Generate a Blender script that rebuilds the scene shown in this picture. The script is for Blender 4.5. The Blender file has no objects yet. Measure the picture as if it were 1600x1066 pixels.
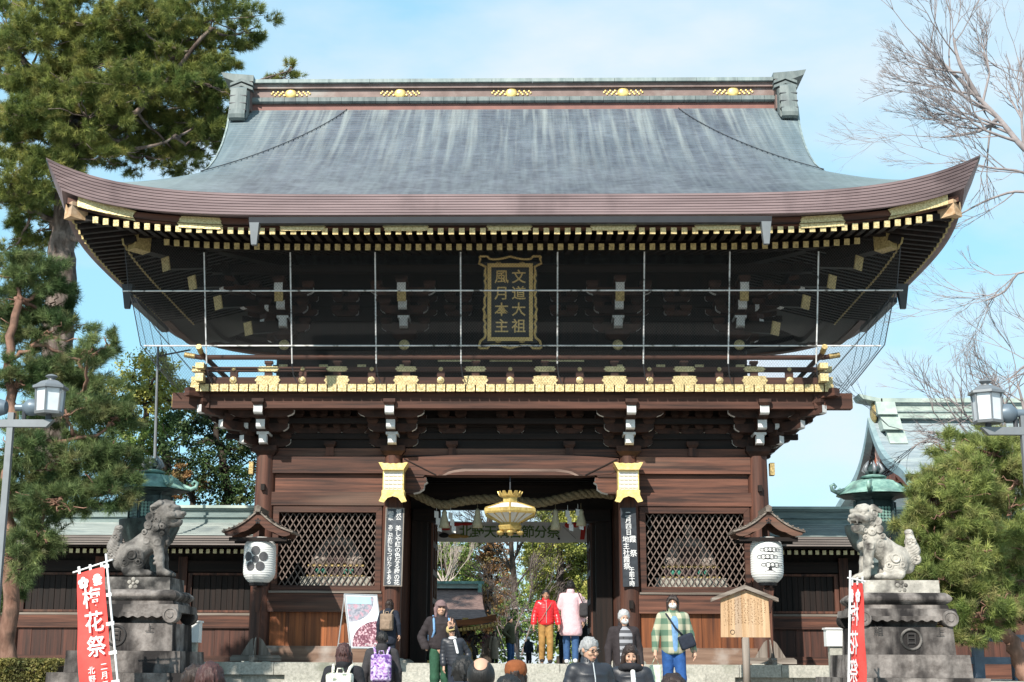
import bpy, math, random
import numpy as np
from mathutils import Vector, Matrix
random.seed(7); rng = np.random.default_rng(11)
SC = bpy.context.scene
COL = SC.collection
R = math.radians

# ---------------------------------------------------------------- camera
FPX, PITCH, YAW, ROLL = 2240.0, R(12.8), R(1.5), R(0.33)
CAMP = (0.3, -32.8, -0.1)
PX0, PY0 = 760.94, 533.0
def _basis():
    cp, sp, cy, sy = math.cos(PITCH), math.sin(PITCH), math.cos(YAW), math.sin(YAW)
    f = Vector((-sy*cp, cy*cp, sp)); r = Vector((cy, sy, 0)); u = Vector((sy*sp, -cy*sp, cp))
    c, s = math.cos(ROLL), math.sin(ROLL)
    return f, c*r + s*u, c*u - s*r
CF, CR, CU = _basis()
cam_d = bpy.data.cameras.new('camera'); cam = bpy.data.objects.new('camera', cam_d); COL.objects.link(cam)
M3 = Matrix((CR, CU, -CF)).transposed()
cam.matrix_world = Matrix.Translation(CAMP) @ M3.to_4x4()
cam_d.sensor_width = 36.0; cam_d.lens = FPX/1600*36.0
cam_d.shift_x = (800-PX0)/1600.0; cam_d.shift_y = 0
cam_d.clip_start = 0.1; cam_d.clip_end = 3000
SC.camera = cam
def at(px, py, Y):
    """the point of the vertical plane y=Y that is seen at photo position (px,py)"""
    d = CF + CR*((px-PX0)/FPX) + CU*((PY0-py)/FPX)
    t = (Y-CAMP[1])/d.y
    return Vector(CAMP) + d*t

# ---------------------------------------------------------------- light
SUN_EL, SUN_AZ = R(38), R(24)          # azimuth: to the left of the view axis, behind the camera
world = bpy.data.worlds.new('World'); SC.world = world; world.use_nodes = True
wn, wl = world.node_tree.nodes, world.node_tree.links
wn.clear()
wo = wn.new('ShaderNodeOutputWorld'); bg = wn.new('ShaderNodeBackground')
sky = wn.new('ShaderNodeTexSky'); sky.sky_type = 'NISHITA'; sky.sun_disc = False
sky.sun_elevation = SUN_EL
# direction towards the sun
SUND = Vector((-math.sin(SUN_AZ)*math.cos(SUN_EL), -math.cos(SUN_AZ)*math.cos(SUN_EL), math.sin(SUN_EL)))
sky.sun_rotation = math.atan2(SUND.x, SUND.y)
sky.air_density = 1.0; sky.dust_density = 0.6; sky.ozone_density = 1.4
tc = wn.new('ShaderNodeTexCoord')
mp = wn.new('ShaderNodeMapping'); mp.inputs['Scale'].default_value = (1.0, 1.0, 2.6); mp.inputs['Location'].default_value = (5.56, 4.4, 2.72)
nz = wn.new('ShaderNodeTexNoise'); nz.inputs['Scale'].default_value = 2.3; nz.inputs['Detail'].default_value = 7; nz.inputs['Roughness'].default_value = 0.52
rp = wn.new('ShaderNodeValToRGB'); rp.color_ramp.elements[0].position = 0.46; rp.color_ramp.elements[1].position = 0.66
rp.color_ramp.elements[0].color = (0.0, 0.0, 0.0, 1); rp.color_ramp.elements[1].color = (0.92, 0.92, 0.92, 1)
mixc = wn.new('ShaderNodeMixRGB'); mixc.inputs[2].default_value = (4.9, 5.3, 5.7, 1)
wl.new(tc.outputs['Generated'], mp.inputs[0]); wl.new(mp.outputs[0], nz.inputs[0]); wl.new(nz.outputs[0], rp.inputs[0])
wl.new(rp.outputs[0], mixc.inputs[0]); tint = wn.new('ShaderNodeMixRGB'); tint.blend_type = 'MULTIPLY'; tint.inputs[0].default_value = 1.0; tint.inputs[2].default_value = (2.0, 3.40, 4.0, 1)
gm = wn.new('ShaderNodeGamma'); gm.inputs[1].default_value = 0.27; wl.new(sky.outputs[0], gm.inputs[0]); wl.new(gm.outputs[0], tint.inputs[1]); wl.new(tint.outputs[0], mixc.inputs[1]); wl.new(mixc.outputs[0], bg.inputs[0])
bg.inputs[1].default_value = 0.12
wl.new(bg.outputs[0], wo.inputs[0])
sun_d = bpy.data.lights.new('sun', 'SUN'); sun = bpy.data.objects.new('sun', sun_d); COL.objects.link(sun)
sun_d.energy = 5.0; sun_d.angle = R(0.55); sun_d.color = (1.0, 0.93, 0.83)
sun.rotation_euler = SUND.to_track_quat('Z', 'Y').to_euler()
sun.location = (-20, -40, 40)
SC.view_settings.view_transform = 'Standard'; SC.view_settings.look = 'None'
SC.view_settings.exposure = 0.58; SC.view_settings.gamma = 1.0; SC.view_settings.use_curve_mapping = False
SC.render.engine = 'CYCLES'
SC.cycles.max_bounces = 6; SC.cycles.transparent_max_bounces = 24
try: SC.cycles.use_denoising = True
except Exception: pass

# ---------------------------------------------------------------- mesh helpers
class MB:
    def __init__(s): s.v = []; s.f = []; s.m = []
    def add(s, vs, fs, mi=0):
        b = len(s.v); s.v += [tuple(p) for p in vs]
        for f in fs:
            s.f.append(tuple(b+i for i in f)); s.m.append(mi)
        return s
    def box(s, x0, x1, y0, y1, z0, z1, mi=0):
        return s.hexa([(x0,y0,z0),(x1,y0,z0),(x1,y1,z0),(x0,y1,z0),(x0,y0,z1),(x1,y0,z1),(x1,y1,z1),(x0,y1,z1)], mi)
    def hexa(s, p, mi=0):
        return s.add(p, [(0,3,2,1),(4,5,6,7),(0,1,5,4),(1,2,6,5),(2,3,7,6),(3,0,4,7)], mi)
    def obox(s, a, b, w, h, up=(0,0,1), mi=0, endmi=None):
        """a beam from a to b, width w and height h"""
        a, b, up = Vector(a), Vector(b), Vector(up)
        d = (b-a).normalized(); x = d.cross(up).normalized(); z = x.cross(d)
        P = [a+x*i*w/2+z*j*h/2 for i, j in ((-1,-1),(1,-1),(1,1),(-1,1))] + [b+x*i*w/2+z*j*h/2 for i, j in ((-1,-1),(1,-1),(1,1),(-1,1))]
        s.add(P, [(0,1,5,4),(1,2,6,5),(2,3,7,6),(3,0,4,7)], mi)
        s.add(P, [(0,3,2,1),(4,5,6,7)], mi if endmi is None else endmi)
        return s
    def prism(s, poly, axis, a0, a1, mi=0, side=None, cap=None):
        """polygon extruded along an axis; side(i) gives the material of side i"""
        n = len(poly)
        def P(u, w, a): return {'x':(a,u,w),'y':(u,a,w),'z':(u,w,a)}[axis]
        vs = [P(u,w,a0) for u, w in poly]+[P(u,w,a1) for u, w in poly]
        s.add(vs, [tuple(range(n))[::-1], tuple(range(n, 2*n))], mi if cap is None else cap)
        for i in range(n):
            j = (i+1) % n
            s.add([vs[i], vs[j], vs[n+j], vs[n+i]], [(0,1,2,3)], mi if side is None else side(i))
        return s
    def tube(s, pts, rad, n=8, caps=True, mi=0):
        pts = [Vector(p) for p in pts]; k = len(pts)
        if not hasattr(rad, '__len__'): rad = [rad]*k
        b = len(s.v); ref = None
        for i, p in enumerate(pts):
            d = (pts[min(i+1,k-1)]-pts[max(i-1,0)])
            d = d.normalized() if d.length > 1e-9 else Vector((0,0,1))
            if ref is None: ref = d.orthogonal().normalized()
            x = (ref-d*ref.dot(d)); x = x.normalized() if x.length > 1e-6 else d.orthogonal().normalized()
            ref = x; y = d.cross(x)
            for j in range(n):
                a = 2*math.pi*j/n
                s.v.append(tuple(p+(x*math.cos(a)+y*math.sin(a))*rad[i]))
        for i in range(k-1):
            for j in range(n):
                j2 = (j+1) % n
                s.f.append((b+i*n+j, b+i*n+j2, b+(i+1)*n+j2, b+(i+1)*n+j)); s.m.append(mi)
        if caps:
            s.f.append(tuple(b+j for j in range(n))[::-1]); s.m.append(mi)
            s.f.append(tuple(b+(k-1)*n+j for j in range(n))); s.m.append(mi)
        return s
    def lathe(s, prof, n=24, c=(0,0,0), mi=None, a0=0.0):
        b = len(s.v); k = len(prof)
        for r, z in prof:
            for j in range(n):
                a = a0+2*math.pi*j/n
                s.v.append((c[0]+r*math.cos(a), c[1]+r*math.sin(a), c[2]+z))
        for i in range(k-1):
            for j in range(n):
                j2 = (j+1) % n
                s.f.append((b+i*n+j, b+i*n+j2, b+(i+1)*n+j2, b+(i+1)*n+j)); s.m.append(0 if mi is None else mi[i])
        s.f.append(tuple(b+j for j in range(n))[::-1]); s.m.append(0 if mi is None else mi[0])
        s.f.append(tuple(b+(k-1)*n+j for j in range(n))); s.m.append(0 if mi is None else mi[-1])
        return s
    def ell(s, c, r, n=12, k=8, mi=0):
        prof = [(math.sin(math.pi*i/k), -math.cos(math.pi*i/k)) for i in range(k+1)]
        b = len(s.v)
        s.lathe([(max(a, 1e-3), z) for a, z in prof], n, mi=[mi]*k)
        for i in range(b, len(s.v)):
            x, y, z = s.v[i]; s.v[i] = (c[0]+x*r[0], c[1]+y*r[1], c[2]+z*r[2])
        return s
    def grid(s, P, mi=0, flip=False):
        """P: rows of points"""
        b = len(s.v); n = len(P[0])
        for row in P: s.v += [tuple(p) for p in row]
        for i in range(len(P)-1):
            for j in range(n-1):
                q = (b+i*n+j, b+i*n+j+1, b+(i+1)*n+j+1, b+(i+1)*n+j)
                s.f.append(q[::-1] if flip else q); s.m.append(mi)
        return s
    def xform(s, M, start=0):
        s.v[start:] = [tuple(M @ Vector(p)) for p in s.v[start:]]; return s
    def mesh(s, name, mats, smooth=False):
        me = bpy.data.meshes.new(name); me.from_pydata(s.v, [], s.f)
        for m in (mats if isinstance(mats, (list, tuple)) else [mats]): me.materials.append(MT(m))
        if any(s.m): me.polygons.foreach_set('material_index', s.m)
        if smooth: smooth_mesh(me, smooth)
        me.update(); return me
    def build(s, name, mats, parent=None, smooth=False, loc=None):
        return ob(name, s.mesh(name, mats, smooth), parent, loc)
def smooth_mesh(me, ang=True):
    me.polygons.foreach_set('use_smooth', [True]*len(me.polygons))
    if ang is not True:
        try: me.set_sharp_from_angle(angle=R(ang))
        except Exception: pass
def ob(name, data, parent=None, loc=None, rz=0.0, mat=None):
    o = bpy.data.objects.new(name, data); COL.objects.link(o)
    if parent is not None: o.parent = parent
    if loc is not None: o.location = loc
    if rz: o.rotation_euler = (0, 0, rz)
    if mat is not None: o.matrix_local = mat
    return o
def tag(o, label, cat, group=None, kind=None):
    if label: o['label'] = label
    if cat: o['category'] = cat
    if group: o['group'] = group
    if kind: o['kind'] = kind
    return o
def thing(name, label, cat, loc=(0,0,0), rz=0.0, group=None):
    return tag(ob(name, None, None, loc, rz), label, cat, group)
def npmesh(name, V, Fq, mat, nv=3, smooth=False):
    """V (n,3), faces (m,nv) numpy -> mesh"""
    me = bpy.data.meshes.new(name); n = len(V); m = len(Fq)
    me.vertices.add(n); me.vertices.foreach_set('co', np.asarray(V, np.float32).ravel())
    me.loops.add(m*nv); me.loops.foreach_set('vertex_index', np.asarray(Fq, np.int32).ravel())
    me.polygons.add(m); me.polygons.foreach_set('loop_start', np.arange(0, m*nv, nv, dtype=np.int32))
    try: me.polygons.foreach_set('loop_total', np.full(m, nv, dtype=np.int32))
    except Exception: pass
    for mm in (mat if isinstance(mat, (list, tuple)) else [mat]): me.materials.append(MT(mm))
    if smooth: me.polygons.foreach_set('use_smooth', [True]*m)
    me.update(calc_edges=True); me.validate(); return me
_GL = {}
GLYPHS = '文道大祖風月本主菅公美しや紅の色なる梅花御歌あこが顔にもつけたくぞ二四日霞祭地社午前十時北野天満宮節分組上'
def _glyph(ch, bold):
    cu = bpy.data.curves.new('text', 'FONT'); cu.body = ch; cu.size = 1.0; cu.align_x = 'CENTER'; cu.align_y = 'CENTER'
    cu.offset = bold; cu.extrude = 0.0; cu.resolution_u = 2
    o = bpy.data.objects.new('tmp', cu); COL.objects.link(o)
    dg = bpy.context.evaluated_depsgraph_get()
    me = bpy.data.meshes.new_from_object(o.evaluated_get(dg))
    bpy.data.objects.remove(o); bpy.data.curves.remove(cu)
    V = np.array([tuple(v.co) for v in me.vertices]).reshape(-1,3); F = [tuple(f.vertices) for f in me.polygons]
    bpy.data.meshes.remove(me); return V, F
for _ch in dict.fromkeys(GLYPHS):
    for _b in (0.0, 0.006, 0.012): _GL[_ch, _b] = _glyph(_ch, _b)
def _writing(cells, mat_, name='lettering'):
    """cells: (char, size, x, z, bold) -> flat mesh facing -y"""
    V = []; F = []
    for ch, sz, x, z, bd in cells:
        gv, gf = _GL[ch, bd]; b = len(V)
        V += [(x+p[0]*sz, 0.0, z+p[1]*sz) for p in gv]; F += [tuple(b+k for k in f) for f in gf]
    me = bpy.data.meshes.new(name); me.from_pydata(V, [], F); me.materials.append(MT(mat_)); return me
def htext(name, txt, size, pitch, mat_, parent, x, y, z, bold=0.006, M=None):
    me = _writing([(c, size, (i-(len(txt)-1)/2)*pitch, 0, bold) for i, c in enumerate(txt)], mat_)
    o = ob(name, me, parent, (x, y, z))
    if M is not None: o.matrix_local = M @ Matrix.Translation((x, y, z))
    return o
def vtext(name, txt, size, pitch, mat_, parent, x, y, ztop, bold=0.006, M=None):
    me = _writing([(c, size, 0, -(i+0.5)*pitch, bold) for i, c in enumerate(txt) if c not in ' 　'], mat_)
    o = ob(name, me, parent, (x, y, ztop))
    if M is not None: o.matrix_local = M @ Matrix.Translation((x, y, ztop))
    return o
# ---------------------------------------------------------------- materials
_M = {}
def MT(n): return _M[n] if isinstance(n, str) else n
def _nt(name):
    m = bpy.data.materials.new(name); m.use_nodes = True; _M[name] = m
    nt = m.node_tree; return m, nt.nodes, nt.links, nt.nodes['Principled BSDF']
def mat(name, c1, c2=None, rough=0.7, metal=0.0, scale=4.0, stretch=(1,1,1), lo=0.35, hi=0.65, detail=6,
        bump=0.0, bscale=None, c3=None, s3=1.2, lo3=0.55, hi3=0.75, st3=(1,1,1), var=0.0, spec=0.4, distort=0.0, sheen=0.0, sub=0.0):
    """two noise-mixed colours, a third as stains; optional bump and per-object variation"""
    m, N, L, P = _nt(name)
    P.inputs['Roughness'].default_value = rough; P.inputs['Metallic'].default_value = metal
    P.inputs['Specular IOR Level'].default_value = spec
    c2 = c2 or c1
    tc = N.new('ShaderNodeTexCoord'); mp = N.new('ShaderNodeMapping'); mp.inputs['Scale'].default_value = stretch
    oi = N.new('ShaderNodeObjectInfo'); sh = N.new('ShaderNodeVectorMath'); sh.operation = 'SCALE'; sh.inputs[0].default_value = (17, 31, 23)
    L.new(oi.outputs['Random'], sh.inputs['Scale'])
    ad = N.new('ShaderNodeVectorMath'); ad.operation = 'ADD'
    L.new(tc.outputs['Object'], ad.inputs[0]); L.new(sh.outputs[0], ad.inputs[1])
    L.new(ad.outputs[0], mp.inputs[0])
    nz = N.new('ShaderNodeTexNoise'); nz.inputs['Scale'].default_value = scale; nz.inputs['Detail'].default_value = detail; nz.inputs['Distortion'].default_value = distort
    nz.inputs['Roughness'].default_value = 0.62
    L.new(mp.outputs[0], nz.inputs[0])
    rp = N.new('ShaderNodeValToRGB'); e = rp.color_ramp.elements
    e[0].position = lo; e[1].position = hi; e[0].color = (*c1, 1); e[1].color = (*c2, 1)
    L.new(nz.outputs[0], rp.inputs[0]); out = rp.outputs[0]
    if c3:
        mp3 = N.new('ShaderNodeMapping'); mp3.inputs['Scale'].default_value = st3; L.new(ad.outputs[0], mp3.inputs[0])
        n3 = N.new('ShaderNodeTexNoise'); n3.inputs['Scale'].default_value = s3; n3.inputs['Detail'].default_value = 5; L.new(mp3.outputs[0], n3.inputs[0])
        r3 = N.new('ShaderNodeValToRGB'); r3.color_ramp.elements[0].position = lo3; r3.color_ramp.elements[1].position = hi3
        r3.color_ramp.elements[0].color = (0,0,0,1); r3.color_ramp.elements[1].color = (1,1,1,1); L.new(n3.outputs[0], r3.inputs[0])
        mx = N.new('ShaderNodeMixRGB'); mx.inputs[2].default_value = (*c3, 1); L.new(r3.outputs[0], mx.inputs[0]); L.new(out, mx.inputs[1]); out = mx.outputs[0]
    if var:
        hs = N.new('ShaderNodeHueSaturation'); mr = N.new('ShaderNodeMapRange'); mr.inputs[3].default_value = 1-var; mr.inputs[4].default_value = 1+var
        L.new(oi.outputs['Random'], mr.inputs[0]); L.new(mr.outputs[0], hs.inputs['Value']); L.new(out, hs.inputs['Color']); out = hs.outputs[0]
    L.new(out, P.inputs['Base Color'])
    if bump:
        bp = N.new('ShaderNodeBump'); bp.inputs['Strength'].default_value = bump; bp.inputs['Distance'].default_value = 0.02
        if bscale:
            nb = N.new('ShaderNodeTexNoise'); nb.inputs['Scale'].default_value = bscale; nb.inputs['Detail'].default_value = 5
            L.new(mp.outputs[0], nb.inputs[0]); L.new(nb.outputs[0], bp.inputs['Height'])
        else: L.new(nz.outputs[0], bp.inputs['Height'])
        L.new(bp.outputs[0], P.inputs['Normal'])
    if sheen: P.inputs['Sheen Weight'].default_value = sheen
    return m
def plain(name, c, rough=0.6, metal=0.0, **k): return mat(name, c, tuple(x*0.86 for x in c), rough, metal, **k)
# aged cypress: grain along x, y or z
for ax, st in (('x', (0.28, 7, 7)), ('y', (7, 0.28, 7)), ('z', (7, 7, 0.28))):
    s3 = tuple(0.12 if a < 1 else 1.0 for a in st)
    mat('wood_'+ax, (0.024,0.0115,0.009), (0.158,0.064,0.040), 0.62, scale=1.6, stretch=st, lo=0.36, hi=0.74, bump=0.25, c3=(0.175,0.108,0.078), s3=1.1, lo3=0.56, hi3=0.78, st3=s3, var=0.28, spec=0.3)
    mat('orange_wood_'+ax, (0.060,0.021,0.011), (0.310,0.100,0.032), 0.60, scale=1.5, stretch=st, lo=0.30, hi=0.74, bump=0.25, c3=(0.02,0.011,0.009), s3=1.3, lo3=0.55, hi3=0.8, st3=s3, var=0.25, spec=0.3)
    mat('dark_wood_'+ax, (0.0055,0.004,0.0036), (0.017,0.0095,0.0075), 0.65, scale=1.6, stretch=st, bump=0.2, var=0.2, spec=0.25)  # timber copy darkened so shade under eaves and indoors is in the colour
    mat('grey_wood_'+ax, (0.10,0.080,0.066), (0.26,0.225,0.195), 0.8, scale=1.6, stretch=st, bump=0.3, var=0.15, spec=0.2, c3=(0.06,0.045,0.038), s3=0.9, st3=s3)
    mat('pale_wood_'+ax, (0.33,0.20,0.105), (0.54,0.38,0.24), 0.75, scale=1.4, stretch=st, bump=0.2, c3=(0.30,0.25,0.21), s3=0.9, st3=s3, spec=0.2)
mat('bracket_wood_shaded', (0.022,0.012,0.0095), (0.060,0.027,0.019), 0.65, scale=5, bump=0.2, var=0.2, spec=0.25)  # gate timber with the shade below balcony and eaves put into its colour
mat('bracket_white', (0.50,0.50,0.50), (0.72,0.72,0.71), 0.7, scale=3, c3=(0.28,0.26,0.25), s3=3, lo3=0.62, hi3=0.85)
mat('gold', (0.38,0.285,0.115), (0.72,0.59,0.32), 0.42, 0.30, scale=26, lo=0.32, hi=0.62, bump=0.5, bscale=34, c3=(0.30,0.21,0.09), s3=5, lo3=0.60, hi3=0.82, spec=0.5)
mat('gold_leaf', (0.70,0.49,0.15), (0.90,0.70,0.30), 0.38, 0.4, scale=9, bump=0.25, bscale=22, spec=0.5)
mat('gold_lantern', (0.42,0.29,0.085), (0.66,0.48,0.17), 0.40, 0.45, scale=9, bump=0.3, bscale=22, c3=(0.25,0.16,0.05), s3=4, spec=0.5)
mat('gold_aged', (0.20,0.145,0.060), (0.52,0.39,0.17), 0.5, 0.35, scale=20, lo=0.3, hi=0.65, bump=0.5, bscale=30)
mat('gold_paint', (0.50,0.34,0.12), (0.62,0.44,0.18), 0.5, 0.2, scale=12)
plain('lacquer_black', (0.006,0.007,0.009), 0.35)
mat('fascia', (0.180,0.128,0.133), (0.275,0.200,0.205), 0.55, 0.0, scale=1.3, stretch=(0.3,1,4), bump=0.1, c3=(0.135,0.095,0.10), s3=0.8, st3=(1,1,0.4), spec=0.4)
mat('verdigris_dark', (0.095,0.122,0.124), (0.185,0.215,0.210), 0.6, 0.0, scale=3.0, stretch=(2,2,0.5), c3=(0.075,0.085,0.09), s3=1.6, bump=0.1)
mat('verdigris', (0.155,0.205,0.205), (0.29,0.345,0.335), 0.6, 0.0, scale=3.0, stretch=(2,2,0.5), c3=(0.12,0.135,0.14), s3=1.6, bump=0.1, st3=(1,1,0.3))
mat('verdigris_pale', (0.25,0.32,0.29), (0.41,0.47,0.42), 0.6, 0.0, scale=2.0, c3=(0.22,0.27,0.26), s3=1.3)
mat('bronze_green', (0.10,0.21,0.185), (0.28,0.45,0.385), 0.55, 0.15, scale=5, c3=(0.035,0.055,0.06), s3=2.4, lo3=0.5, hi3=0.75, bump=0.2)
mat('bronze_dark', (0.018,0.030,0.034), (0.06,0.095,0.095), 0.5, 0.3, scale=6, bump=0.2)
mat('granite', (0.27,0.265,0.235), (0.44,0.425,0.375), 0.85, scale=22, c3=(0.20,0.205,0.165), s3=1.5, bump=0.25, bscale=50, var=0.1, spec=0.2)
mat('old_stone', (0.095,0.083,0.077), (0.25,0.225,0.21), 0.92, scale=5, c3=(0.022,0.020,0.020), s3=2.3, lo3=0.44, hi3=0.60, st3=(1,1,0.28), bump=0.5, bscale=22, spec=0.15)
mat('statue_stone', (0.095,0.087,0.081), (0.25,0.232,0.215), 0.92, scale=4, c3=(0.030,0.029,0.028), s3=2.8, lo3=0.46, hi3=0.64, bump=0.6, bscale=20, spec=0.15)
mat('statue_pale', (0.25,0.235,0.21), (0.48,0.45,0.40), 0.92, scale=4, c3=(0.055,0.05,0.047), s3=3.0, lo3=0.48, hi3=0.66, bump=0.6, bscale=20, spec=0.15)
mat('gravel', (0.24,0.225,0.20), (0.40,0.38,0.34), 0.95, scale=14, bump=0.5, bscale=60, c3=(0.20,0.19,0.16), s3=0.4)
mat('paving', (0.26,0.25,0.225), (0.38,0.365,0.33), 0.9, scale=7, bump=0.25, bscale=40, c3=(0.17,0.165,0.15), s3=0.7, var=0.12)
mat('hillside', (0.05,0.07,0.035), (0.10,0.12,0.06), 0.95, scale=0.3)
plain('metal_grey', (0.20,0.215,0.23), 0.45, 0.3)
plain('metal_dark', (0.055,0.058,0.066), 0.45, 0.3)
plain('metal_pale', (0.52,0.53,0.54), 0.4, 0.4)
mat('pipe_white', (0.50,0.50,0.50), (0.70,0.70,0.70), 0.5, scale=9, c3=(0.10,0.095,0.09), s3=7, lo3=0.56, hi3=0.66)
mat('fence_blue', (0.13,0.165,0.22), (0.20,0.245,0.31), 0.75, scale=6, stretch=(1,1,1), bump=0.15)
plain('glass_white', (0.62,0.66,0.70), 0.25)
mat('paper', (0.60,0.60,0.59), (0.67,0.67,0.655), 0.9, scale=3, spec=0.15)
plain('white', (0.78,0.78,0.78), 0.6)
plain('chalk', (0.74,0.74,0.74), 0.9)
plain('ink_stone', (0.034,0.031,0.030), 0.9)
plain('ink', (0.025,0.025,0.028), 0.7)
plain('black', (0.010,0.010,0.012), 0.7)
mat('board_black', (0.012,0.016,0.022), (0.030,0.036,0.046), 0.6, scale=6)
mat('board_chalky', (0.035,0.042,0.052), (0.10,0.11,0.125), 0.8, scale=5)
mat('red_cloth', (0.66,0.055,0.048), (0.78,0.085,0.070), 0.75, scale=2.5)
plain('banner_green', (0.10,0.19,0.035), 0.7)
plain('banner_red', (0.60,0.045,0.04), 0.7)
mat('banner_white', (0.68,0.68,0.69), (0.76,0.76,0.77), 0.75, scale=1.5)
mat('straw', (0.115,0.088,0.048), (0.25,0.20,0.12), 0.9, scale=30, stretch=(1,1,1), bump=0.4)
mat('straw_pale', (0.34,0.31,0.20), (0.50,0.46,0.33), 0.9, scale=18, stretch=(6,6,0.6))
mat('bark_pine', (0.060,0.044,0.038), (0.24,0.19,0.165), 0.95, scale=5, stretch=(1,1,0.35), bump=1.0, bscale=9, c3=(0.05,0.035,0.028), s3=3, spec=0.1)
mat('bark_red', (0.12,0.065,0.048), (0.30,0.18,0.135), 0.95, scale=5, stretch=(1,1,0.35), bump=0.9, bscale=9, c3=(0.07,0.05,0.04), s3=3, spec=0.1)
mat('bark_grey', (0.15,0.115,0.105), (0.30,0.245,0.225), 0.95, scale=4, bump=0.6, spec=0.1)
mat('bark_dark', (0.030,0.024,0.020), (0.075,0.06,0.05), 0.95, scale=4, bump=0.6, spec=0.1)
mat('shingle_brown', (0.105,0.064,0.056), (0.20,0.130,0.112), 0.85, scale=7, stretch=(1,1,4), bump=0.4)
mat('vermilion', (0.50,0.13,0.07), (0.62,0.20,0.12), 0.7, scale=4)
mat('ochre', (0.46,0.27,0.07), (0.58,0.38,0.13), 0.7, scale=4)
mat('lime_wall', (0.66,0.65,0.61), (0.76,0.75,0.72), 0.85, scale=3)
mat('plank_sunlit', (0.16,0.085,0.055), (0.26,0.15,0.10), 0.75, scale=1.5, stretch=(7,7,0.35), bump=0.2, var=0.15)
plain('skin', (0.52,0.31,0.215), 0.55)
plain('skin_tan', (0.36,0.19,0.12), 0.55)
plain('lips', (0.40,0.16,0.13), 0.5)
def leafmat(name, c1, c2, c3, scale=0.9, rough=0.6):
    m = mat(name, c1, c2, rough, scale=scale, lo=0.36, hi=0.64, c3=c3, s3=scale*2.7, lo3=0.52, hi3=0.68, spec=0.25, detail=3)
    P = m.node_tree.nodes['Principled BSDF']
    # leaves let some light through
    N, L = m.node_tree.nodes, m.node_tree.links
    tr = N.new('ShaderNodeBsdfTranslucent'); mx = N.new('ShaderNodeMixShader'); mx.inputs[0].default_value = 0.28
    src = P.inputs['Base Color'].links[0].from_socket
    at_ = N.new('ShaderNodeAttribute'); at_.attribute_name = 'tone'
    hv = N.new('ShaderNodeHueSaturation'); L.new(src, hv.inputs['Color']); L.new(at_.outputs['Fac'], hv.inputs['Value'])
    mh = N.new('ShaderNodeMapRange'); mh.inputs[1].default_value = 0.5; mh.inputs[2].default_value = 1.6; mh.inputs[3].default_value = 0.515; mh.inputs[4].default_value = 0.482; L.new(at_.outputs['Fac'], mh.inputs[0]); L.new(mh.outputs[0], hv.inputs['Hue'])
    src = hv.outputs[0]; L.new(src, P.inputs['Base Color']); L.new(src, tr.inputs[0])
    out = [n for n in N if n.type == 'OUTPUT_MATERIAL'][0]
    L.new(P.outputs[0], mx.inputs[1]); L.new(tr.outputs[0], mx.inputs[2]); L.new(mx.outputs[0], out.inputs[0])
    return m
leafmat('needles', (0.095,0.140,0.036), (0.26,0.285,0.078), (0.25,0.235,0.07), 0.7)
leafmat('needles_light', (0.145,0.205,0.055), (0.31,0.355,0.115), (0.35,0.33,0.135), 0.9)
leafmat('needles_blue', (0.075,0.130,0.048), (0.175,0.225,0.085), (0.20,0.205,0.09), 0.8)
leafmat('needles_deep', (0.020,0.042,0.022), (0.045,0.075,0.038), (0.06,0.075,0.035), 0.8)
leafmat('leaf_yellow', (0.16,0.20,0.045), (0.38,0.39,0.095), (0.42,0.40,0.13), 0.6)
leafmat('leaf_mid', (0.080,0.145,0.036), (0.19,0.27,0.065), (0.25,0.29,0.09), 0.7)
leafmat('leaf_dark', (0.025,0.055,0.020), (0.065,0.115,0.038), (0.10,0.12,0.05), 0.7)
leafmat('leaf_rust', (0.17,0.095,0.042), (0.33,0.20,0.085), (0.16,0.15,0.06), 0.6)
leafmat('leaf_hedge', (0.085,0.085,0.030), (0.21,0.19,0.055), (0.10,0.12,0.04), 3.0)
leafmat('leaf_plum', (0.16,0.05,0.06), (0.28,0.11,0.12), (0.36,0.20,0.20), 2.0)
mat('bark_twig', (0.19,0.165,0.165), (0.31,0.275,0.275), 0.9, scale=4)
mat('bark_pale', (0.36,0.30,0.26), (0.50,0.43,0.38), 0.9, scale=4)
leafmat('blossom', (0.55,0.40,0.40), (0.70,0.58,0.56), (0.42,0.28,0.28), 2.0)
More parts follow.
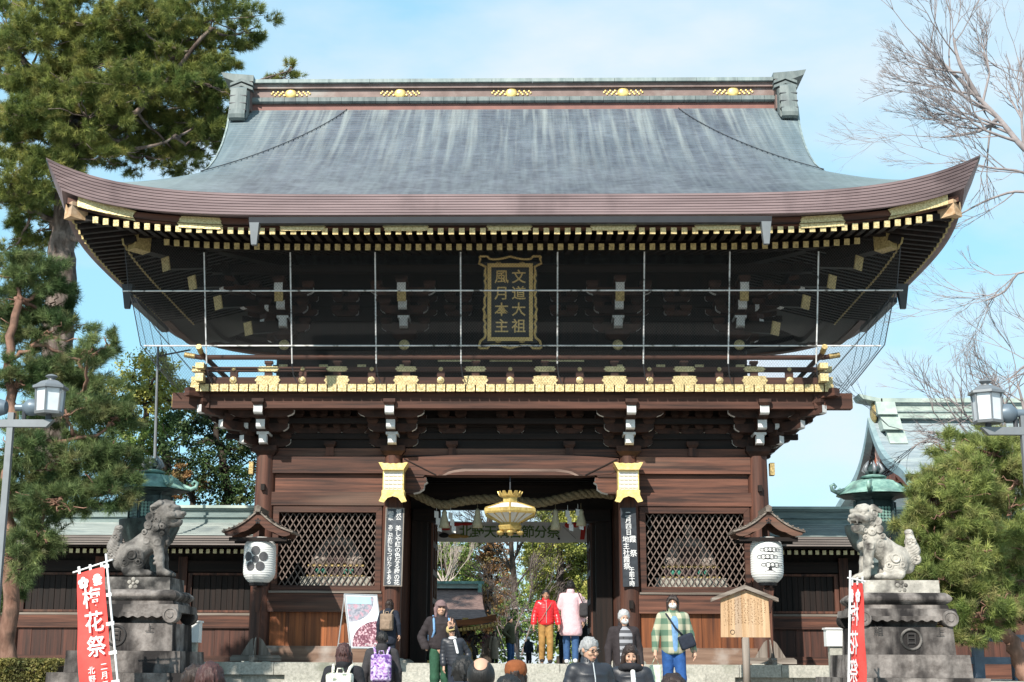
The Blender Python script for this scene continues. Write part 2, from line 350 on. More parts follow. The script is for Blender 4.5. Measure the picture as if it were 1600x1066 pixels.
# roof: weathered copper shingles with pale run-off streaks below the ridge
def roofmat():
    m, N, L, P = _nt('roof_copper')
    tc = N.new('ShaderNodeTexCoord')
    def noise(st, sc, d=5):
        mp = N.new('ShaderNodeMapping'); mp.inputs['Scale'].default_value = st; L.new(tc.outputs['Object'], mp.inputs[0])
        n = N.new('ShaderNodeTexNoise'); n.inputs['Scale'].default_value = sc; n.inputs['Detail'].default_value = d; L.new(mp.outputs[0], n.inputs[0]); return n.outputs[0]
    def ramp(i, a, b, ca=(0,0,0), cb=(1,1,1)):
        r = N.new('ShaderNodeValToRGB'); r.color_ramp.elements[0].position = a; r.color_ramp.elements[1].position = b
        r.color_ramp.elements[0].color = (*ca,1); r.color_ramp.elements[1].color = (*cb,1); L.new(i, r.inputs[0]); return r.outputs[0]
    def mix(f, a, b, mode='MIX'):
        x = N.new('ShaderNodeMixRGB'); x.blend_type = mode
        for i, s in enumerate((f, a, b)):
            if isinstance(s, tuple): x.inputs[i].default_value = (*s, 1)
            elif isinstance(s, float): x.inputs[i].default_value = s
            else: L.new(s, x.inputs[i])
        return x.outputs[0]
    base = ramp(noise((0.7,0.7,0.7), 1.1), 0.3, 0.7, (0.060,0.076,0.101), (0.110,0.131,0.160))
    cell = ramp(noise((4.0,9,9), 1.0, 2), 0.3, 0.7, (0.72,0.72,0.73), (1.18,1.18,1.18))
    base = mix(1.0, base, cell, 'MULTIPLY')
    sep = N.new('ShaderNodeSeparateXYZ'); L.new(tc.outputs['Object'], sep.inputs[0])
    hi = N.new('ShaderNodeMapRange'); hi.inputs[1].default_value = 10.6; hi.inputs[2].default_value = 14.3; L.new(sep.outputs['Z'], hi.inputs[0])
    hp = N.new('ShaderNodeMath'); hp.operation = 'POWER'; hp.inputs[1].default_value = 0.8; L.new(hi.outputs[0], hp.inputs[0])
    streak = ramp(noise((5.6,0.22,0.15), 1.0, 8), 0.47, 0.78)
    fine = ramp(noise((7,0.5,0.4), 1.0, 4), 0.40, 0.72)
    sf = N.new('ShaderNodeMath'); sf.operation = 'MULTIPLY'; L.new(hp.outputs[0], sf.inputs[0]); L.new(streak, sf.inputs[1])
    base = mix(sf.outputs[0], base, (0.30,0.335,0.325))
    s2 = N.new('ShaderNodeMath'); s2.operation = 'MULTIPLY'; s2.inputs[1].default_value = 0.35; L.new(fine, s2.inputs[0])
    base = mix(s2.outputs[0], base, (0.18,0.225,0.245))
    # verdigris towards the verges
    ab = N.new('ShaderNodeMath'); ab.operation = 'ABSOLUTE'; L.new(sep.outputs['X'], ab.inputs[0])
    vr = N.new('ShaderNodeMapRange'); vr.inputs[1].default_value = 5.6; vr.inputs[2].default_value = 8.6; L.new(ab.outputs[0], vr.inputs[0])
    vm = N.new('ShaderNodeMath'); vm.operation = 'MULTIPLY'; vm.inputs[1].default_value = 0.62; L.new(vr.outputs[0], vm.inputs[0])
    base = mix(vm.outputs[0], base, (0.20,0.285,0.295))
    L.new(base, P.inputs['Base Color']); P.inputs['Roughness'].default_value = 0.55; P.inputs['Specular IOR Level'].default_value = 0.35
roofmat()
def netmat():
    """wire netting: staggered cells of thin wire, open in between"""
    m, N, L, P = _nt('netting')
    P.inputs['Base Color'].default_value = (0.045,0.046,0.048,1); P.inputs['Roughness'].default_value = 0.6
    uv = N.new('ShaderNodeUVMap')
    def M(op, a, b=None):
        n = N.new('ShaderNodeMath'); n.operation = op
        for i, s in enumerate((a, b)):
            if s is None: continue
            if isinstance(s, (int, float)): n.inputs[i].default_value = s
            else: L.new(s, n.inputs[i])
        return n.outputs[0]
    sp = N.new('ShaderNodeSeparateXYZ'); L.new(uv.outputs[0], sp.inputs[0])
    u, v = M('DIVIDE', sp.outputs[0], 0.062), M('DIVIDE', sp.outputs[1], 0.075)
    a = M('ABSOLUTE', M('SUBTRACT', M('FRACT', M('ADD', u, v)), 0.5)); b = M('ABSOLUTE', M('SUBTRACT', M('FRACT', M('SUBTRACT', u, v)), 0.5))
    wire = M('MAXIMUM', M('GREATER_THAN', a, 0.462), M('GREATER_THAN', b, 0.462))
    tr = N.new('ShaderNodeBsdfTransparent'); mx = N.new('ShaderNodeMixShader')
    out = [n for n in N if n.type == 'OUTPUT_MATERIAL'][0]
    L.new(wire, mx.inputs[0]); L.new(tr.outputs[0], mx.inputs[1]); L.new(P.outputs[0], mx.inputs[2]); L.new(mx.outputs[0], out.inputs[0])
netmat()

mat('column_wood', (0.026,0.013,0.0105), (0.125,0.050,0.032), 0.62, scale=1.6, stretch=(6,6,0.25), lo=0.34, hi=0.74, bump=0.25, c3=(0.15,0.085,0.06), s3=1.1, lo3=0.60, hi3=0.82, st3=(1,1,0.12), var=0.15, spec=0.3)
mat('moulding_wood', (0.10,0.062,0.048), (0.23,0.16,0.13), 0.7, scale=1.6, stretch=(0.35,7,7), bump=0.2)
# ---------------------------------------------------------------- ground, terraces, stairs
g = MB()
prof = [(-250,-1.75),(-17.4,-1.75),(-17.4,-1.2),(-10.6,-1.2),(-10.6,-0.75),(-2.0,-0.75),(-2.0,-0.32),(9.0,-0.32),(9.0,-0.14),(700,-0.14)]
for (ya, za), (yb, zb) in zip(prof, prof[1:]):
    g.add([(-500,ya,za),(500,ya,za),(500,yb,zb),(-500,yb,zb)], [(0,1,2,3)])
tag(g.build('ground', 'gravel'), None, None, kind='structure')
# gate platform: core, edge stones with joints, riser stones below the overhang
plat = thing('stone_platform', 'pale granite platform with jointed edge slabs carrying the gate', 'platform', (0,2.9,0))
PO = Vector((0,-2.9,0))
m = MB().box(-6.35,6.35,-2.12,8.1,-0.74,-0.045); o = m.build('core', 'granite', plat); o.location = PO
xs = [-6.62,-4.9,-2.9,-0.95,1.05,3.1,4.75,5.62,6.62]
for a, b in zip(xs, xs[1:]):
    o = MB().box(a+0.006, b-0.006, -2.32, -1.5, -0.285, -0.03-random.random()*0.006).build('edge_stone', 'granite', plat); o.location = PO
for s in (-1, 1):
    for k in range(5):
        o = MB().box(s*6.62-(0 if s > 0 else -0.0)-0.5*(s > 0), s*6.62+0.5*(s < 0), -1.494+k*1.9, 0.394+k*1.9, -0.285, -0.034).build('edge_stone', 'granite', plat); o.location = PO
x = -6.5
while x < 6.4:
    w = random.uniform(0.9, 1.5) if int(x*10) % 3 else 0.36
    x1 = min(x+w, 6.5)
    o = MB().box(x+0.005, x1-0.005, -2.215+random.random()*0.01, -2.0, -0.76, -0.29).build('riser_stone', 'granite', plat); o.location = PO
    x = x1
mp_ = MB().box(-6.3,6.3,-1.49,7.9,-0.044,-0.034); o = mp_.build('paving', 'granite', plat); o.location = PO
st = thing('stone_stairs', 'wide flight of pale stone steps below the gate platform', 'stairs', (0,-4,-0.75))
def stair(y0, ztop, n, rise, run, half):
    for k in range(n):
        z = ztop-rise*(k+1)*1.0
        xx = -half
        while xx < half-0.1:
            x1 = min(xx+random.uniform(1.5,2.2), half)
            o = MB().box(xx+0.004, x1-0.004, y0-run*(k+1), y0-run*k+0.02, z-rise-0.02, z-random.random()*0.004).build('step_stone', 'granite', st); o.location = (0,4,0.75)
            xx = x1
stair(-2.33, -0.03, 3, 0.18, 0.42, 4.6)
stair(-10.6, -0.60, 3, 0.15, 0.42, 6.0)
stair(-17.4, -1.05, 4, 0.14, 0.42, 7.0)
for s in (-1, 1):
    o = MB().box(min(s*7.5,s*15), max(s*7.5,s*15), -6.4, -1.0, -0.749, -0.30).build('side_terrace', 'paving'); tag(o, None, None, kind='structure')
# ---------------------------------------------------------------- the gate
gate = thing('shrine_gate', 'two-storey dark wooden shrine gate with sweeping copper roof and gold fittings', 'gate', (0,2.9,0))
GO = Vector((0,-2.9,0))
def gp(mb, name, mats, parent=gate, smooth=False):
    o = mb.build(name, mats, parent, smooth)
    if parent is gate: o.location = GO
    return o
def gshare(name, me, parent=gate, M=None):
    o = bpy.data.objects.new(name, me); COL.objects.link(o); o.parent = parent
    o.matrix_local = (Matrix.Translation(GO) if parent is gate else Matrix()) @ (M or Matrix())
    return o
BX = (-5.65, -2.7, 2.7, 5.65)
# --- lower columns with stone pads
cm = MB(); cm.lathe([(0.235,0.06),(0.24,1.5),(0.235,3.2),(0.222,4.62)], 20); colme = cm.mesh('column', 'column_wood', 35)
pad = MB().lathe([(0.40,-0.05),(0.38,0.02),(0.30,0.07),(0.26,0.075)], 16).mesh('base_stone', 'granite', 40)
for y in (0, 2.9, 5.8):
    for x in BX:
        c = gshare('column', colme, M=Matrix.Translation((x,y,0)))
        gshare('base_stone', pad, c)
# small square pegs on the front columns, as in the photo
for x in BX:
    gp(MB().box(x-0.045,x+0.045,-0.33,-0.2,3.80 if abs(x) > 4 else 1.18,3.94 if abs(x) > 4 else 1.36), 'peg', 'dark_wood_z')
# --- side bays: sill, planks, rails, lattice window, boards
def lattice(xa, xb, za, zb, parent, y):
    sl = 1.66; sp = 0.142; h = zb-za
    for d in (1, -1):
        n0 = int((xb-xa+h/sl)/sp)+2
        for k in range(n0):
            x0 = xa - (h/sl if d > 0 else 0) + k*sp + 0.03      # x at the bottom
            z0, z1 = za, zb
            f = lambda z: x0 + d*(z-za)/sl
            if d > 0:
                if f(z0) < xa: z0 = za+(xa-x0)*sl
                if f(z1) > xb: z1 = za+(xb-x0)*sl
            else:
                if f(z0) > xb: z0 = za+(x0-xb)*sl
                if f(z1) < xa: z1 = za+(x0-xa)*sl
            if z1-z0 < 0.05: continue
            yy = y-0.012*d
            gp(MB().obox((f(z0),yy,z0),(f(z1),yy,z1),0.022,0.026,up=(0,1,0)), 'slat', 'lattice_wood', parent).location = (0,0,0)
mat('lattice_wood', (0.085,0.062,0.052), (0.17,0.125,0.105), 0.75, scale=5, var=0.15)
mat('sill_wood', (0.10,0.055,0.038), (0.22,0.14,0.10), 0.8, scale=1.6, stretch=(0.4,6,6), c3=(0.42,0.39,0.36), s3=1.2, lo3=0.5, hi3=0.75, bump=0.2)
for s in (-1, 1):
    xa, xb = sorted((s*5.42, s*2.93))
    gp(MB().box(xa-0.06,xb+0.06,-0.22,0.12,-0.03,0.33), 'sill', 'sill_wood')
    k = 0; x = xa
    ws = [0.36,0.44,0.50,0.40,0.46,0.33] if s < 0 else [0.50,0.38,0.47,0.42,0.45,0.27]
    for w in ws:
        x1 = min(x+w*2.49/sum(ws), xb)
        gp(MB().box(x+0.004,x1-0.004,-0.055+0.012*random.random(),0.05,0.33,1.10), 'plank', 'orange_wood_z'); x = x1
    gp(MB().box(xa-0.05,xb+0.05,-0.17,0.06,1.08,1.50), 'rail', 'wood_x')
    gp(MB().box(xa-0.03,xb+0.03,-0.20,0.0,1.50,1.545), 'rail', 'grey_wood_x')
    win = gp(MB().box(xa+0.31,xb-0.31,0.055,0.06,1.62,3.36), 'lattice_window', 'black')   # replaced below by the frame mesh
    fr = MB()
    fr.prism([(xa+0.0,1.55),(xb,1.55),(xb-0.135,1.67),(xa+0.135,1.67)],'y',-0.12,0.06)
    fr.prism([(xa+0.135,3.32),(xb-0.135,3.32),(xb,3.46),(xa,3.46)],'y',-0.12,0.06)
    fr.prism([(xa,1.551),(xa+0.134,1.671),(xa+0.134,3.319),(xa,3.459)],'y',-0.115,0.055)
    fr.prism([(xb-0.134,1.671),(xb,1.551),(xb,3.459),(xb-0.134,3.319)],'y',-0.115,0.055)
    win.data = fr.mesh('lattice_window', 'wood_x')
    lattice(xa+0.135, xb-0.135, 1.67, 3.32, win, 0.0)
    gp(MB().box(xa-0.05,xb+0.05,-0.15,0.06,3.475,3.78), 'rail', 'wood_x')
    gp(MB().box(xa,xb,-0.03,0.06,3.782,4.21), 'wall_board', 'wood_x')
    gp(MB().box(xa-0.05,xb+0.05,-0.15,0.06,4.215,4.60), 'rail', 'wood_x')
    # room behind the lattice
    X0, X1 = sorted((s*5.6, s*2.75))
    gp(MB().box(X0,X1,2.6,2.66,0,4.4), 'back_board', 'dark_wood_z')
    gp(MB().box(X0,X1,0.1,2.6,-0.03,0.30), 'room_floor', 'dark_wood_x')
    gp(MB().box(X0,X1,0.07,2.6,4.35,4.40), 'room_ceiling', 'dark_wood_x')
    for xs_ in (s*2.72, s*5.62):
        for (ya, yb) in ((0.2,2.7),(3.1,5.6)):
            gp(MB().box(xs_-0.03,xs_+0.03,ya,yb,0,4.6), 'side_board', 'wood_y')
    for z in (1.3, 3.6, 4.4):
        gp(MB().box(s*5.65-0.16,s*5.65+0.16,0.05,5.75,z-0.13,z+0.13), 'side_rail', 'wood_y')
    gp(MB().box(X0,X1,5.75,5.82,0,4.6), 'back_board', 'wood_z')
# gold end of a tie beam above the outer columns
for s in (-1, 1):
    gp(MB().box(s*5.98-0.05,s*5.98+0.05,-0.10,0.12,4.20,4.48), 'beam_end', 'gold_aged')
# --- middle bay: rainbow beam, carved moulding, nosings, door frame, doors
def arch(x): return 4.56+0.09*(1-(x/2.47)**2)
N = 24
poly = [(-2.47+4.94*i/N, arch(-2.47+4.94*i/N)) for i in range(N+1)]
low = [(2.47,4.30),(2.30,4.20),(1.62,4.15),(-1.62,4.15),(-2.30,4.20),(-2.47,4.30)]
gp(MB().prism(poly+low,'y',-0.20,0.16), 'rainbow_beam', 'wood_x')
for k, (hw, zt, y) in enumerate(((1.66,4.36,-0.245),(1.56,4.30,-0.285),(1.46,4.24,-0.325))):
    pl = [(-hw,4.152)]+[(-hw+2*hw*i/20, 4.152+(zt-4.152)*min(1,math.sin(math.pi*i/20)*2.2)**0.5) for i in range(1,20)]+[(hw,4.152)]
    gp(MB().prism(pl,'y',y,-0.19), 'beam_moulding', ('wood_x','moulding_wood','wood_x')[k])
for s in (-1, 1):
    gp(MB().obox((s*2.44,-0.206,4.54),(s*1.70,-0.206,4.17),0.02,0.035,up=(0,1,0)), 'groove_shade_strip', 'dark_wood_x')  # raised dark strip, its colour standing for shade in the carved line
    pr = [(2.47,4.12),(1.93,4.12),(1.93,4.05),(1.90,4.02),(1.97,3.97),(1.98,3.86),(2.08,3.79),(2.22,3.755),(2.47,3.755)]
    pr = [(s*a, b) for a, b in pr]
    gp(MB().prism(pr,'y',-0.16,0.14, 0, side=lambda i: 1 if 1 <= i <= 6 else 0), 'beam_nosing', ['wood_x','bracket_white'])
    pr2 = [(s*a,b) for a, b in ((2.46,4.30),(1.93,4.30),(1.93,4.20),(2.0,4.125),(2.46,4.125))]
    gp(MB().prism(pr2,'y',-0.19,0.17), 'bearing_block', 'wood_x')
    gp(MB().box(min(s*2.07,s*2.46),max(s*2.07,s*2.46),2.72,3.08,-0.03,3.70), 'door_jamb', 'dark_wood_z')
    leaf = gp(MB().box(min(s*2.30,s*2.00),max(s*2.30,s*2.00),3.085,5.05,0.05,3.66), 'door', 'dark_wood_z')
    for z in (0.12,0.8,1.5,2.2,2.9,3.5):
        gp(MB().box(min(s*1.999,s*1.95),max(s*1.999,s*1.95),3.12,5.03,z-0.07,z+0.07), 'door_rail', 'wood_y', leaf).location = (0,0,0)
    for y in (3.16,4.08,4.98):
        gp(MB().box(min(s*1.999,s*1.955),max(s*1.999,s*1.955),y-0.06,y+0.06,0.06,3.65), 'door_stile', 'wood_z', leaf).location = (0,0,0)
    gp(MB().box(s*2.1-0.33,s*2.1+0.33,2.6,3.2,3.40,3.69), 'lintel_bracket', 'dark_wood_x')
gp(MB().box(-2.5,2.5,2.74,3.06,3.705,4.30), 'lintel', 'dark_wood_x')
gp(MB().box(-2.5,2.5,5.66,5.94,4.02,4.50), 'back_lintel', 'dark_wood_x')
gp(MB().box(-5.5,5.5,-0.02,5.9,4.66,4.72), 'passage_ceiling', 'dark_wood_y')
for k in range(12):
    gp(MB().box(-2.45,2.45,0.25+k*0.47,0.33+k*0.47,4.56,4.655), 'ceiling_joist', 'dark_wood_x')
# --- bearing blocks and bracket arms: shared meshes
def masu(w, h, name='bearing_block', m_='bracket_wood_shaded'):
    b = MB(); t = w/2; q = w*0.34
    b.hexa([(-t,-t,h*0.45),(t,-t,h*0.45),(t,t,h*0.45),(-t,t,h*0.45),(-t,-t,h),(t,-t,h),(t,t,h),(-t,t,h)])
    b.add([(-q,-q,0),(q,-q,0),(q,q,0),(-q,q,0),(-t,-t,h*0.449),(t,-t,h*0.449),(t,t,h*0.449),(-t,t,h*0.449)], [(0,3,2,1),(0,1,5,4),(1,2,6,5),(2,3,7,6),(3,0,4,7)])
    return b.mesh(name, m_)
def lateral(L, h, t):
    a = L/2
    half = [(a,h),(a,h*0.55),(a*0.93,h*0.30),(a*0.80,h*0.10),(a*0.62,0)]
    poly = half+[(-x,z) for x, z in half[::-1]]
    n = len(poly)
    return MB().prism(poly[::-1],'y',-t/2,t/2,0,side=lambda i: 1 if (n-1-i-1) % n in (0,1,2,6,7,8) else 0).mesh('bracket_arm', ['bracket_wood_shaded','bracket_white'])
def forward(L, h, t):
    """arm reaching towards -y from y=0.2, white painted nose"""
    poly = [(0.2,h),(0.2,0),(-L+0.24,0),(-L+0.10,h*0.03),(-L+0.02,h*0.12),(-L,h*0.22),(-L,h)]
    return MB().prism(poly,'x',-t/2,t/2,0,side=lambda i: 1 if i in (3,4,5) else 0).mesh('bracket_arm', ['bracket_wood_shaded','bracket_white'])
def noseblock(w, h, d):
    """white-ended flared nose under the lowest arm"""
    b = MB()
    b.hexa([(-w*0.36,-d,-h*0.3),(w*0.36,-d,-h*0.3),(w*0.36,0.1,-h*0.5),(-w*0.36,0.1,-h*0.5),(-w*0.42,-d-0.02,h*0.55),(w*0.42,-d-0.02,h*0.55),(w*0.42,0.1,h*0.55),(-w*0.42,0.1,h*0.55)],1)
    b.box(-w*0.62,w*0.62,-d-0.03,0.1,h*0.551,h*0.8,1)
    return b.mesh('bracket_nose', ['wood_y','bracket_white'])
DAITO = masu(0.56,0.22,'capital_block'); MASU = masu(0.27,0.14)
LAT = lateral(1.12,0.19,0.15); LATL = lateral(1.5,0.19,0.15)
FW = [forward(0.50,0.24,0.20), forward(0.92,0.24,0.20), forward(1.30,0.24,0.20)]
NOSE = noseblock(0.22,0.22,0.56)
DG = [forward(0.70,0.20,0.17), forward(1.28,0.20,0.17), forward(1.86,0.20,0.17)]
def bracket_set(x, y, z0, corner=0, tiers=3, rot=0.0, dz=0.0):
    base = gshare('bracket_set', DAITO, M=Matrix.Translation((x,y,z0)) @ Matrix.Rotation(rot,4,'Z'))
    def put(name, me, px, py, pz, a=0.0):
        gshare(name, me, base, Matrix.Translation((px,py,pz-z0)) @ Matrix.Rotation(a,4,'Z'))
    zt = [z0+0.21, z0+0.50+dz, z0+0.77+2*dz]
    for k in range(tiers):
        yk = -0.42*k
        put('bracket_arm', LAT if k < 2 else LATL, 0, yk, zt[k])
        put('bracket_arm', FW[k], 0, 0, zt[k]+0.001)
        if k == 0: put('bracket_nose', NOSE, 0, 0, zt[k]+0.10)
        h = zt[k]+0.19
        for dx in ((-0.45,0,0.45) if k < 2 else (-0.62,0,0.62)):
            put('bearing_block', MASU, dx, yk-(0.001 if dx == 0 else 0), h)
        put('bearing_block', MASU, 0, yk-0.40, h+0.012)
        if k: 
            for dx in (-0.45,0.45): put('bearing_block', MASU, dx, 0.002, h)
            put('bracket_arm', LATL, 0, 0.003, zt[k])
        if corner:
            put('bracket_arm', FW[k], 0, 0, zt[k]+0.002, corner*math.pi/2)
            put('bracket_arm', DG[k], 0, 0, zt[k]+0.004, corner*math.pi/4)
            put('bracket_arm', LAT, corner*(0.42*k+0.001), 0, zt[k]-0.001, math.pi/2)
            put('bearing_block', MASU, corner*(0.42*k+0.40), 0, h+0.012)
            put('bearing_block', MASU, corner*(0.42*k+0.38), -0.42*k-0.38, h+0.014, math.pi/4)
            for dy in (-0.45,0.45): put('bearing_block', MASU, corner*0.42*k, dy, h)
    return base
for x in BX:
    bracket_set(x, 0, 4.62, corner=(1 if x > 5 else -1 if x < -5 else 0))
for s in (-1, 1):
    for y in (2.9, 5.8): bracket_set(s*5.65, y, 4.62, rot=s*math.pi/2)
# wall behind the lower brackets, through beams and intermediate struts
gp(MB().box(-5.6,5.6,0.02,0.10,4.61,5.86), 'wall_board', 'dark_wood_x')
for s in (-1,1): gp(MB().box(s*5.60-0.04,s*5.60+0.04,0.1,5.8,4.61,5.86), 'wall_board', 'dark_wood_y')
gp(MB().box(-5.5,5.5,-0.04,0.015,4.62,4.80), 'wall_board', 'wood_x')
for z in (5.02, 5.29): gp(MB().box(-6.6,6.6,-0.065,0.06,z,z+0.13), 'through_beam', 'dark_wood_x')
gp(MB().box(-6.75,6.75,-0.50,-0.36,5.31,5.43), 'through_beam', 'dark_wood_x')
gp(MB().box(-7.0,7.0,-0.92,-0.78,5.56,5.68), 'through_beam', 'dark_wood_x')
strut = MB().prism([(-0.10,0),(0.10,0),(0.085,0.20),(-0.085,0.20)],'y',-0.07,0.03).mesh('strut', 'wood_z')
BOAT = lateral(0.62,0.13,0.13)
for x in (-4.72,-4.17,-3.63,-1.35,0.0,1.35,3.63,4.17,4.72):
    if x in (-4.17,4.17,-1.35,1.35):
        gshare('strut', strut, M=Matrix.Translation((x,-0.035,4.62)))
        gshare('bearing_block', MASU, M=Matrix.Translation((x,-0.03,4.82)))
    for zz in (5.15,5.42):
        gshare('bracket_arm', BOAT, M=Matrix.Translation((x,-0.03,zz-0.0)))
        for dx in (-0.2,0.2): gshare('bearing_block', MASU, M=Matrix.Translation((x+dx,-0.03,zz+0.10)))
# --- balcony
mat('plate_wood', (0.032,0.015,0.011), (0.095,0.041,0.028), 0.65, scale=1.6, stretch=(0.4,3,7), bump=0.2, spec=0.25)
gp(MB().obox((-7.60,-1.13,5.705),(7.60,-1.13,5.705),0.24,0.35), 'balcony_plate', 'plate_wood')
for s in (-1,1):
    gp(MB().obox((s*6.87,-1.30,5.698),(s*6.87,7.6,5.698),0.24,0.34), 'balcony_plate', 'plate_wood')
    gp(MB().obox((s*7.603,-1.13,5.705),(s*7.613,-1.13,5.705),0.20,0.30), 'beam_end', 'gold_aged')
    gp(MB().obox((s*6.0,-0.35,5.80),(s*7.22,-1.50,5.86),0.22,0.18), 'diagonal_beam', 'plate_wood')
gp(MB().box(-7.08,7.08,-1.38,7.2,5.905,6.04), 'balcony_floor', 'wood_x')
je = MB().box(-0.088,0.088,0,0.9,-0.075,0.075).mesh('floor_joist', ['wood_y'])
jc = MB().box(-0.101,0.101,-0.02,0.03,-0.082,0.082).lathe([(0.055,0),(0.055,0.012),(0.03,0.018)], 12).mesh('joist_cap', 'gold')
jc2 = MB(); jc2.box(-0.0955,0.0955,-0.02,0.03,-0.082,0.082); b0 = len(jc2.v); jc2.lathe([(0.06,0),(0.055,0.010),(0.028,0.012),(0.022,0.02)], 12); jc2.xform(Matrix.Translation((0,-0.02,0)) @ Matrix.Rotation(R(90),4,'X'), b0)
jc = jc2.mesh('joist_cap', 'gold')
nj = 65
for i in range(nj):
    x = -7.06+14.12*i/(nj-1)
    j = gshare('floor_joist', je, M=Matrix.Translation((x,-1.45,5.955)))
    gshare('joist_cap', jc, j)
for s in (-1,1):
    for i in range(14):
        j = gshare('floor_joist', je, M=Matrix.Translation((s*7.15,-1.2+i*0.30,5.955)) @ Matrix.Rotation(s*math.pi/2,4,'Z'))
        gshare('joist_cap', jc, j)
# railing: ground rail, middle rail, top rail; posts every 0.775 m, alternately plated and studded
gp(MB().obox((-7.15,-1.30,6.135),(7.15,-1.30,6.135),0.15,0.15), 'railing_rail', 'plate_wood')
gp(MB().obox((-7.15,-1.30,6.40),(7.15,-1.30,6.40),0.12,0.10), 'railing_rail', 'plate_wood')
gp(MB().tube([(-7.35,-1.30,6.74),(-7.0,-1.30,6.68),(7.0,-1.30,6.68),(7.35,-1.30,6.74)],0.058,10), 'railing_rail', 'plate_wood')
for s in (-1,1):
    gp(MB().obox((s*6.9,-1.75,6.136),(s*6.9,7,6.136),0.15,0.148), 'railing_rail', 'wood_y')
    gp(MB().obox((s*6.9,-1.75,6.401),(s*6.9,7,6.401),0.12,0.098), 'railing_rail', 'wood_y')
    gp(MB().tube([(s*6.9,-1.95,6.78),(s*6.9,-1.6,6.69),(s*6.9,7,6.69)],0.058,10), 'railing_rail', 'wood_y')
    for (y,z,dz) in ((-1.76,6.136,0.085),(-1.76,6.401,0.06)):
        gp(MB().box(s*6.9-0.09,s*6.9+0.09,y-0.02,y+0.24,z-dz,z+dz), 'rail_cap', 'gold')
    for (z,dz) in ((6.135,0.085),(6.40,0.06)):
        gp(MB().box(s*7.02-0.14,s*7.02+0.14,-1.39,-1.21,z-dz,z+dz), 'rail_cap', 'gold')
    gp(MB().tube([(s*7.12,-1.30,6.70),(s*7.36,-1.30,6.742)],0.064,10), 'rail_cap', 'gold_aged')
    gp(MB().tube([(s*6.9,-1.96,6.785),(s*6.9,-1.72,6.715)],0.064,10), 'rail_cap', 'gold_aged')
post = MB().box(-0.085,0.085,-0.05,0.05,0,0.30).mesh('railing_post', 'plate_wood')
cap_ = MB().box(-0.06,0.06,-0.055,0.055,0,0.10).box(-0.09,0.09,-0.07,0.07,0.10,0.16).mesh('post_cap', 'plate_wood')
def plate(w, h):
    pl = [(-w/2,0),(-w/2+0.05,h*0.30),(-w/2+0.03,h*0.45),(-w/2+0.11,h*0.5),(w/2-0.11,h*0.5),(w/2-0.03,h*0.45),(w/2-0.05,h*0.30),(w/2,0),
          (w/2-0.05,-h*0.30),(w/2-0.03,-h*0.45),(w/2-0.11,-h*0.5),(-w/2+0.11,-h*0.5),(-w/2+0.03,-h*0.45),(-w/2+0.05,-h*0.30)]
    return MB().prism(pl[::-1],'y',-0.012,0.012).mesh('gold_plate', 'gold')
P1, P2, P3 = plate(0.58,0.20), plate(0.50,0.115), plate(0.98,0.19)
stud = MB(); stud.lathe([(0.085,0),(0.08,0.02),(0.04,0.035),(0.035,0.05),(0.005,0.055)],14); stud.xform(Matrix.Rotation(R(90),4,'X')); stud = stud.mesh('gold_stud','gold',50)
stud2 = MB(); stud2.lathe([(0.05,0),(0.045,0.02),(0.005,0.04)],12); stud2.xform(Matrix.Rotation(R(90),4,'X')); stud2 = stud2.mesh('gold_stud','gold',50)
for k in range(-8,9):
    x = k*0.777
    p = gshare('railing_post', post, M=Matrix.Translation((x,-1.30,6.13)))
    if k % 2:
        gshare('gold_plate', P1, M=Matrix.Translation((x,-1.388,6.14))); gshare('gold_plate', P2, M=Matrix.Translation((x,-1.373,6.40)))
        gshare('post_cap', cap_, p, Matrix.Translation((0,0,0.30)))
    else:
        gshare('gold_stud', stud, M=Matrix.Translation((x,-1.378,6.14))); gshare('gold_stud', stud2, M=Matrix.Translation((x,-1.363,6.40)))
    for s in (-1,1):
        if abs(k) < 5: gshare('railing_post', post, M=Matrix.Translation((s*6.9,2.9+k*0.9,6.13)) @ Matrix.Rotation(math.pi/2,4,'Z'))
# --- upper storey
UX = (-5.35,-2.51,2.51,5.35)
uc = MB().lathe([(0.20,6.04),(0.20,7.42)],18).mesh('upper_column','dark_wood_z',35)
for x in UX:
    for y in (0.3,5.5): gshare('upper_column', uc, M=Matrix.Translation((x,y,0)))
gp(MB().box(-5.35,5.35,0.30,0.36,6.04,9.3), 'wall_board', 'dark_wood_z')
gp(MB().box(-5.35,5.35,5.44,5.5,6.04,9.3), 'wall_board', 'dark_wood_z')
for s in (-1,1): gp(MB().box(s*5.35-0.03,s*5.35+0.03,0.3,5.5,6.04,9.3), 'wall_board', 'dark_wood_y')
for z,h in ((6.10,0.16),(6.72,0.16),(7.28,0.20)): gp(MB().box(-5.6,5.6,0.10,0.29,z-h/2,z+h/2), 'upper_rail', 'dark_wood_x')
for z in (7.88,8.22,8.52): gp(MB().box(-6.4,6.4,0.22,0.31,z,z+0.14), 'through_beam', 'dark_wood_x')
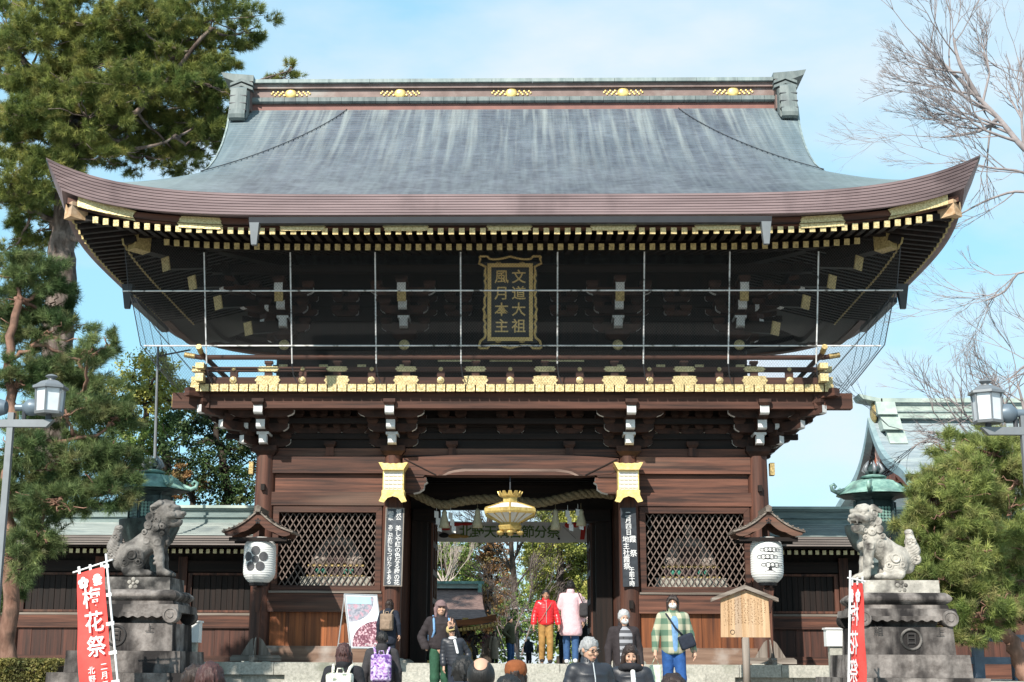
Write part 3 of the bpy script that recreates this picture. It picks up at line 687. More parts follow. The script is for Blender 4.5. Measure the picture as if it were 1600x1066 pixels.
# door panels between the inner columns, with gilt edges
for k in (-1,0,1):
    d = gp(MB().box(k*1.22-0.56,k*1.22+0.56,0.20,0.28,6.18,6.98), 'upper_door', 'dark_wood_z')
    for (a,b,c,e) in ((-0.5,0.5,6.90,6.97),(-0.5,-0.22,6.66,6.74),(0.22,0.5,6.66,6.74),(-0.5,-0.22,6.22,6.30),(0.22,0.5,6.22,6.30)):
        gp(MB().box(k*1.22+a,k*1.22+b,0.185,0.199,c,e), 'gilt_edge', 'gold', d).location = (0,0,0)
for x in (-5.35,-4.4,-3.5,-2.51,2.51,3.5,4.4,5.35):
    gp(MB().box(x-0.10,x+0.10,0.04,0.09,6.20,6.36), 'gold_fitting', 'gold'); gp(MB().box(x-0.10,x+0.10,0.04,0.09,6.64,6.80), 'gold_fitting', 'gold')
    for s in (-1,1):
        gp(MB().box(x+s*0.55-0.3,x+s*0.55+0.3,0.085,0.099,6.20,6.25), 'gold_fitting', 'gold')
    if abs(x) not in (4.4,3.5): gshare('gold_stud', stud, M=Matrix.Translation((x,0.09,7.28)) @ Matrix.Scale(1.5,4))
for x in UX: bracket_set(x, 0.3, 7.42, corner=(1 if x > 5 else -1 if x < -5 else 0), dz=0.06)
for s in (-1,1):
    for y in (2.9,): bracket_set(s*5.35, y, 7.42, rot=s*math.pi/2, dz=0.06)
for x in (-3.93,-1.25,0,1.25,3.93):
    for zz in (8.0,8.34): gshare('bracket_arm', BOAT, M=Matrix.Translation((x,0.20,zz)))
    for dx in (-0.2,0.2):
        for zz in (8.10,8.44): gshare('bearing_block', MASU, M=Matrix.Translation((x+dx,0.20,zz)))
# gold-capped tail beams, on the inner bracket lines and fanning out at the corners
for x in UX:
    gp(MB().obox((x,0.2,8.55),(x,-0.88,8.22),0.17,0.22), 'tail_beam', 'dark_wood_y')
    gp(MB().obox((x,-0.885,8.222),(x,-0.90,8.217),0.20,0.25), 'tail_cap', 'gold_aged')
for s in (-1,1):
    for d, z in ((0.75,7.55),(1.35,8.02),(1.85,8.36),(2.35,8.66)):
        a = Vector((s*(5.35+d-0.7),0.3-d+0.7,z+0.22)); b = Vector((s*(5.35+d),0.3-d,z))
        gp(MB().obox(a,b,0.24,0.26), 'tail_beam', 'dark_wood_y')
        gp(MB().obox(b,b+(b-a).normalized()*0.03,0.29,0.31), 'tail_cap', 'gold_aged')
# eave purlin
gp(MB().box(-6.9,6.9,-1.05,-0.85,8.74,8.92), 'purlin', 'dark_wood_x')
for s in (-1,1): gp(MB().box(s*6.55-0.1,s*6.55+0.1,-1.3,7,8.735,8.915), 'purlin', 'dark_wood_y')
# --- eaves: lift towards the corners
EX, EY, YC = 9.85, 7.1, 2.9
def lift(x, d): return 0.84*(min(abs(x)/EX,1.02)**6)*(min(abs(d)/EY,1.02)**6)
def lf(x, n=6): return 0.84*(abs(x)/EX)**n
# rafters: two tiers, gold ends
def rafter(a, b, w, h, capm):
    o = gp(MB().obox(a,b,w,h), 'rafter', 'dark_wood_y')
    d = (Vector(b)-Vector(a)).normalized(); b = Vector(b)
    gp(MB().obox(b-d*0.03,b+d*0.012,w+0.012,h+0.012), 'rafter_cap', capm, o).location = (0,0,0)
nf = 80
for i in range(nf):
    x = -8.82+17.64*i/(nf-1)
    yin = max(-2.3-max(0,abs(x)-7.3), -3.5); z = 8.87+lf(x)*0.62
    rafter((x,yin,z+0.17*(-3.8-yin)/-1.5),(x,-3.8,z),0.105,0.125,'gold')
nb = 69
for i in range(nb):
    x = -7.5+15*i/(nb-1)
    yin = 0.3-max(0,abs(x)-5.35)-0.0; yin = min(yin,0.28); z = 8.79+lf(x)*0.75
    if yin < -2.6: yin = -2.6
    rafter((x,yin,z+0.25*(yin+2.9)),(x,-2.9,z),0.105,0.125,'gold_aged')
for s in (-1,1):
    for i in range(34):
        y = -3.62+i*0.232; xin = 7.3+max(0,-2.3-y)*1.0; z = 8.87+0.84*(abs(y-YC)/EY)**6*0.62
        rafter((s*min(xin,8.9),y,z+0.17*(9.3-min(xin,8.9))/1.5),(s*9.35,y,z),0.105,0.125,'gold_aged')
    for i in range(30):
        y = -2.75+i*0.235; xin = 5.35+max(0,0.3-y); xin = min(xin,8.2); z = 8.79+0.84*(abs(y-YC)/EY)**6*0.75
        rafter((s*xin,y,z+0.25*(8.5-xin)),(s*8.5,y,z),0.105,0.125,'gold_aged')
    # hip rafter with pale end block
    gp(MB().obox((s*5.4,0.25,9.35),(s*9.30,-3.68,9.34),0.26,0.30), 'hip_rafter', 'dark_wood_y')
    gp(MB().obox((s*9.15,-3.53,9.335),(s*9.42,-3.80,9.36),0.30,0.34), 'hip_end', 'pale_wood_x')
    gp(MB().obox((s*7.2,-1.55,8.92),(s*8.30,-2.65,8.98),0.28,0.30), 'hip_rafter', 'dark_wood_y')
    gp(MB().obox((s*8.06,-2.41,8.965),(s*8.33,-2.68,8.985),0.32,0.34), 'hip_end', 'gold_aged')
# boards over the rafters (soffit): two sheets, curved
def ringsheet(name, x_in, y_in, z_in, x_out, y_out, z_out, lin, lout, m_, n=40):
    mb = MB()
    for sgn in (1,-1):                       # front and back
        A, B = [], []
        for i in range(n+1):
            u = -1+2*i/n
            A.append((x_in*u, YC-sgn*(y_in), z_in+lin*abs(u)**6)); B.append((x_out*u, YC-sgn*(y_out), z_out+lout*abs(u)**6))
        mb.grid([A,B], flip=sgn < 0)
        A, B = [], []
        for i in range(n+1):
            u = -1+2*i/n
            A.append((sgn*x_in, YC+y_in*u, z_in+lin*abs(u)**6)); B.append((sgn*x_out, YC+y_out*u, z_out+lout*abs(u)**6))
        mb.grid([A,B], flip=sgn < 0)
    return gp(mb, name, m_)
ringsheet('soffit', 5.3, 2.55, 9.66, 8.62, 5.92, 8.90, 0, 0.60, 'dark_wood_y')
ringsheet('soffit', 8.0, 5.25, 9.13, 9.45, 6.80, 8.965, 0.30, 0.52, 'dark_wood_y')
# eave boards carrying the rafter ends, gilt plates on the front one
def ringbeam(name, x_, y_, z_, w, h, l_, m_, n=40):
    mb = MB()
    for sgn in (1,-1):
        rows = [[],[],[],[],[]]
        for i in range(n+1):
            u = -1+2*i/n; dz = l_*abs(u)**6
            for k,(dy,dzz) in enumerate(((0,0),(0,h),(-w,h),(-w,0),(0,0))):
                rows[k].append(((x_+dy)*u, YC-sgn*(y_+dy), z_+dz+dzz))
        mb.grid(rows, flip=sgn > 0)
        rows = [[],[],[],[],[]]
        for i in range(n+1):
            u = -1+2*i/n; dz = l_*abs(u)**6
            for k,(dx,dzz) in enumerate(((0,0),(0,h),(-w,h),(-w,0),(0,0))):
                rows[k].append((sgn*(x_+dx), YC+(y_+dx)*u, z_+dz+dzz))
        mb.grid(rows, flip=sgn < 0)
    return gp(mb, name, m_)
ringbeam('eave_board', 9.45, 6.70, 8.938, 0.20, 0.20, 0.50, 'wood_x')
ringbeam('eave_board', 8.36, 5.62, 8.86, 0.14, 0.13, 0.45, 'dark_wood_x')
for k in range(-4,5):
    x = k*2.19
    if abs(k) == 4: continue
    dz = 0.50*(abs(x)/9.32)**6
    gshare('gold_plate', P3, M=Matrix.Translation((x,-3.835,8.965+dz)) @ Matrix.Rotation(-math.atan(0.5*6*(abs(x)/9.32)**5/9.32)*(1 if x > 0 else -1),4,'Y'))
    gshare('gold_plate', P3, M=Matrix.Translation((x,-3.815,9.075+dz)) @ Matrix.Rotation(-math.atan(0.5*6*(abs(x)/9.32)**5/9.32)*(1 if x > 0 else -1),4,'Y') @ Matrix.Diagonal((0.92,1,0.6,1)))
for s in (-1,1):
    a = -math.atan(0.5*6*(8.7/9.32)**5/9.32)*s
    gp(MB().prism([(s*7.95,9.10),(s*9.22,9.42),(s*9.22,9.66),(s*8.75,9.52),(s*8.3,9.42),(s*7.95,9.32),(s*8.02,9.22)],'y',-3.835,-3.81), 'corner_plate', 'gold')
# --- roof
ZE, ZR = 9.53, 14.42
def zp(d):
    q = 1-d/EY
    return ZE+(ZR-ZE)*(0.69*q+0.31*q*abs(q))
def vx(d): return float(np.interp(d,[0,.2,1.24,2.36,3.4,4.1,4.5,4.75,7.1],[7.5,7.48,7.3,7.16,7.08,7.07,7.15,7.40,9.85]))   # verge, then hip
NC = 50
def roof_rows(front=True):
    sg = -1 if front else 1
    rows = []
    for c in range(NC):
        for e in (0,1):
            d = EY*(c+e)/NC
            hx = vx(d)
            step = 0.016 if e == 0 else 0.030     # butt edge of each course stands proud
            rows.append([(hx*u, YC+sg*d, zp(d)+lift(hx*u,d)+(0.0 if e == 0 else 0.030*(1-abs(u)**24))) for u in [-1+2*i/64 for i in range(65)]])
    return rows
rf = MB(); rf.grid(roof_rows(True)); rf.grid(roof_rows(False), flip=True)
for sg in (-1,1):                                   # hip ends
    rows = []
    for c in range(24):
        for e in (0,1):
            q = (c+e)/24; hx = 7.0+(EX-7.0)*q; d = EY*q*1.0
            yy = 4.2+(EY-4.2)*q
            rows.append([(sg*hx, YC+yy*u, zp(4.25+(EY-4.25)*q)+lift(hx,yy*u)-(0.03 if abs(u) == 1 else 0)+(0.018 if e else 0)) for u in [-1+2*i/40 for i in range(41)]])
    rf.grid(rows, flip=sg < 0)
roof = gp(rf, 'roof', 'roof_copper')
roof.location = GO
# gable walls
for s in (-1,1):
    pl = [(YC+d, zp(abs(d))-0.06) for d in [-4.4+8.8*i/20 for i in range(21)]]
    gp(MB().prism(pl[::-1],'x',s*6.3-0.05,s*6.3+0.05), 'gable_wall', 'dark_wood_z')
# layered eave edge and verge edge
def eave_edge():
    mb = MB(); NL = 8; n = 60
    pathT, pathB = [], []
    loop = []
    def corner_pts(x_, y_, n_):
        pts = []
        for i in range(n_): pts.append((-x_+2*x_*i/n_, -y_))
        for i in range(n_): pts.append((x_, -y_+2*y_*i/n_))
        for i in range(n_): pts.append((x_-2*x_*i/n_, y_))
        for i in range(n_): pts.append((-x_, y_-2*y_*i/n_))
        return pts+[pts[0]]
    rows = []
    for k in range(NL):
        for e in (0.0,0.78,0.80,0.99):
            q = (k+e)/NL
            row = []
            for (x, y) in corner_pts(EX, EY, n):
                c_ = (abs(x)/EX)*(abs(y)/EY); L_ = 0.84*c_**6
                ins = (0.05+0.25*c_**4)*q+0.045*(1 if e > 0.79 else 0)
                row.append((x*(1-ins/EX), YC+y*(1-ins/EY), ZE+0.028-0.445*q+L_*(1-0.24*q)))
            rows.append(row)
    mb.grid(rows, flip=False)
    last = rows[-1]                                   # close towards the eave board
    inner = []
    for (x,y,z) in last: inner.append((x*0.955, YC+(y-YC)*0.93, z+0.06))
    mb.grid([last, inner])
    return mb
gp(eave_edge(), 'eave_edge', 'fascia', roof).location = (0,0,0)
for s in (-1,1):
    rows = []
    prof_ = [(-0.02,0.0),(0.03,-0.02),(0.03,-0.30),(-0.05,-0.34),(-0.45,-0.34)]
    for (dx,dz) in prof_:
        rows.append([(s*(vx(abs(d))+dx), YC+d, zp(abs(d))+dz+0.03) for d in [-4.45+8.9*i/40 for i in range(41)]])
    gp(MB().grid(rows, flip=s < 0), 'verge_edge', 'verdigris', roof).location = (0,0,0)
# lightning conductor lying over the front slope
def on_roof(x, d, o_=0.05): return (x, YC-d, zp(d)+lift(x,d)+o_)
for s in (-1,1):
    pts = [on_roof(s*(4.35+ (7.0-4.35)*t**1.15*1.05), 0.25+4.3*t) for t in [i/16 for i in range(17)]]
    gp(MB().tube(pts,0.012,5), 'conductor_cable', 'metal_dark', roof).location = (0,0,0)
# ridge
rd = gp(MB().box(-6.85,6.85,2.42,3.38,14.22,14.38), 'ridge', 'ridge_red') if False else None
mat('ridge_brown', (0.14,0.095,0.085), (0.23,0.165,0.15), 0.6, scale=2, stretch=(1,1,1), c3=(0.30,0.29,0.27), s3=1.0)
mat('ridge_red', (0.16,0.07,0.06), (0.24,0.11,0.09), 0.6, scale=2)
rdm = MB().box(-6.9,6.9,2.62,3.18,14.05,14.36)
rd = gp(rdm, 'ridge', 'ridge_red')
def rsub(mb, name, m_): gp(mb, name, m_, rd).location = (0,0,0)
for k in range(46):
    x0 = -6.9+k*0.3; rsub(MB().prism([(2.54,14.365),(2.50,14.40),(2.50,14.50),(2.54,14.53),(3.26,14.53),(3.30,14.50),(3.30,14.40),(3.26,14.365)],'x',x0+0.004,x0+0.296), 'ridge_tile', 'verdigris_dark')
rsub(MB().box(-6.9,6.9,2.62,3.18,14.532,14.78), 'ridge_band', 'ridge_brown')
rsub(MB().box(-6.95,6.95,2.54,3.26,14.781,14.90), 'ridge_band', 'ridge_brown')
for k in range(13):
    x0 = -6.98+k*1.0738; rsub(MB().prism([(2.44,14.905),(2.44,15.0),(2.65,15.07),(3.15,15.07),(3.36,15.0),(3.36,14.905)],'x',x0+0.004,x0+1.07), 'ridge_cap', 'verdigris')
cr = MB(); cr.lathe([(0.15,0),(0.14,0.03),(0.07,0.05),(0.01,0.055)],16)
for s in (-1,1):
    for k in range(9): cr.ell((s*(0.17+k*0.042),(-0.045,0.045,0.0)[k % 3],0.008),(0.036-0.001*k,0.034,0.014),8,5)
cr.xform(Matrix.Rotation(R(90),4,'X')); crm = cr.mesh('gold_crest','gold_leaf',60)
for x in (-5.86,-2.96,-0.02,2.92,5.80): gshare('gold_crest', crm, rd, Matrix.Translation((x,2.615,14.655)))
for s in (-1,1):
    # end pieces: stacked box, gabled hood, rolled copper apron, upturned beak
    rsub(MB().box(min(s*6.86,s*7.34),max(s*6.86,s*7.34),2.36,3.44,14.10,14.90), 'ridge_end', 'ridge_brown')
    for zz in (14.60,14.73):
        pl = [(s*6.80,zz),(s*7.10,zz+0.12),(s*7.40,zz),(s*7.40,zz+0.07),(s*7.10,zz+0.20),(s*6.80,zz+0.07)]
        rsub(MB().prism(pl if s > 0 else pl[::-1],'y',2.20,2.42), 'ridge_hood', 'verdigris_dark')
    rsub(MB().prism([(s*6.82,14.91),(s*7.35,14.92),(s*7.62,15.03),(s*7.68,15.17),(s*7.4,15.13),(s*6.82,15.08)],'y',2.35,3.45), 'ridge_beak', 'verdigris_dark')
    rows = []
    pr = [(2.06,14.62),(1.96,14.55),(1.93,14.35),(1.90,14.15),(1.86,13.95),(1.80,13.78),(1.82,13.68),(1.94,13.64),(2.05,13.72)]
    for (y,z) in pr: rows.append([(s*6.88+ (s*7.30-s*6.88)*i/4+ (s*0.02), y-0.03*math.sin(math.pi*i/4), z) for i in range(5)])
    rsub(MB().grid(rows, flip=s < 0), 'ridge_apron', 'verdigris_dark')
    for zz in (14.32,14.10,13.90): rsub(MB().box(min(s*6.885,s*7.335),max(s*6.885,s*7.335),1.80+(zz-13.68)*0.16,2.05,zz,zz+0.022), 'apron_seam', 'metal_dark')
    rsub(MB().prism([(2.3,14.6),(1.99,14.5),(1.96,13.9),(1.9,13.68),(2.3,13.95)],'x',s*7.29-0.02,s*7.29+0.02), 'ridge_apron', 'verdigris_dark')
    rsub(MB().prism([(2.3,14.6),(1.99,14.5),(1.96,13.9),(1.9,13.68),(2.3,13.95)],'x',s*6.90-0.02,s*6.90+0.02), 'ridge_apron', 'verdigris_dark')
# gutter with its two outlets
gt = gp(MB().prism([(-4.36,8.88),(-4.20,8.88),(-4.18,8.97),(-4.24,8.97),(-4.24,8.92),(-4.33,8.92),(-4.34,9.0),(-4.40,9.0)],'x',-5.42,5.42), 'gutter', 'metal_dark')
for s in (-1,1):
    gp(MB().add([(s*5.3-0.10,-4.42,8.88),(s*5.3+0.10,-4.42,8.88),(s*5.3+0.10,-4.18,8.88),(s*5.3-0.10,-4.18,8.88),(s*5.3-0.055,-4.36,8.42),(s*5.3+0.055,-4.36,8.42),(s*5.3+0.055,-4.24,8.42),(s*5.3-0.055,-4.24,8.42)],[(0,1,5,4),(1,2,6,5),(2,3,7,6),(3,0,4,7),(4,5,6,7),(3,2,1,0)]), 'gutter_outlet', 'metal_grey', gt).location = (0,0,0)
    # side gutter and outlet
    gp(MB().obox((s*9.05,0.3,8.42),(s*9.05,3.4,8.42),0.18,0.12), 'gutter', 'metal_dark')
    a = at(200 if s < 0 else 1410, 455, -0.2)
    gp(MB().add([(a.x-0.13,-0.3,a.z+0.15),(a.x+0.13,-0.3,a.z+0.15),(a.x+0.13,-0.05,a.z+0.15),(a.x-0.13,-0.05,a.z+0.15),(a.x-0.06,-0.22,a.z-0.42),(a.x+0.06,-0.22,a.z-0.42),(a.x+0.06,-0.12,a.z-0.42),(a.x-0.06,-0.12,a.z-0.42)],[(0,1,5,4),(1,2,6,5),(2,3,7,6),(3,0,4,7),(4,5,6,7),(3,2,1,0)]), 'gutter_outlet', 'metal_dark')
# ---------------------------------------------------------------- sculpting: smooth union of tapered capsules and ellipsoids, meshed by surface nets
def Cp(a, b, r1, r2=None, k=None, neg=False): return ('c', np.array(a, float), np.array(b, float), r1, r1 if r2 is None else r2, k, neg)
def El(c, r, rot=None, k=None, neg=False): return ('e', np.array(c, float), np.array(r if hasattr(r, '__len__') else (r,r,r), float), rot, None, k, neg)
def Tr(c, n, R_, r, k=None, neg=False): return ('t', np.array(c, float), np.array(n, float)/np.linalg.norm(n), R_, r, k, neg)
def Bx(c, r, rd=0.01, rot=None, k=None, neg=False): return ('b', np.array(c, float), np.array(r, float), rot, rd, k, neg)
def rotm(ax, deg):
    return np.array(Matrix.Rotation(R(deg), 3, ax))
def _bbox(p):
    if p[0] == 'c':
        r = max(p[3], p[4]); return np.minimum(p[1], p[2])-r, np.maximum(p[1], p[2])+r
    if p[0] == 'e': r = p[2].max() if p[3] is not None else p[2]; return p[1]-r, p[1]+r
    if p[0] == 'b': r = np.linalg.norm(p[2])+p[4] if p[3] is not None else p[2]+p[4]; return p[1]-r, p[1]+r
    r = p[3]+p[4]; return p[1]-r, p[1]+r
def _dist(p, X):
    if p[0] == 'c':
        a, b = p[1], p[2]; ba = b-a; t = np.clip(((X-a)@ba)/max(ba@ba, 1e-9), 0, 1)
        return np.linalg.norm(X-a-t[..., None]*ba, axis=-1)-(p[3]+(p[4]-p[3])*t)
    if p[0] == 'e':
        q = X-p[1]
        if p[3] is not None: q = q@p[3]
        k0 = np.linalg.norm(q/p[2], axis=-1); k1 = np.linalg.norm(q/(p[2]**2), axis=-1)
        return np.where(k1 < 1e-9, -p[2].min(), k0*(k0-1)/np.maximum(k1, 1e-9))
    if p[0] == 'b':
        q = X-p[1]
        if p[3] is not None: q = q@p[3]
        q = np.abs(q)-p[2]
        return np.linalg.norm(np.maximum(q, 0), axis=-1)+np.minimum(q.max(-1), 0)-p[4]
    q = X-p[1]; h = q@p[2]; rr = np.linalg.norm(q-h[..., None]*p[2], axis=-1)-p[3]
    return np.sqrt(rr*rr+h*h)-p[4]
def sculpt(prims, h, k=0.03, clip=None):
    """-> verts, quads"""
    pos = [p for p in prims if not p[6]]
    lo = np.min([_bbox(p)[0] for p in pos], 0)-3*h; hi = np.max([_bbox(p)[1] for p in pos], 0)+3*h
    n = np.ceil((hi-lo)/h).astype(int)+1
    D = np.full(n, 1.0)
    ax = [lo[i]+h*np.arange(n[i]) for i in range(3)]
    for p in prims:
        kk = k if p[5] is None else p[5]
        a, b = _bbox(p); mg = kk+2.5*h
        i0 = np.maximum(np.floor((a-mg-lo)/h).astype(int), 0); i1 = np.minimum(np.ceil((b+mg-lo)/h).astype(int)+1, n)
        if np.any(i1 <= i0): continue
        sl = tuple(slice(i0[j], i1[j]) for j in range(3))
        X = np.stack(np.meshgrid(*[ax[j][sl[j]] for j in range(3)], indexing='ij'), -1)
        d = _dist(p, X); o = D[sl]
        if p[6]:
            d = -d; m_ = np.maximum(kk-np.abs(o-d), 0)/max(kk, 1e-6); D[sl] = np.maximum(o, d)+m_*m_*kk*0.25
        else:
            m_ = np.maximum(kk-np.abs(o-d), 0)/max(kk, 1e-6); D[sl] = np.minimum(o, d)-m_*m_*kk*0.25
    if clip:
        X = np.stack(np.meshgrid(*ax, indexing='ij'), -1); D = clip(D, X)
    S = D < 0
    c = [S[i:n[0]-1+i, j:n[1]-1+j, l:n[2]-1+l] for i in (0,1) for j in (0,1) for l in (0,1)]
    cnt = np.sum(c, 0); act = (cnt > 0) & (cnt < 8)
    idx = -np.ones(act.shape, int); A = np.argwhere(act); idx[act] = np.arange(len(A))
    acc = np.zeros((len(A), 3)); num = np.zeros(len(A))
    I, J, K = A.T
    for (u, v) in [((i,j,l), tuple(np.add((i,j,l), e))) for e in ((1,0,0),(0,1,0),(0,0,1)) for i in (0,1) for j in (0,1) for l in (0,1) if max(np.add((i,j,l), e)) < 2]:
        du = D[I+u[0], J+u[1], K+u[2]]; dv = D[I+v[0], J+v[1], K+v[2]]
        cr = (du < 0) != (dv < 0); t = np.where(cr, du/np.where(cr, du-dv, 1), 0)
        P = np.array(u)+t[:, None]*(np.array(v)-np.array(u))
        acc += P*cr[:, None]; num += cr
    V = lo+h*(A+acc/num[:, None])
    Q = []
    for e in range(3):
        o1, o2 = [(1,2),(2,0),(0,1)][e]
        sl0 = [slice(1, n[j]-1) for j in range(3)]; sl0[e] = slice(0, n[e]-1); sl1 = list(sl0); sl1[e] = slice(1, n[e])
        a, b = S[tuple(sl0)], S[tuple(sl1)]
        E = np.argwhere(a != b)
        if not len(E): continue
        off = np.array([1,1,1]); off[e] = 0; Ei = E+off
        fl = a[tuple(E.T)]
        def g(d1, d2):
            q = Ei.copy(); q[:, o1] -= d1; q[:, o2] -= d2; return idx[tuple(q.T)]
        q = np.stack([g(1,1), g(0,1), g(0,0), g(1,0)], 1); q[~fl] = q[~fl][:, ::-1]; Q.append(q)
    return V, np.concatenate(Q)
def sculpt_ob(name, prims, h, mat_, parent=None, k=0.03, M=None, clip=None):
    V, Q = sculpt(prims, h, k, clip)
    o = ob(name, npmesh(name, V, Q, mat_, 4, True), parent)
    if M is not None: o.matrix_local = M
    return o
# ---------------------------------------------------------------- things hung on and standing before the gate
# bird net round the upper storey
net = thing('bird_net', 'grey wire netting on thin white pipes round the upper storey', 'net', (0,-1.6,6.0))
NO = Vector((0,1.6,-6.0))
def ny(z): return -1.56-(z-6.05)*0.33
prof_n = [(372,1408,8.9),(451,1401,0),(475,1394,0),(539,1382,0),(583,1347,0),(603,1330,0)]
RW = []
for (py,px,_) in prof_n:
    Y = -2.0
    for _i in range(4): p = at(px,py,Y); Y = ny(p.z)
    RW.append((p.x, Y, p.z))
RW[0] = (RW[0][0], RW[0][1], RW[0][2])
def netsheet(rows, uvs, name):
    mb = MB().grid(rows); me = mb.mesh(name, 'netting'); uv = me.uv_layers.new(name='UVMap')
    flat = [q for r_ in uvs for q in r_]
    for l in me.loops: uv.data[l.index].uv = flat[l.vertex_index]
    o = ob(name, me, net); o.location = NO
rows, uvs = [], []
zz = 0
for i,(x,y,z) in enumerate(RW):
    if i: zz += math.dist(RW[i][1:], RW[i-1][1:])
    rows.append([(x*u, y-0.10*(1-abs(u))*math.sin(math.pi*i/5), z) for u in [-1+2*j/40 for j in range(41)]]); uvs.append([(x*(-1+2*j/40), zz) for j in range(41)])
netsheet(rows, uvs, 'netting')
for s in (-1,1):
    rows, uvs = [], []; zz = 0
    for i,(x,y,z) in enumerate(RW):
        if i: zz += math.dist(RW[i], RW[i-1])
        rows.append([(s*(x+0.01), y+(7.2-y)*j/12, z) for j in range(13)]); uvs.append([((7.2-y)*j/12, zz) for j in range(13)])
    netsheet(rows, uvs, 'netting')
def npipe(pts, r=0.017, m_='pipe_white'):
    o = MB().tube(pts, r, 6).build('pipe', m_, net); o.location = NO
for px in (321,455,587,720,871,1006,1139,1277):
    x = at(px,500,ny(7.45)).x
    npipe([(x,ny(8.8)-0.02,8.8),(x,ny(7.4)-0.02,7.4),(x*0.999,ny(6.45)-0.03,6.45)])
    npipe([(x,ny(6.45)-0.03,6.44),(x+0.03,-1.60,6.2),(x+0.10,-1.52,6.05)], 0.012, 'metal_dark')
for py in (455,541):
    z = at(800,py,ny(8.0 if py < 500 else 6.85)).z; hw = 8.6 if py < 500 else 8.15
    npipe([(-hw,ny(z)-0.04,z),(0,ny(z)-0.06,z),(hw,ny(z)-0.04,z)])
for s in (-1,1):
    npipe([(s*a,b-0.01,c) for a,b,c in RW], 0.012, 'metal_dark')
    npipe([(s*RW[1][0],RW[1][1],RW[1][2]),(s*7.9,-1.8,7.2),(s*7.15,-1.45,6.35)], 0.012, 'metal_dark')
    for k in range(4):
        npipe([(s*(RW[1][0]-0.02),RW[1][1]+0.9*k+0.5,RW[1][2]),(s*(RW[3][0]-0.02),RW[3][1]+0.9*k+0.5,RW[3][2]),(s*(RW[5][0]+0.0),RW[5][1]+0.9*k+0.5,RW[5][2])], 0.007, 'metal_dark')
# name plaque under the upper eave
pq = thing('name_plaque', 'black upright plaque with scalloped gold frame and gold characters under the eave', 'plaque', (0,-1.2,7.0))
a, b = at(750,403,-1.2), at(845,543,-1.2); cx_, cz_ = (a.x+b.x)/2, (a.z+b.z)/2
pq.location = (cx_,-1.2,cz_); pq.rotation_euler = (R(9),0,0)
W2, H2 = (b.x-a.x)/2, (a.z-b.z)/2
MB().box(-0.62,0.62,0.0,0.05,-0.92,0.92).build('backing','lacquer_black',pq)
fr = MB(); xi, zi = 0.43, 0.80
for (x0,x1,z0,z1) in ((-xi-0.085,-xi,-zi-0.085,zi+0.085),(xi,xi+0.085,-zi-0.085,zi+0.085),(-xi,xi,zi,zi+0.085),(-xi,xi,-zi-0.085,-zi)): fr.box(x0,x1,-0.05,0.0-0.001,z0,z1)
fr.build('inner_frame','gold_paint',pq)
sc_ = []
def side_pts():
    P = []
    k = 26
    for i in range(k+1):
        t = i/k; z = H2-2*H2*t
        off = 0.085*abs(math.sin(t*math.pi*1.5+0.3))*(0.4 if 0.08 < t < 0.92 else 0.0) + (0.10 if 0.10 < t < 0.90 else 0.0) + 0.02*math.sin(i*2.4)
        P.append((W2-off, z))
    return P
SP = side_pts()
for s in (-1,1):
    MB().tube([(s*x,-0.02,z) for x,z in SP],0.028,6).build('outer_frame','gold_paint',pq)
    for z in (0.62,0.25,-0.32,-0.66):
        MB().ell((s*0.565,-0.01,z),(0.045,0.02,0.06),8,6).build('boss','gold_aged',pq)
for s,zc in ((1,H2),(-1,-H2)):
    pts = [(-W2+2*W2*i/24,-0.02, zc - s*(0.07*abs(math.sin(math.pi*i/24*2)) if 3 < i < 21 else 0)) for i in range(25)]
    MB().tube(pts,0.028,6).build('outer_frame','gold_paint',pq)
    for x in (-0.27,0.27): MB().ell((x,-0.01,zc-s*0.16),(0.07,0.02,0.04),8,6).build('boss','gold_aged',pq)
vtext('lettering','文道大祖',0.33,0.375,'gold_paint',pq,0.195,-0.008,0.75,0.012)
vtext('lettering','風月本主',0.33,0.375,'gold_paint',pq,-0.195,-0.008,0.75,0.012)
# gold lanterns on the inner columns
def column_lantern(px, label):
    p = at(px,785,-0.45); z0 = p.z
    t = thing('column_lantern', label, 'lantern', (p.x,-0.45,z0), 0, 'gold lanterns fixed to the gate columns')
    MB().box(-0.235,0.235,-0.2,0.2,0.25,0.70).build('body','gold_leaf',t)
    for k in range(5):
        x = -0.19+0.095*k; MB().box(x-0.008,x+0.008,-0.215,-0.201,0.27,0.68).build('bar','paper',t)
    for k in range(5):
        z = 0.30+0.09*k; MB().box(-0.21,0.21,-0.218,-0.203,z-0.007,z+0.007).build('bar','gold_leaf',t)
    MB().box(-0.21,0.21,-0.2035,-0.2005,0.265,0.685).build('pane','paper',t)
    # flared cap with a scalloped rim
    m = MB(); q = []
    for i in range(11):
        u = -1+0.2*i; q.append((u*0.33, 0.835+0.03*abs(u)**2+(0.012 if i % 2 else 0)))
    m.prism([(-0.235,0.70),(0.235,0.70)]+q[::-1],'y',-0.31,0.2); m.build('cap','gold_leaf',t)
    # skirt with arched foot
    sk = [(-0.235,0.25),(-0.25,0.14),(-0.315,0.0),(-0.20,-0.03),(-0.12,0.075),(0,0.115),(0.12,0.075),(0.20,-0.03),(0.315,0.0),(0.25,0.14),(0.235,0.25)]
    MB().prism(sk,'y',-0.235,-0.205).build('skirt','gold_leaf',t)
    for s in (-1,1): MB().prism([(-0.2,0.25),(-0.2,0.02),(0,0.12),(0.2,0.02),(0.2,0.25)],'x',s*0.245-0.012,s*0.245+0.012).build('skirt','gold_leaf',t)
    MB().box(-0.06,0.06,0.19,0.235,0.3,0.6).build('bracket','metal_dark',t)
column_lantern(615,'gold box lantern on the column left of the doorway')
column_lantern(981.5,'gold box lantern on the column right of the doorway')
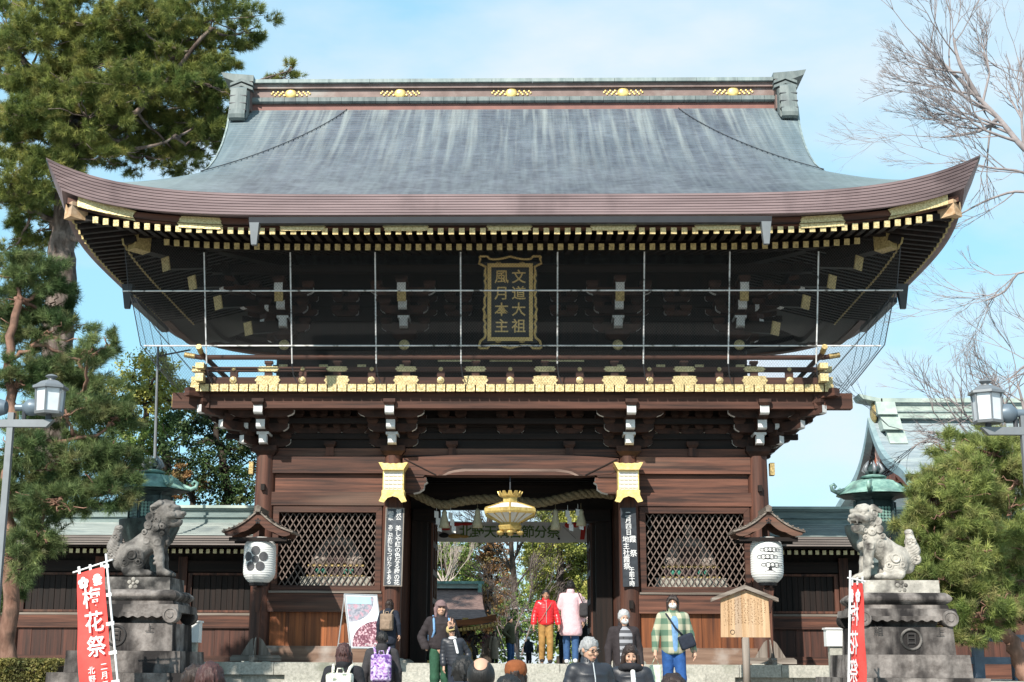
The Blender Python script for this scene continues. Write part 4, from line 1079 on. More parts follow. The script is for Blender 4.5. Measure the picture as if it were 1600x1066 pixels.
# notice boards on the inner columns
def notice(px0,px1,py0,py1,tilt,label,cols,m_,border):
    a, b = at(px0,py0,-0.28), at(px1,py1,-0.28); w, h = (b.x-a.x)/2, (a.z-b.z)/2
    t = thing('notice_board', label, 'notice board', ((a.x+b.x)/2,-0.28,(a.z+b.z)/2)); t.rotation_euler = (0,R(tilt),0)
    MB().box(-w,w,-0.015,0.03,-h,h).build('board',m_,t)
    if border:
        f = MB()
        for (x0,x1,z0,z1) in ((-w-0.02,-w,-h-0.02,h+0.02),(w,w+0.02,-h-0.02,h+0.02),(-w,w,h,h+0.02),(-w,w,-h-0.02,-h)): f.box(x0,x1,-0.022,0.03,z0,z1)
        f.build('edging','grey_wood_z',t)
    for (txt,x,zt,sz,pt) in cols: vtext('lettering',txt,sz,pt,'chalk',t,x*w,-0.0185,h*zt,0.006)
notice(603.5,627.5,795,915,0.6,'black board with two columns of white verse on the left column',
    [('菅公　美しや紅の色なる梅の花',0.46,0.97,0.135,0.121),('御歌　あこが顔にもつけたくぞある',-0.46,0.92,0.118,0.102)],'board_chalky',True)
notice(970.5,996.5,793.5,917,-1.2,'black board with white date lettering on the right column',
    [('二月四日',-0.02,0.90,0.14,0.135),('霞',0.46,0.30,0.165,0.2),('祭',0.50,-0.06,0.165,0.2),('地主社霞祭',-0.42,0.27,0.155,0.150),('午前十時',0.18,-0.52,0.13,0.105)],'board_black',False)
# big gold hanging lantern in the doorway
hl = thing('hanging_lantern', 'large gold six-sided lantern hanging in the middle of the doorway', 'lantern')
p = at(797,838,-0.15); hl.location = (p.x,-0.15,p.z)
zz = lambda py: at(797,py,-0.15).z-p.z
m = MB(); A0 = R(30)
m.lathe([(0.20,zz(836)),(0.30,zz(832)),(0.33,zz(826)),(0.28,zz(822)),(0.26,zz(820))],6,a0=A0); m.build('foot','gold_lantern',hl)
for k in range(6):
    a = A0+k*math.pi/3; MB().ell((0.28*math.cos(a),0.28*math.sin(a),zz(837)),(0.09,0.09,0.05),8,6).build('foot_petal','gold_lantern',hl)
MB().lathe([(0.25,zz(820.5)),(0.66,zz(806))],6,a0=A0).build('lower_panes','paper',hl)
MB().lathe([(0.71,zz(806)),(0.73,zz(803)),(0.72,zz(797.5)),(0.69,zz(797))],6,a0=A0).build('rim','gold_lantern',hl)
MB().lathe([(0.67,zz(796.8)),(0.22,zz(786.5))],6,a0=A0).build('upper_panes','paper',hl)
MB().lathe([(0.22,zz(786.3)),(0.20,zz(785)),(0.20,zz(777)),(0.25,zz(776)),(0.26,zz(774.5))],6,a0=A0).build('neck','gold_lantern',hl)
for k in range(6):
    a = A0+k*math.pi/3; c, s = math.cos(a), math.sin(a)
    MB().tube([(0.255*c,0.255*s,zz(820)),(0.70*c,0.70*s,zz(806))],0.022,5).build('rib','gold_lantern',hl)
    MB().tube([(0.70*c,0.70*s,zz(797)),(0.22*c,0.22*s,zz(786))],0.022,5).build('rib','gold_lantern',hl)
    for q in (1,2):
        a2 = a+q*math.pi/9; f = 0.90 if q else 1
        MB().tube([(0.225*math.cos(a2),0.225*math.sin(a2),zz(820)),(0.62*math.cos(a2),0.62*math.sin(a2),zz(806))],0.010,4).build('rib','gold_lantern',hl)
for k in range(12):
    a = k*math.pi/6; c, s = math.cos(a), math.sin(a)
    pl = MB().hexa([(-0.075,-0.012,0),(0.075,-0.012,0),(0.075,0.012,0),(-0.075,0.012,0),(-0.035,-0.03,0.13),(0.035,-0.03,0.13),(0.035,-0.01,0.13),(-0.035,-0.01,0.13)])
    pl.xform(Matrix.Translation((0.25*c,0.25*s,zz(775))) @ Matrix.Rotation(a+math.pi/2,4,'Z') @ Matrix.Rotation(R(18),4,'X')); pl.build('crown_leaf','gold_lantern',hl)
MB().tube([(0,0,zz(770)),(0,0,4.14-p.z+0.12)],0.018,6).build('chain','metal_dark',hl); hl.scale = (0.92,0.92,0.92); hl.location.z += 0.06
# straw rope with tassels
rope = thing('straw_rope', 'thick twisted straw rope sagging across the top of the doorway', 'rope', (0,1.2,3.7))
ctrl = [(636,764),(660,778),(690,789),(725,783),(757,780),(800,781),(840,786),(872,780),(905,773),(935,771),(958,774)]
pts = [at(px,py,1.2) for px,py in ctrl]
def spl(P, n):
    out = []
    for i in range(len(P)-1):
        p0,p1,p2,p3 = P[max(i-1,0)],P[i],P[i+1],P[min(i+2,len(P)-1)]
        for j in range(n):
            t = j/n; out.append(0.5*((2*p1)+(p2-p0)*t+(2*p0-5*p1+4*p2-p3)*t*t+(3*p1-p0-3*p2+p3)*t**3))
    return out+[P[-1]]
path = spl(pts, 16); path = [p-Vector((0,1.2,3.7)) for p in path]
for st_ in range(3):
    sp_ = []
    for i,p in enumerate(path):
        a = i*0.42+st_*2*math.pi/3; sp_.append(p+Vector((0.0,math.cos(a)*0.055,math.sin(a)*0.055)))
    MB().tube(sp_,[0.062]*len(sp_),8).build('strand','straw',rope,True)
for px,py,h,m_ in ((694,797,28,'straw_pale'),(746,795,30,'straw_pale'),(868,796,32,'straw_pale'),(908,796,26,'straw_pale')):
    a, b = at(px,py,1.2), at(px,py+h,1.2)
    t = thing('straw_tassel', {694:'leftmost pale straw tassel hanging from the doorway rope',746:'straw tassel hanging just left of the big gold lantern',868:'straw tassel hanging just right of the big gold lantern',908:'rightmost straw tassel hanging from the doorway rope'}[px], 'tassel', b, 0, 'tassels on the straw rope')
    L_ = a.z-b.z
    MB().lathe([(0.13,0),(0.11,L_*0.3),(0.06,L_*0.75),(0.07,L_*0.85),(0.03,L_)],9).build('tassel',m_,t,True)
    MB().tube([(0,0,L_),(0,0,L_+0.14)],0.008,4).build('cord','straw',t)
for px,py in ((704,800),(682,798),(903,795),(887,797)):
    a = at(px,py,1.15)
    t = thing('paper_streamer', {704:'white zigzag paper streamer beside the leftmost straw tassel',682:'white paper streamer nearest the left end of the rope',903:'white paper streamer beside the rightmost tassel',887:'white paper streamer between the two right tassels'}[px], 'streamer', a, 0, 'paper streamers on the straw rope')
    m = MB(); 
    for k in range(3): m.hexa([(-0.05+0.04*k,0,-0.16*k-0.16),(0.05+0.04*k,0,-0.16*k-0.18),(0.05+0.04*k,0.006,-0.16*k-0.18),(-0.05+0.04*k,0.006,-0.16*k-0.16),(-0.05+0.04*k,0.02,-0.16*k),(0.05+0.04*k,0.02,-0.16*k-0.02),(0.05+0.04*k,0.026,-0.16*k-0.02),(-0.05+0.04*k,0.026,-0.16*k)])
    m.tube([(0,0.02,0),(0,0.05,0.12)],0.006,4); m.build('paper','paper',t)
# festival banner behind the gate
bn = thing('festival_banner', 'long white banner with green lettering stretched behind the doorway', 'banner')
a, b = at(668,815,6.3), at(922,848,6.3); bn.location = ((a.x+b.x)/2,6.3,(a.z+b.z)/2); w, h = (b.x-a.x)/2, (a.z-b.z)/2
rows = [[(-w+2*w*i/20, 0.03*math.sin(i*0.9), z+0.012*math.sin(i*0.7)) for i in range(21)] for z in (-h,h)]
rows2 = [[(x,y+0.008,z) for x,y,z in r_] for r_ in rows[::-1]]
MB().grid(rows).grid(rows2).build('cloth','banner_white',bn)
htext('lettering','北野天満宮節分祭',0.36,0.34,'banner_green',bn,0.02,-0.05,-0.02,0.012)
for (x,z,sx,sz,m_) in ((-1.85,0.17,0.28,0.05,0),(-1.5,0.2,0.26,0.05,0),(-1.15,0.21,0.18,0.04,0),(-1.72,0.07,0.15,0.035,0),(1.62,0.19,0.10,0.08,0),(1.82,0.19,0.09,0.07,0)): MB().ell((x,-0.045,z),(sx,0.012,sz),10,6).build('red_print','banner_red',bn)
deco = MB().hexa([(1.93,-0.06,-0.2),(2.05,-0.06,-0.2),(2.05,-0.055,-0.2),(1.93,-0.055,-0.2),(1.98,-0.06,0.2),(2.10,-0.06,0.2),(2.10,-0.055,0.2),(1.98,-0.055,0.2)])
deco.build('red_print','banner_red',bn)
MB().ell((-1.45,-0.05,-0.12),(0.2,0.012,0.06),10,6).build('gold_print','ochre',bn)
MB().ell((-1.2,-0.048,-0.13),(0.13,0.012,0.04),10,6).build('gold_print','ochre',bn)
MB().ell((-1.75,-0.05,-0.10),(0.14,0.012,0.07),10,6).build('grey_print','ink',bn)
MB().ell((1.36,-0.05,-0.18),(0.035,0.012,0.035),8,6).build('grey_print','ink',bn)
MB().obox((1.47,-0.06,0.15),(1.82,-0.06,-0.18),0.008,0.008).build('grey_print','ink',bn)
for s in (-1,1): MB().tube([(s*w,0,h),(s*2.6,-0.2,h+0.25)],0.01,4).build('cord','metal_dark',bn)
# paper lanterns on wooden stands at the outer columns
def crest_plum(r): return [(0,0,r*0.34)]+[(r*0.78*math.sin(2*math.pi*k/5), r*0.78*math.cos(2*math.pi*k/5), r*0.42) for k in range(5)]
def paper_lantern(px, label, crest):
    p = at(px,1034,-1.75); x0 = p.x
    t = thing('paper_lantern_stand', label, 'lantern', (x0,-1.75,-0.03), 0, 'white paper lanterns on wooden stands')
    zf = lambda py: at(px,py,-1.75).z+0.03
    # feet, braces, post
    MB().prism([(-0.54,0.02),(-0.54,0.10),(-0.48,0.145),(0.48,0.145),(0.54,0.10),(0.54,0.02)],'y',-0.055,0.055).build('foot','grey_wood_x',t)
    MB().prism([(-0.50,0.0),(-0.50,0.10),(-0.44,0.14),(0.44,0.14),(0.50,0.10),(0.50,0.0)],'x',-0.055,0.055).build('foot','grey_wood_y',t)
    for s in (-1,1):
        pl = [(s*0.05,0.147),(s*0.32,0.147),(s*0.27,0.23),(s*0.20,0.35),(s*0.13,0.46),(s*0.05,0.52)]
        MB().prism(pl if s < 0 else pl[::-1],'y',-0.02,0.02).build('brace','grey_wood_z',t)
        MB().prism(pl if s > 0 else pl[::-1],'x',-0.018,0.006).build('brace','grey_wood_z',t)
    zb, zt = zf(911), zf(840)
    MB().box(-0.06,0.06,-0.05,0.05,0.0,zb-0.10).build('post','wood_z',t)
    MB().box(-0.05,0.05,0.051,0.20,zb-0.35,zt+0.25).build('back_post','wood_z',t)
    MB().prism([(-0.11,zb-0.11),(0.13,zb-0.11),(0.03,zb-0.62),(-0.03,zb-0.62)],'y',-0.07,-0.051).build('arm','wood_z',t)
    # ribbed paper body
    n = 40; H = zt-zb; prof = []
    for i in range(n+1):
        u = i/n; e = abs(2*u-1); r = 0.347*(1-0.42*max(0,(e-0.45)/0.55)**2.6)
        prof.append((r+(0.0 if i % 2 else -0.0055), zb+H*u))
    MB().lathe(prof,36).build('paper_body','paper',t,12)
    MB().lathe([(0.20,zb-0.06),(0.21,zb)],20).build('base_ring','lacquer_black',t)
    zc = zb+H*0.5
    def rad(z):
        u = (z-zb)/H; e = abs(2*u-1); return 0.347*(1-0.42*max(0,(e-0.45)/0.55)**2.6)+0.007
    def wrap(outline, name, m_, a_off):
        """flat print laid on the round body"""
        V = [(0,0)]; 
        pts = [(sum(q[0] for q in outline)/len(outline), sum(q[1] for q in outline)/len(outline))]+outline
        vs = []
        for (u,v) in pts:
            z = zc+v; r = rad(z); a = u/0.347+a_off; vs.append((r*math.sin(a), -r*math.cos(a), z))
        k = len(outline); f = [(0,1+(i+1)%k,1+i) for i in range(k)]
        MB().add(vs, f).build(name, m_, t)
    ring = lambda cx,cz,r,k=18: [(cx+r*math.cos(2*math.pi*i/k), cz+r*math.sin(2*math.pi*i/k)) for i in range(k)]
    if crest == 'plum':
        for (cx,cz,r) in crest_plum(0.235): wrap(ring(cx,cz,r), 'crest', 'ink_soft', -0.10)
    else:
        for (cx,cz,rx) in ((0.02,0.20,0.16),(-0.04,0.05,0.17),(0.06,-0.12,0.18)):
            for j in range(5):
                u = cx-rx+2*rx*j/4; hh = 0.055 if j in (1,2,3) else 0.035
                o_ = [(u+0.062*math.cos(2*math.pi*i/14), cz+hh*math.sin(2*math.pi*i/14)) for i in range(14)]
                i_ = [(u+0.052*math.cos(2*math.pi*i/14), cz+(hh-0.010)*math.sin(2*math.pi*i/14)) for i in range(14)]
                vs, f = [], []
                for (u_,v_) in o_+i_:
                    z = zc+v_; r = rad(z)+0.001*j; a = u_/0.347; vs.append((r*math.sin(a), -r*math.cos(a), z))
                f = [(i,14+i,14+(i+1)%14,(i+1)%14) for i in range(14)]
                MB().add(vs,f).build('crest','ink',t)
            wrap([(cx-rx*0.55,cz-0.055),(cx+rx*0.6,cz-0.055),(cx+rx*0.3,cz-0.03),(cx-rx*0.3,cz-0.03)],'crest','ink',0)
        wrap([(-0.02,-0.17),(0.04,-0.17),(0.05,-0.235),(0.13,-0.265),(-0.12,-0.265),(-0.03,-0.235)],'crest','ink',0)
    # little gabled roof, curved, with scalloped boards
    zr, ze = zf(802), zf(836)
    def curve(u): return ze+(zr-ze)*(1-u)**1.0-0.07*math.sin(math.pi*u)+0.02*u*u
    for s in (-1,1):
        n = 12
        up = [(s*0.76*i/n, curve(i/n)+0.035) for i in range(n+1)]; dn = [(s*0.76*i/n, curve(i/n)-0.005) for i in range(n+1)]
        pl = up+dn[::-1]
        MB().prism(pl if s < 0 else pl[::-1],'y',-0.46,0.46).build('roof_slope','grey_wood_y',t)
        for k in range(7):
            u = 0.1+0.14*k; MB().obox((s*0.76*u,-0.47,curve(u)+0.045),(s*0.76*u,0.47,curve(u)+0.045),0.03,0.025).build('roof_batten','grey_wood_y',t)
    for y in (-0.40,0.40):
        up = [(0.70*(-1+i/10), curve(abs(-1+i/10)*0.92)-0.01) for i in range(21)]
        lo_ = [(0.70*(1-i/10), curve(abs(1-i/10))-0.055-(0.16*(1-abs(1-i/10))**0.8)-0.03*abs(math.sin(i*math.pi/10*2.0))) for i in range(21)]
        MB().prism((up+lo_)[::-1],'y',y-0.02,y+0.02).build('gable_board','wood_x',t)
    for k in range(6):
        cx, cz, r = (0,0,0.016) if k == 5 else (0.042*math.sin(2*math.pi*k/5), 0.042*math.cos(2*math.pi*k/5), 0.021)
        d = MB(); d.lathe([(r,0),(r,0.004)],8); d.xform(Matrix.Translation((cx,-0.4205,zr-0.21+cz)) @ Matrix.Rotation(R(90),4,'X')); d.build('crest_hole','black',t)
    MB().prism([(-0.07,zr+0.09),(-0.055,zr-0.02),(0.055,zr-0.02),(0.07,zr+0.09),(0,zr+0.13)][::-1],'y',-0.50,0.50).build('ridge','grey_wood_y',t)
    MB().box(-0.62,0.62,-0.34,-0.28,ze-0.16,ze-0.08).box(-0.62,0.62,0.28,0.34,ze-0.16,ze-0.08).build('eave_beam','dark_wood_x',t)
plain('ink_soft', (0.075,0.075,0.08), 0.8)
paper_lantern(399.5,'white paper lantern with black plum crest under a small roof, at the left outer column','plum')
paper_lantern(1204,'white paper lantern with black pine-tree drawing under a small roof, at the right outer column','pine')
# wooden notice board with a gabled top
nb_ = thing('wooden_notice', 'weathered wooden notice board with gabled top on a grey post', 'notice board')
Yn = -3.6; p = at(1165,997,Yn); nb_.location = (p.x,Yn,-0.57)
zf = lambda py: at(1165,py,Yn).z+0.57
MB().tube([(0,0.02,0),(0,0.02,zf(996))],0.075,12).build('post','grey_wood_z',nb_,True)
zb, zm, zp_ = zf(996), zf(936), zf(921)
xs_ = [-0.48+0.96*i/7 for i in range(8)]
for a,b in zip(xs_,xs_[1:]):
    q = lambda x: zm+(zp_-zm)*(1-abs(x)/0.48)
    pl = [(a*1.02,zb),(b*1.02,zb),(b*0.985,q(b)),(a*0.985,q(a))]
    MB().prism(pl,'y',-0.028+0.002*random.random(),0.02).build('plank','pale_wood_z',nb_)
for s in (-1,1):
    pl = [(0,zp_+0.005),(s*0.66,zm-0.055),(s*0.66,zm+0.015),(0,zp_+0.085)]
    MB().prism(pl if s > 0 else pl[::-1],'y',-0.12,0.10).build('roof_board','grey_wood_x',nb_)
for k in range(24):
    x = 0.42-0.84*k/23; h0 = 0.62-0.22*abs(x)+0.1*random.random()
    MB().box(x-0.004,x+0.004,-0.0315,-0.0285,zb+0.22+0.1*random.random(),zb+0.22+h0-0.12).build('writing','ink_faint',nb_) if False else None
plain('ink_faint', (0.27,0.16,0.085), 0.9)
def faded(n, size, pitch, horiz=False):
    """illegible worn brush marks in a row"""
    m = MB()
    for q in range(n):
        for _ in range(4):
            a, b = random.uniform(-0.4,0.4)*size, random.uniform(-0.4,0.4)*size; L_ = random.uniform(0.2,0.5)*size; v = random.random() < 0.35
            cx, cz = (q*pitch+a, b) if horiz else (a, -(q+0.5)*pitch+b)
            m.box(cx-(0.05*size if v else L_/2),cx+(0.05*size if v else L_/2),-0.0006,0.0006,cz-(L_/2 if v else 0.05*size),cz+(L_/2 if v else 0.05*size))
    return m
for k in range(13):
    x = 0.40-0.80*k/12; o = faded(11 if k else 6, 0.048, 0.047).build('writing','ink_faint',nb_); o['kind'] = 'stuff'; o.location = (x,-0.0312,zm-0.02+0.05*(1-abs(x)/0.48))
d = MB(); d.tube([(-0.26+0.042*math.cos(a),-0.030,zb+0.10+0.042*math.sin(a)) for a in [2*math.pi*i/20 for i in range(21)]],0.006,5,False); d.build('seal','ink',nb_)
# poster on an A-frame
def posterm(name, ca, cb, cc, sc):
    return mat(name, ca, cb, 0.6, scale=sc, c3=cc, s3=sc*0.7, lo3=0.5, hi3=0.6, lo=0.4, hi=0.6)
posterm('photo_garden', (0.20,0.22,0.27), (0.42,0.40,0.46), (0.48,0.30,0.36), 16)
plain('photo_sky', (0.42,0.62,0.75), 0.6)
posterm('photo_plum', (0.10,0.035,0.05), (0.30,0.12,0.16), (0.62,0.42,0.46), 30)
mat('poster_white', (0.64,0.70,0.76), (0.74,0.77,0.80), 0.5, scale=5)
Yp = -1.35
ps = thing('poster_stand', 'white festival poster with plum blossom pictures on a leaning metal A-frame', 'poster')
lean_, yaw_ = R(20), R(29); wx, hz = 0.73, 1.19
bc = at(573,1012,Yp-0.15); org = Vector((bc.x,bc.y,-0.03)); ps.location = org
RM = Matrix.Rotation(yaw_,4,'Z') @ Matrix.Rotation(-lean_,4,'X')
PM = Matrix.Translation((0,0,bc.z+0.03)) @ RM @ Matrix.Translation((0,0,hz/2))
def pso(mb, name, m_):
    o = mb.build(name, m_, ps); o.matrix_local = PM; return o
a_, b_ = wx/2, hz/2
pso(MB().box(-a_,a_,-0.004,0.012,-b_,b_),'sheet','poster_white')
f = MB()
for (x0,x1,z0,z1) in ((-a_-0.025,-a_,-b_-0.02,b_+0.025),(a_,a_+0.025,-b_-0.02,b_+0.025),(-a_,a_,b_,b_+0.025),(-a_,a_,-b_-0.025,-b_)): f.box(x0,x1,-0.015,0.02,z0,z1)
pso(f,'frame','metal_pale')
def disc(cx,cz,rx,rz,a0,a1,y,clipbox):
    pts = []
    for i in range(25):
        t = R(a0+(a1-a0)*i/24); pts.append((cx+rx*math.cos(t), cz+rz*math.sin(t)))
    pts = [(min(max(x,clipbox[0]),clipbox[1]), min(max(z,clipbox[2]),clipbox[3])) for x,z in pts]+[(cx,cz)]
    return MB().prism(pts,'y',y,y+0.003)
cb = (-a_+0.01,a_-0.01,-b_+0.01,b_-0.01)
pso(disc(-a_+0.02,b_*0.95,a_*1.75,b_*0.98,-90,0,-0.009,cb),'picture','photo_garden')
pso(MB().box(-a_+0.02,a_*0.62,-0.0115,-0.0095,b_*0.66,b_*0.95),'picture','photo_sky')
pso(disc(a_*0.95,-b_*0.97,a_*1.85,b_*0.98,90,180,-0.009,cb),'picture','photo_plum')
for k in range(4):
    pass
o = faded(5,0.08,0.08,True).build('writing','white',ps); o['kind'] = 'stuff'; o.matrix_local = PM @ Matrix.Translation((a_*0.0,-0.0125,-b_*0.88))
for s_ in (-1,1):
    tp_ = PM @ Vector((s_*(wx/2+0.012),0.015,hz/2)); bt_ = PM @ Vector((s_*(wx/2+0.012),0.0,-hz/2))
    k_ = bt_.z/(tp_.z-bt_.z); ft = bt_-(tp_-bt_)*k_
    MB().tube([tp_,ft],0.016,6).build('leg','metal_pale',ps)
    bk = Vector((ft.x,ft.y,0))+Matrix.Rotation(yaw_,3,'Z') @ Vector((-0.0,0.92,0))
    MB().tube([tp_-Vector((0,0,0.06)),bk],0.015,6).build('leg','metal_pale',ps)
    m1 = ft.lerp(tp_,0.28); m2 = bk.lerp(tp_,0.28); MB().tube([m1,m2],0.010,6).build('stay','metal_pale',ps)
# red standing banners
def nobori(ptop, pbot, yaw, w, Y, label, colpx):
    a, b = at(*ptop,Y), at(*pbot,Y)
    d = (a-b).normalized(); L_ = 2.9
    zg = -1.2 if Y < -10.6 else -0.75
    foot = b+d*((zg-b.z)/d.z)
    t = thing('standing_banner', label, 'banner', foot, 0, 'red festival banners on white poles')
    top = a-foot
    MB().tube([(0,0,0),top*1.02],0.016,8).build('pole','white',t)
    MB().lathe([(0.05,0.0),(0.22,0.02),(0.22,0.08),(0.05,0.14)],16).build('base','metal_dark',t)
    u = Vector((-math.cos(yaw),-math.sin(yaw),0)); u = (u-d*u.dot(d)).normalized()
    n_ = d.cross(u).normalized()
    z0 = top-d*0.08
    MB().tube([z0-u*0.10+d*0.03,z0+u*(w+0.1)-d*0.055*w/0.5],0.012,6).build('crossbar','white',t)
    H = 1.75
    rows, back = [], []
    for i in range(15):
        q = i/14
        r_ = [z0-d*(0.05+H*q)+u*(0.04+0.06*q+w*(1+0.14*q)*j/8)-d*(0.03*j/8)+n_*(0.018*math.sin(5*q+j*0.6)+0.012*math.sin(11*q)) for j in range(9)]
        rows.append(r_); back.append([p+n_*0.003 for p in r_])
    MB().grid(rows).grid(back,flip=True).build('cloth','red_cloth',t,True)
    for q in (0.0,0.24,0.48,0.72,0.96):
        p0 = z0-d*(0.05+H*q); MB().obox(p0-u*0.03,p0+u*0.10,0.012,0.05,up=d).build('loop','white',t)
    for j in (0.1,0.5,0.9):
        p0 = z0+u*(0.04+w*j); MB().obox(p0-d*0.09,p0+d*0.02,0.04,0.012,up=n_).build('loop','white',t)
    # writing, laid just in front of the cloth: x along -u so that it reads from the viewer's side
    Xa = -u; face = n_ if n_.y < 0 else -n_
    cc = z0-d*0.05+u*(0.04+w/2)+face*0.035
    FM = Matrix(((Xa.x,-face.x,d.x,cc.x),(Xa.y,-face.y,d.y,cc.y),(Xa.z,-face.z,d.z,cc.z),(0,0,0,1)))
    s_ = w/0.5
    vtext('lettering','梅花祭',0.34*s_,0.38*s_,'white',t,0.0,0,-0.28*s_,0.012,M=FM)
    vtext('lettering','二月二',0.125*s_,0.135*s_,'white',t,0.10*s_,0,-1.47*s_,0.006,M=FM)
    vtext('lettering','北野天',0.125*s_,0.135*s_,'white',t,-0.12*s_,0,-1.50*s_,0.006,M=FM)
    c = MB(); c2 = MB()
    for k in range(5):
        an = 2*math.pi*k/5; c.ell((-0.125*s_+0.055*s_*math.sin(an),-0.001,-0.20*s_+0.055*s_*math.cos(an)),(0.042*s_,0.004,0.042*s_),12,6)
    for (x,z,rx,rz) in ((0.12,-0.13,0.06,0.035),(0.09,-0.17,0.05,0.03),(0.16,-0.17,0.05,0.03),(0.12,-0.21,0.075,0.03),(0.10,-0.255,0.05,0.025),(0.16,-0.25,0.045,0.025)): c2.ell((x*s_,-0.001,z*s_),(rx*s_,0.004,rz*s_),12,6)
    o = c.build('plum_crest','white',t); o.matrix_local = FM
    c = c2
    o = c.build('pine_crest','white',t); o.matrix_local = FM
    return t
nobori((166,871),(184,1066),R(-14),0.47,-11.5,'red festival banner with white lettering facing the viewer, by the left lion pedestal',0)
nobori((1328.5,897),(1326,1066),R(180-83),0.52,-11.5,'red festival banner seen almost edge-on by the right lion pedestal',0)
# street lamps
def street_lamp(px, side, label, posts):
    Y = -9.5
    t = thing('street_lamp', label, 'street lamp', (at(posts[0],1000,Y).x,Y,-0.75), 0, 'grey lantern lamps at the picture edges')
    org = t.location.copy()
    ZF = lambda py: at(px,py,Y).z-org.z
    X = at(px,620,Y).x-org.x; XA = at(posts[1],660,Y).x-org.x
    MB().box(-0.05,0.05,-0.05,0.05,0,ZF(650)+0.05).build('post','metal_grey',t)
    za, zb = ZF(posts[3]), ZF(posts[2])
    ends = sorted((XA, XA*-0.2-side*1.2))
    pl = [(XA,zb),(XA-side*-0.0-(-side)*0.0,zb)]
    x_far = XA; x_near = -(XA)*0.9
    m = MB(); m.prism([(x_near,za),(x_far-(0.12 if x_far > 0 else -0.12),za),(x_far,zb),(x_near,zb)] if x_far > x_near else [(x_far,zb),(x_far+0.12,za),(x_near,za),(x_near,zb)][::1],'y',-0.06,0.06); m.build('arm','metal_grey',t)
    z0, z1, zt = ZF(posts[5]), ZF(posts[4]), ZF(posts[6])
    r = 0.235
    MB().tube([(X,0,zb),(X,0,z0)],0.05,10).build('stem','metal_dark',t)
    MB().lathe([(r*1.0,z0),(r*1.06,z0+0.04),(r*1.0,z0+0.05)],6,(X,0,0),a0=R(30)).build('tray','metal_grey',t)
    MB().lathe([(r*0.90,z0+0.05),(r*0.97,z1)],6,(X,0,0),a0=R(30)).build('pane','glass_white',t)
    for k in range(6):
        a = R(30)+k*math.pi/3; MB().tube([(X+r*0.95*math.cos(a),r*0.95*math.sin(a),z0+0.04),(X+r*1.02*math.cos(a),r*1.02*math.sin(a),z1)],0.016,5).build('frame_bar','metal_grey',t)
    hh = zt-z1
    MB().lathe([(r*1.0,z1),(r*1.27,z1+0.01),(r*1.25,z1+0.05),(r*1.0,z1+hh*0.32),(r*0.72,z1+hh*0.52),(r*0.40,z1+hh*0.63),(r*0.2,z1+hh*0.66)],6,(X,0,0),a0=R(30)).build('cap','metal_grey',t)
    MB().lathe([(0.06,z1+hh*0.60),(0.05,z1+hh*0.72),(0.105,z1+hh*0.88),(0.08,z1+hh*0.97),(0.02,z1+hh*1.05)],12,(X,0,0)).build('finial','metal_grey',t,40)
    for (sx,sy,rr) in posts[7]:
        cx = at(sx,sy,Y).x-org.x; cz = ZF(sy)
        m = MB(); prof = [(0.02,-0.16),(rr*0.75,-0.13),(rr,-0.02),(rr*0.95,0.06),(rr*0.6,0.12),(rr*0.42,0.15),(rr*0.42,0.27),(0.02,0.28)]
        m.lathe(prof,16); m.xform(Matrix.Translation((cx,0,cz)) @ Matrix.Rotation(R(-90 if side < 0 else 90),4,'Y')); m.build('spotlight','spot_blue',t,40)
        MB().tube([(cx-side*-0.12,0,cz-0.02),(cx-side*-0.12,0,zb)],0.04,8).build('spotlight_bracket','metal_dark',t)
plain('spot_blue', (0.135,0.175,0.215), 0.4, 0.2)
street_lamp(78.5,-1,'grey lantern street lamp with spotlights at the left edge, before the pines',(-10,85,656.5,668,609,648,586,((50,637,0.145),(-2,637,0.145))))
street_lamp(1541,1,'grey lantern street lamp with a spotlight at the right edge',(1625,1531,668,680,617,662,594,((1574,646,0.16),)))
# thin mast behind the left corridor
mst = thing('lightning_mast', 'thin grey metal mast rising behind the bronze lantern on the left', 'mast', (at(243,700,1.0).x,1.0,-0.32))
a, b = at(247,540,1.0), at(241,760,1.0)
MB().tube([(b.x-mst.location.x,0,0),(b.x-mst.location.x,0,b.z+0.32),(a.x-mst.location.x,0,a.z+0.32)],[0.05,0.045,0.028],8).build('pole','metal_grey',mst)
MB().tube([(a.x-mst.location.x,0,a.z+0.05),(a.x-mst.location.x+0.7,0.4,a.z+0.3)],0.02,6).build('stay','metal_dark',mst)
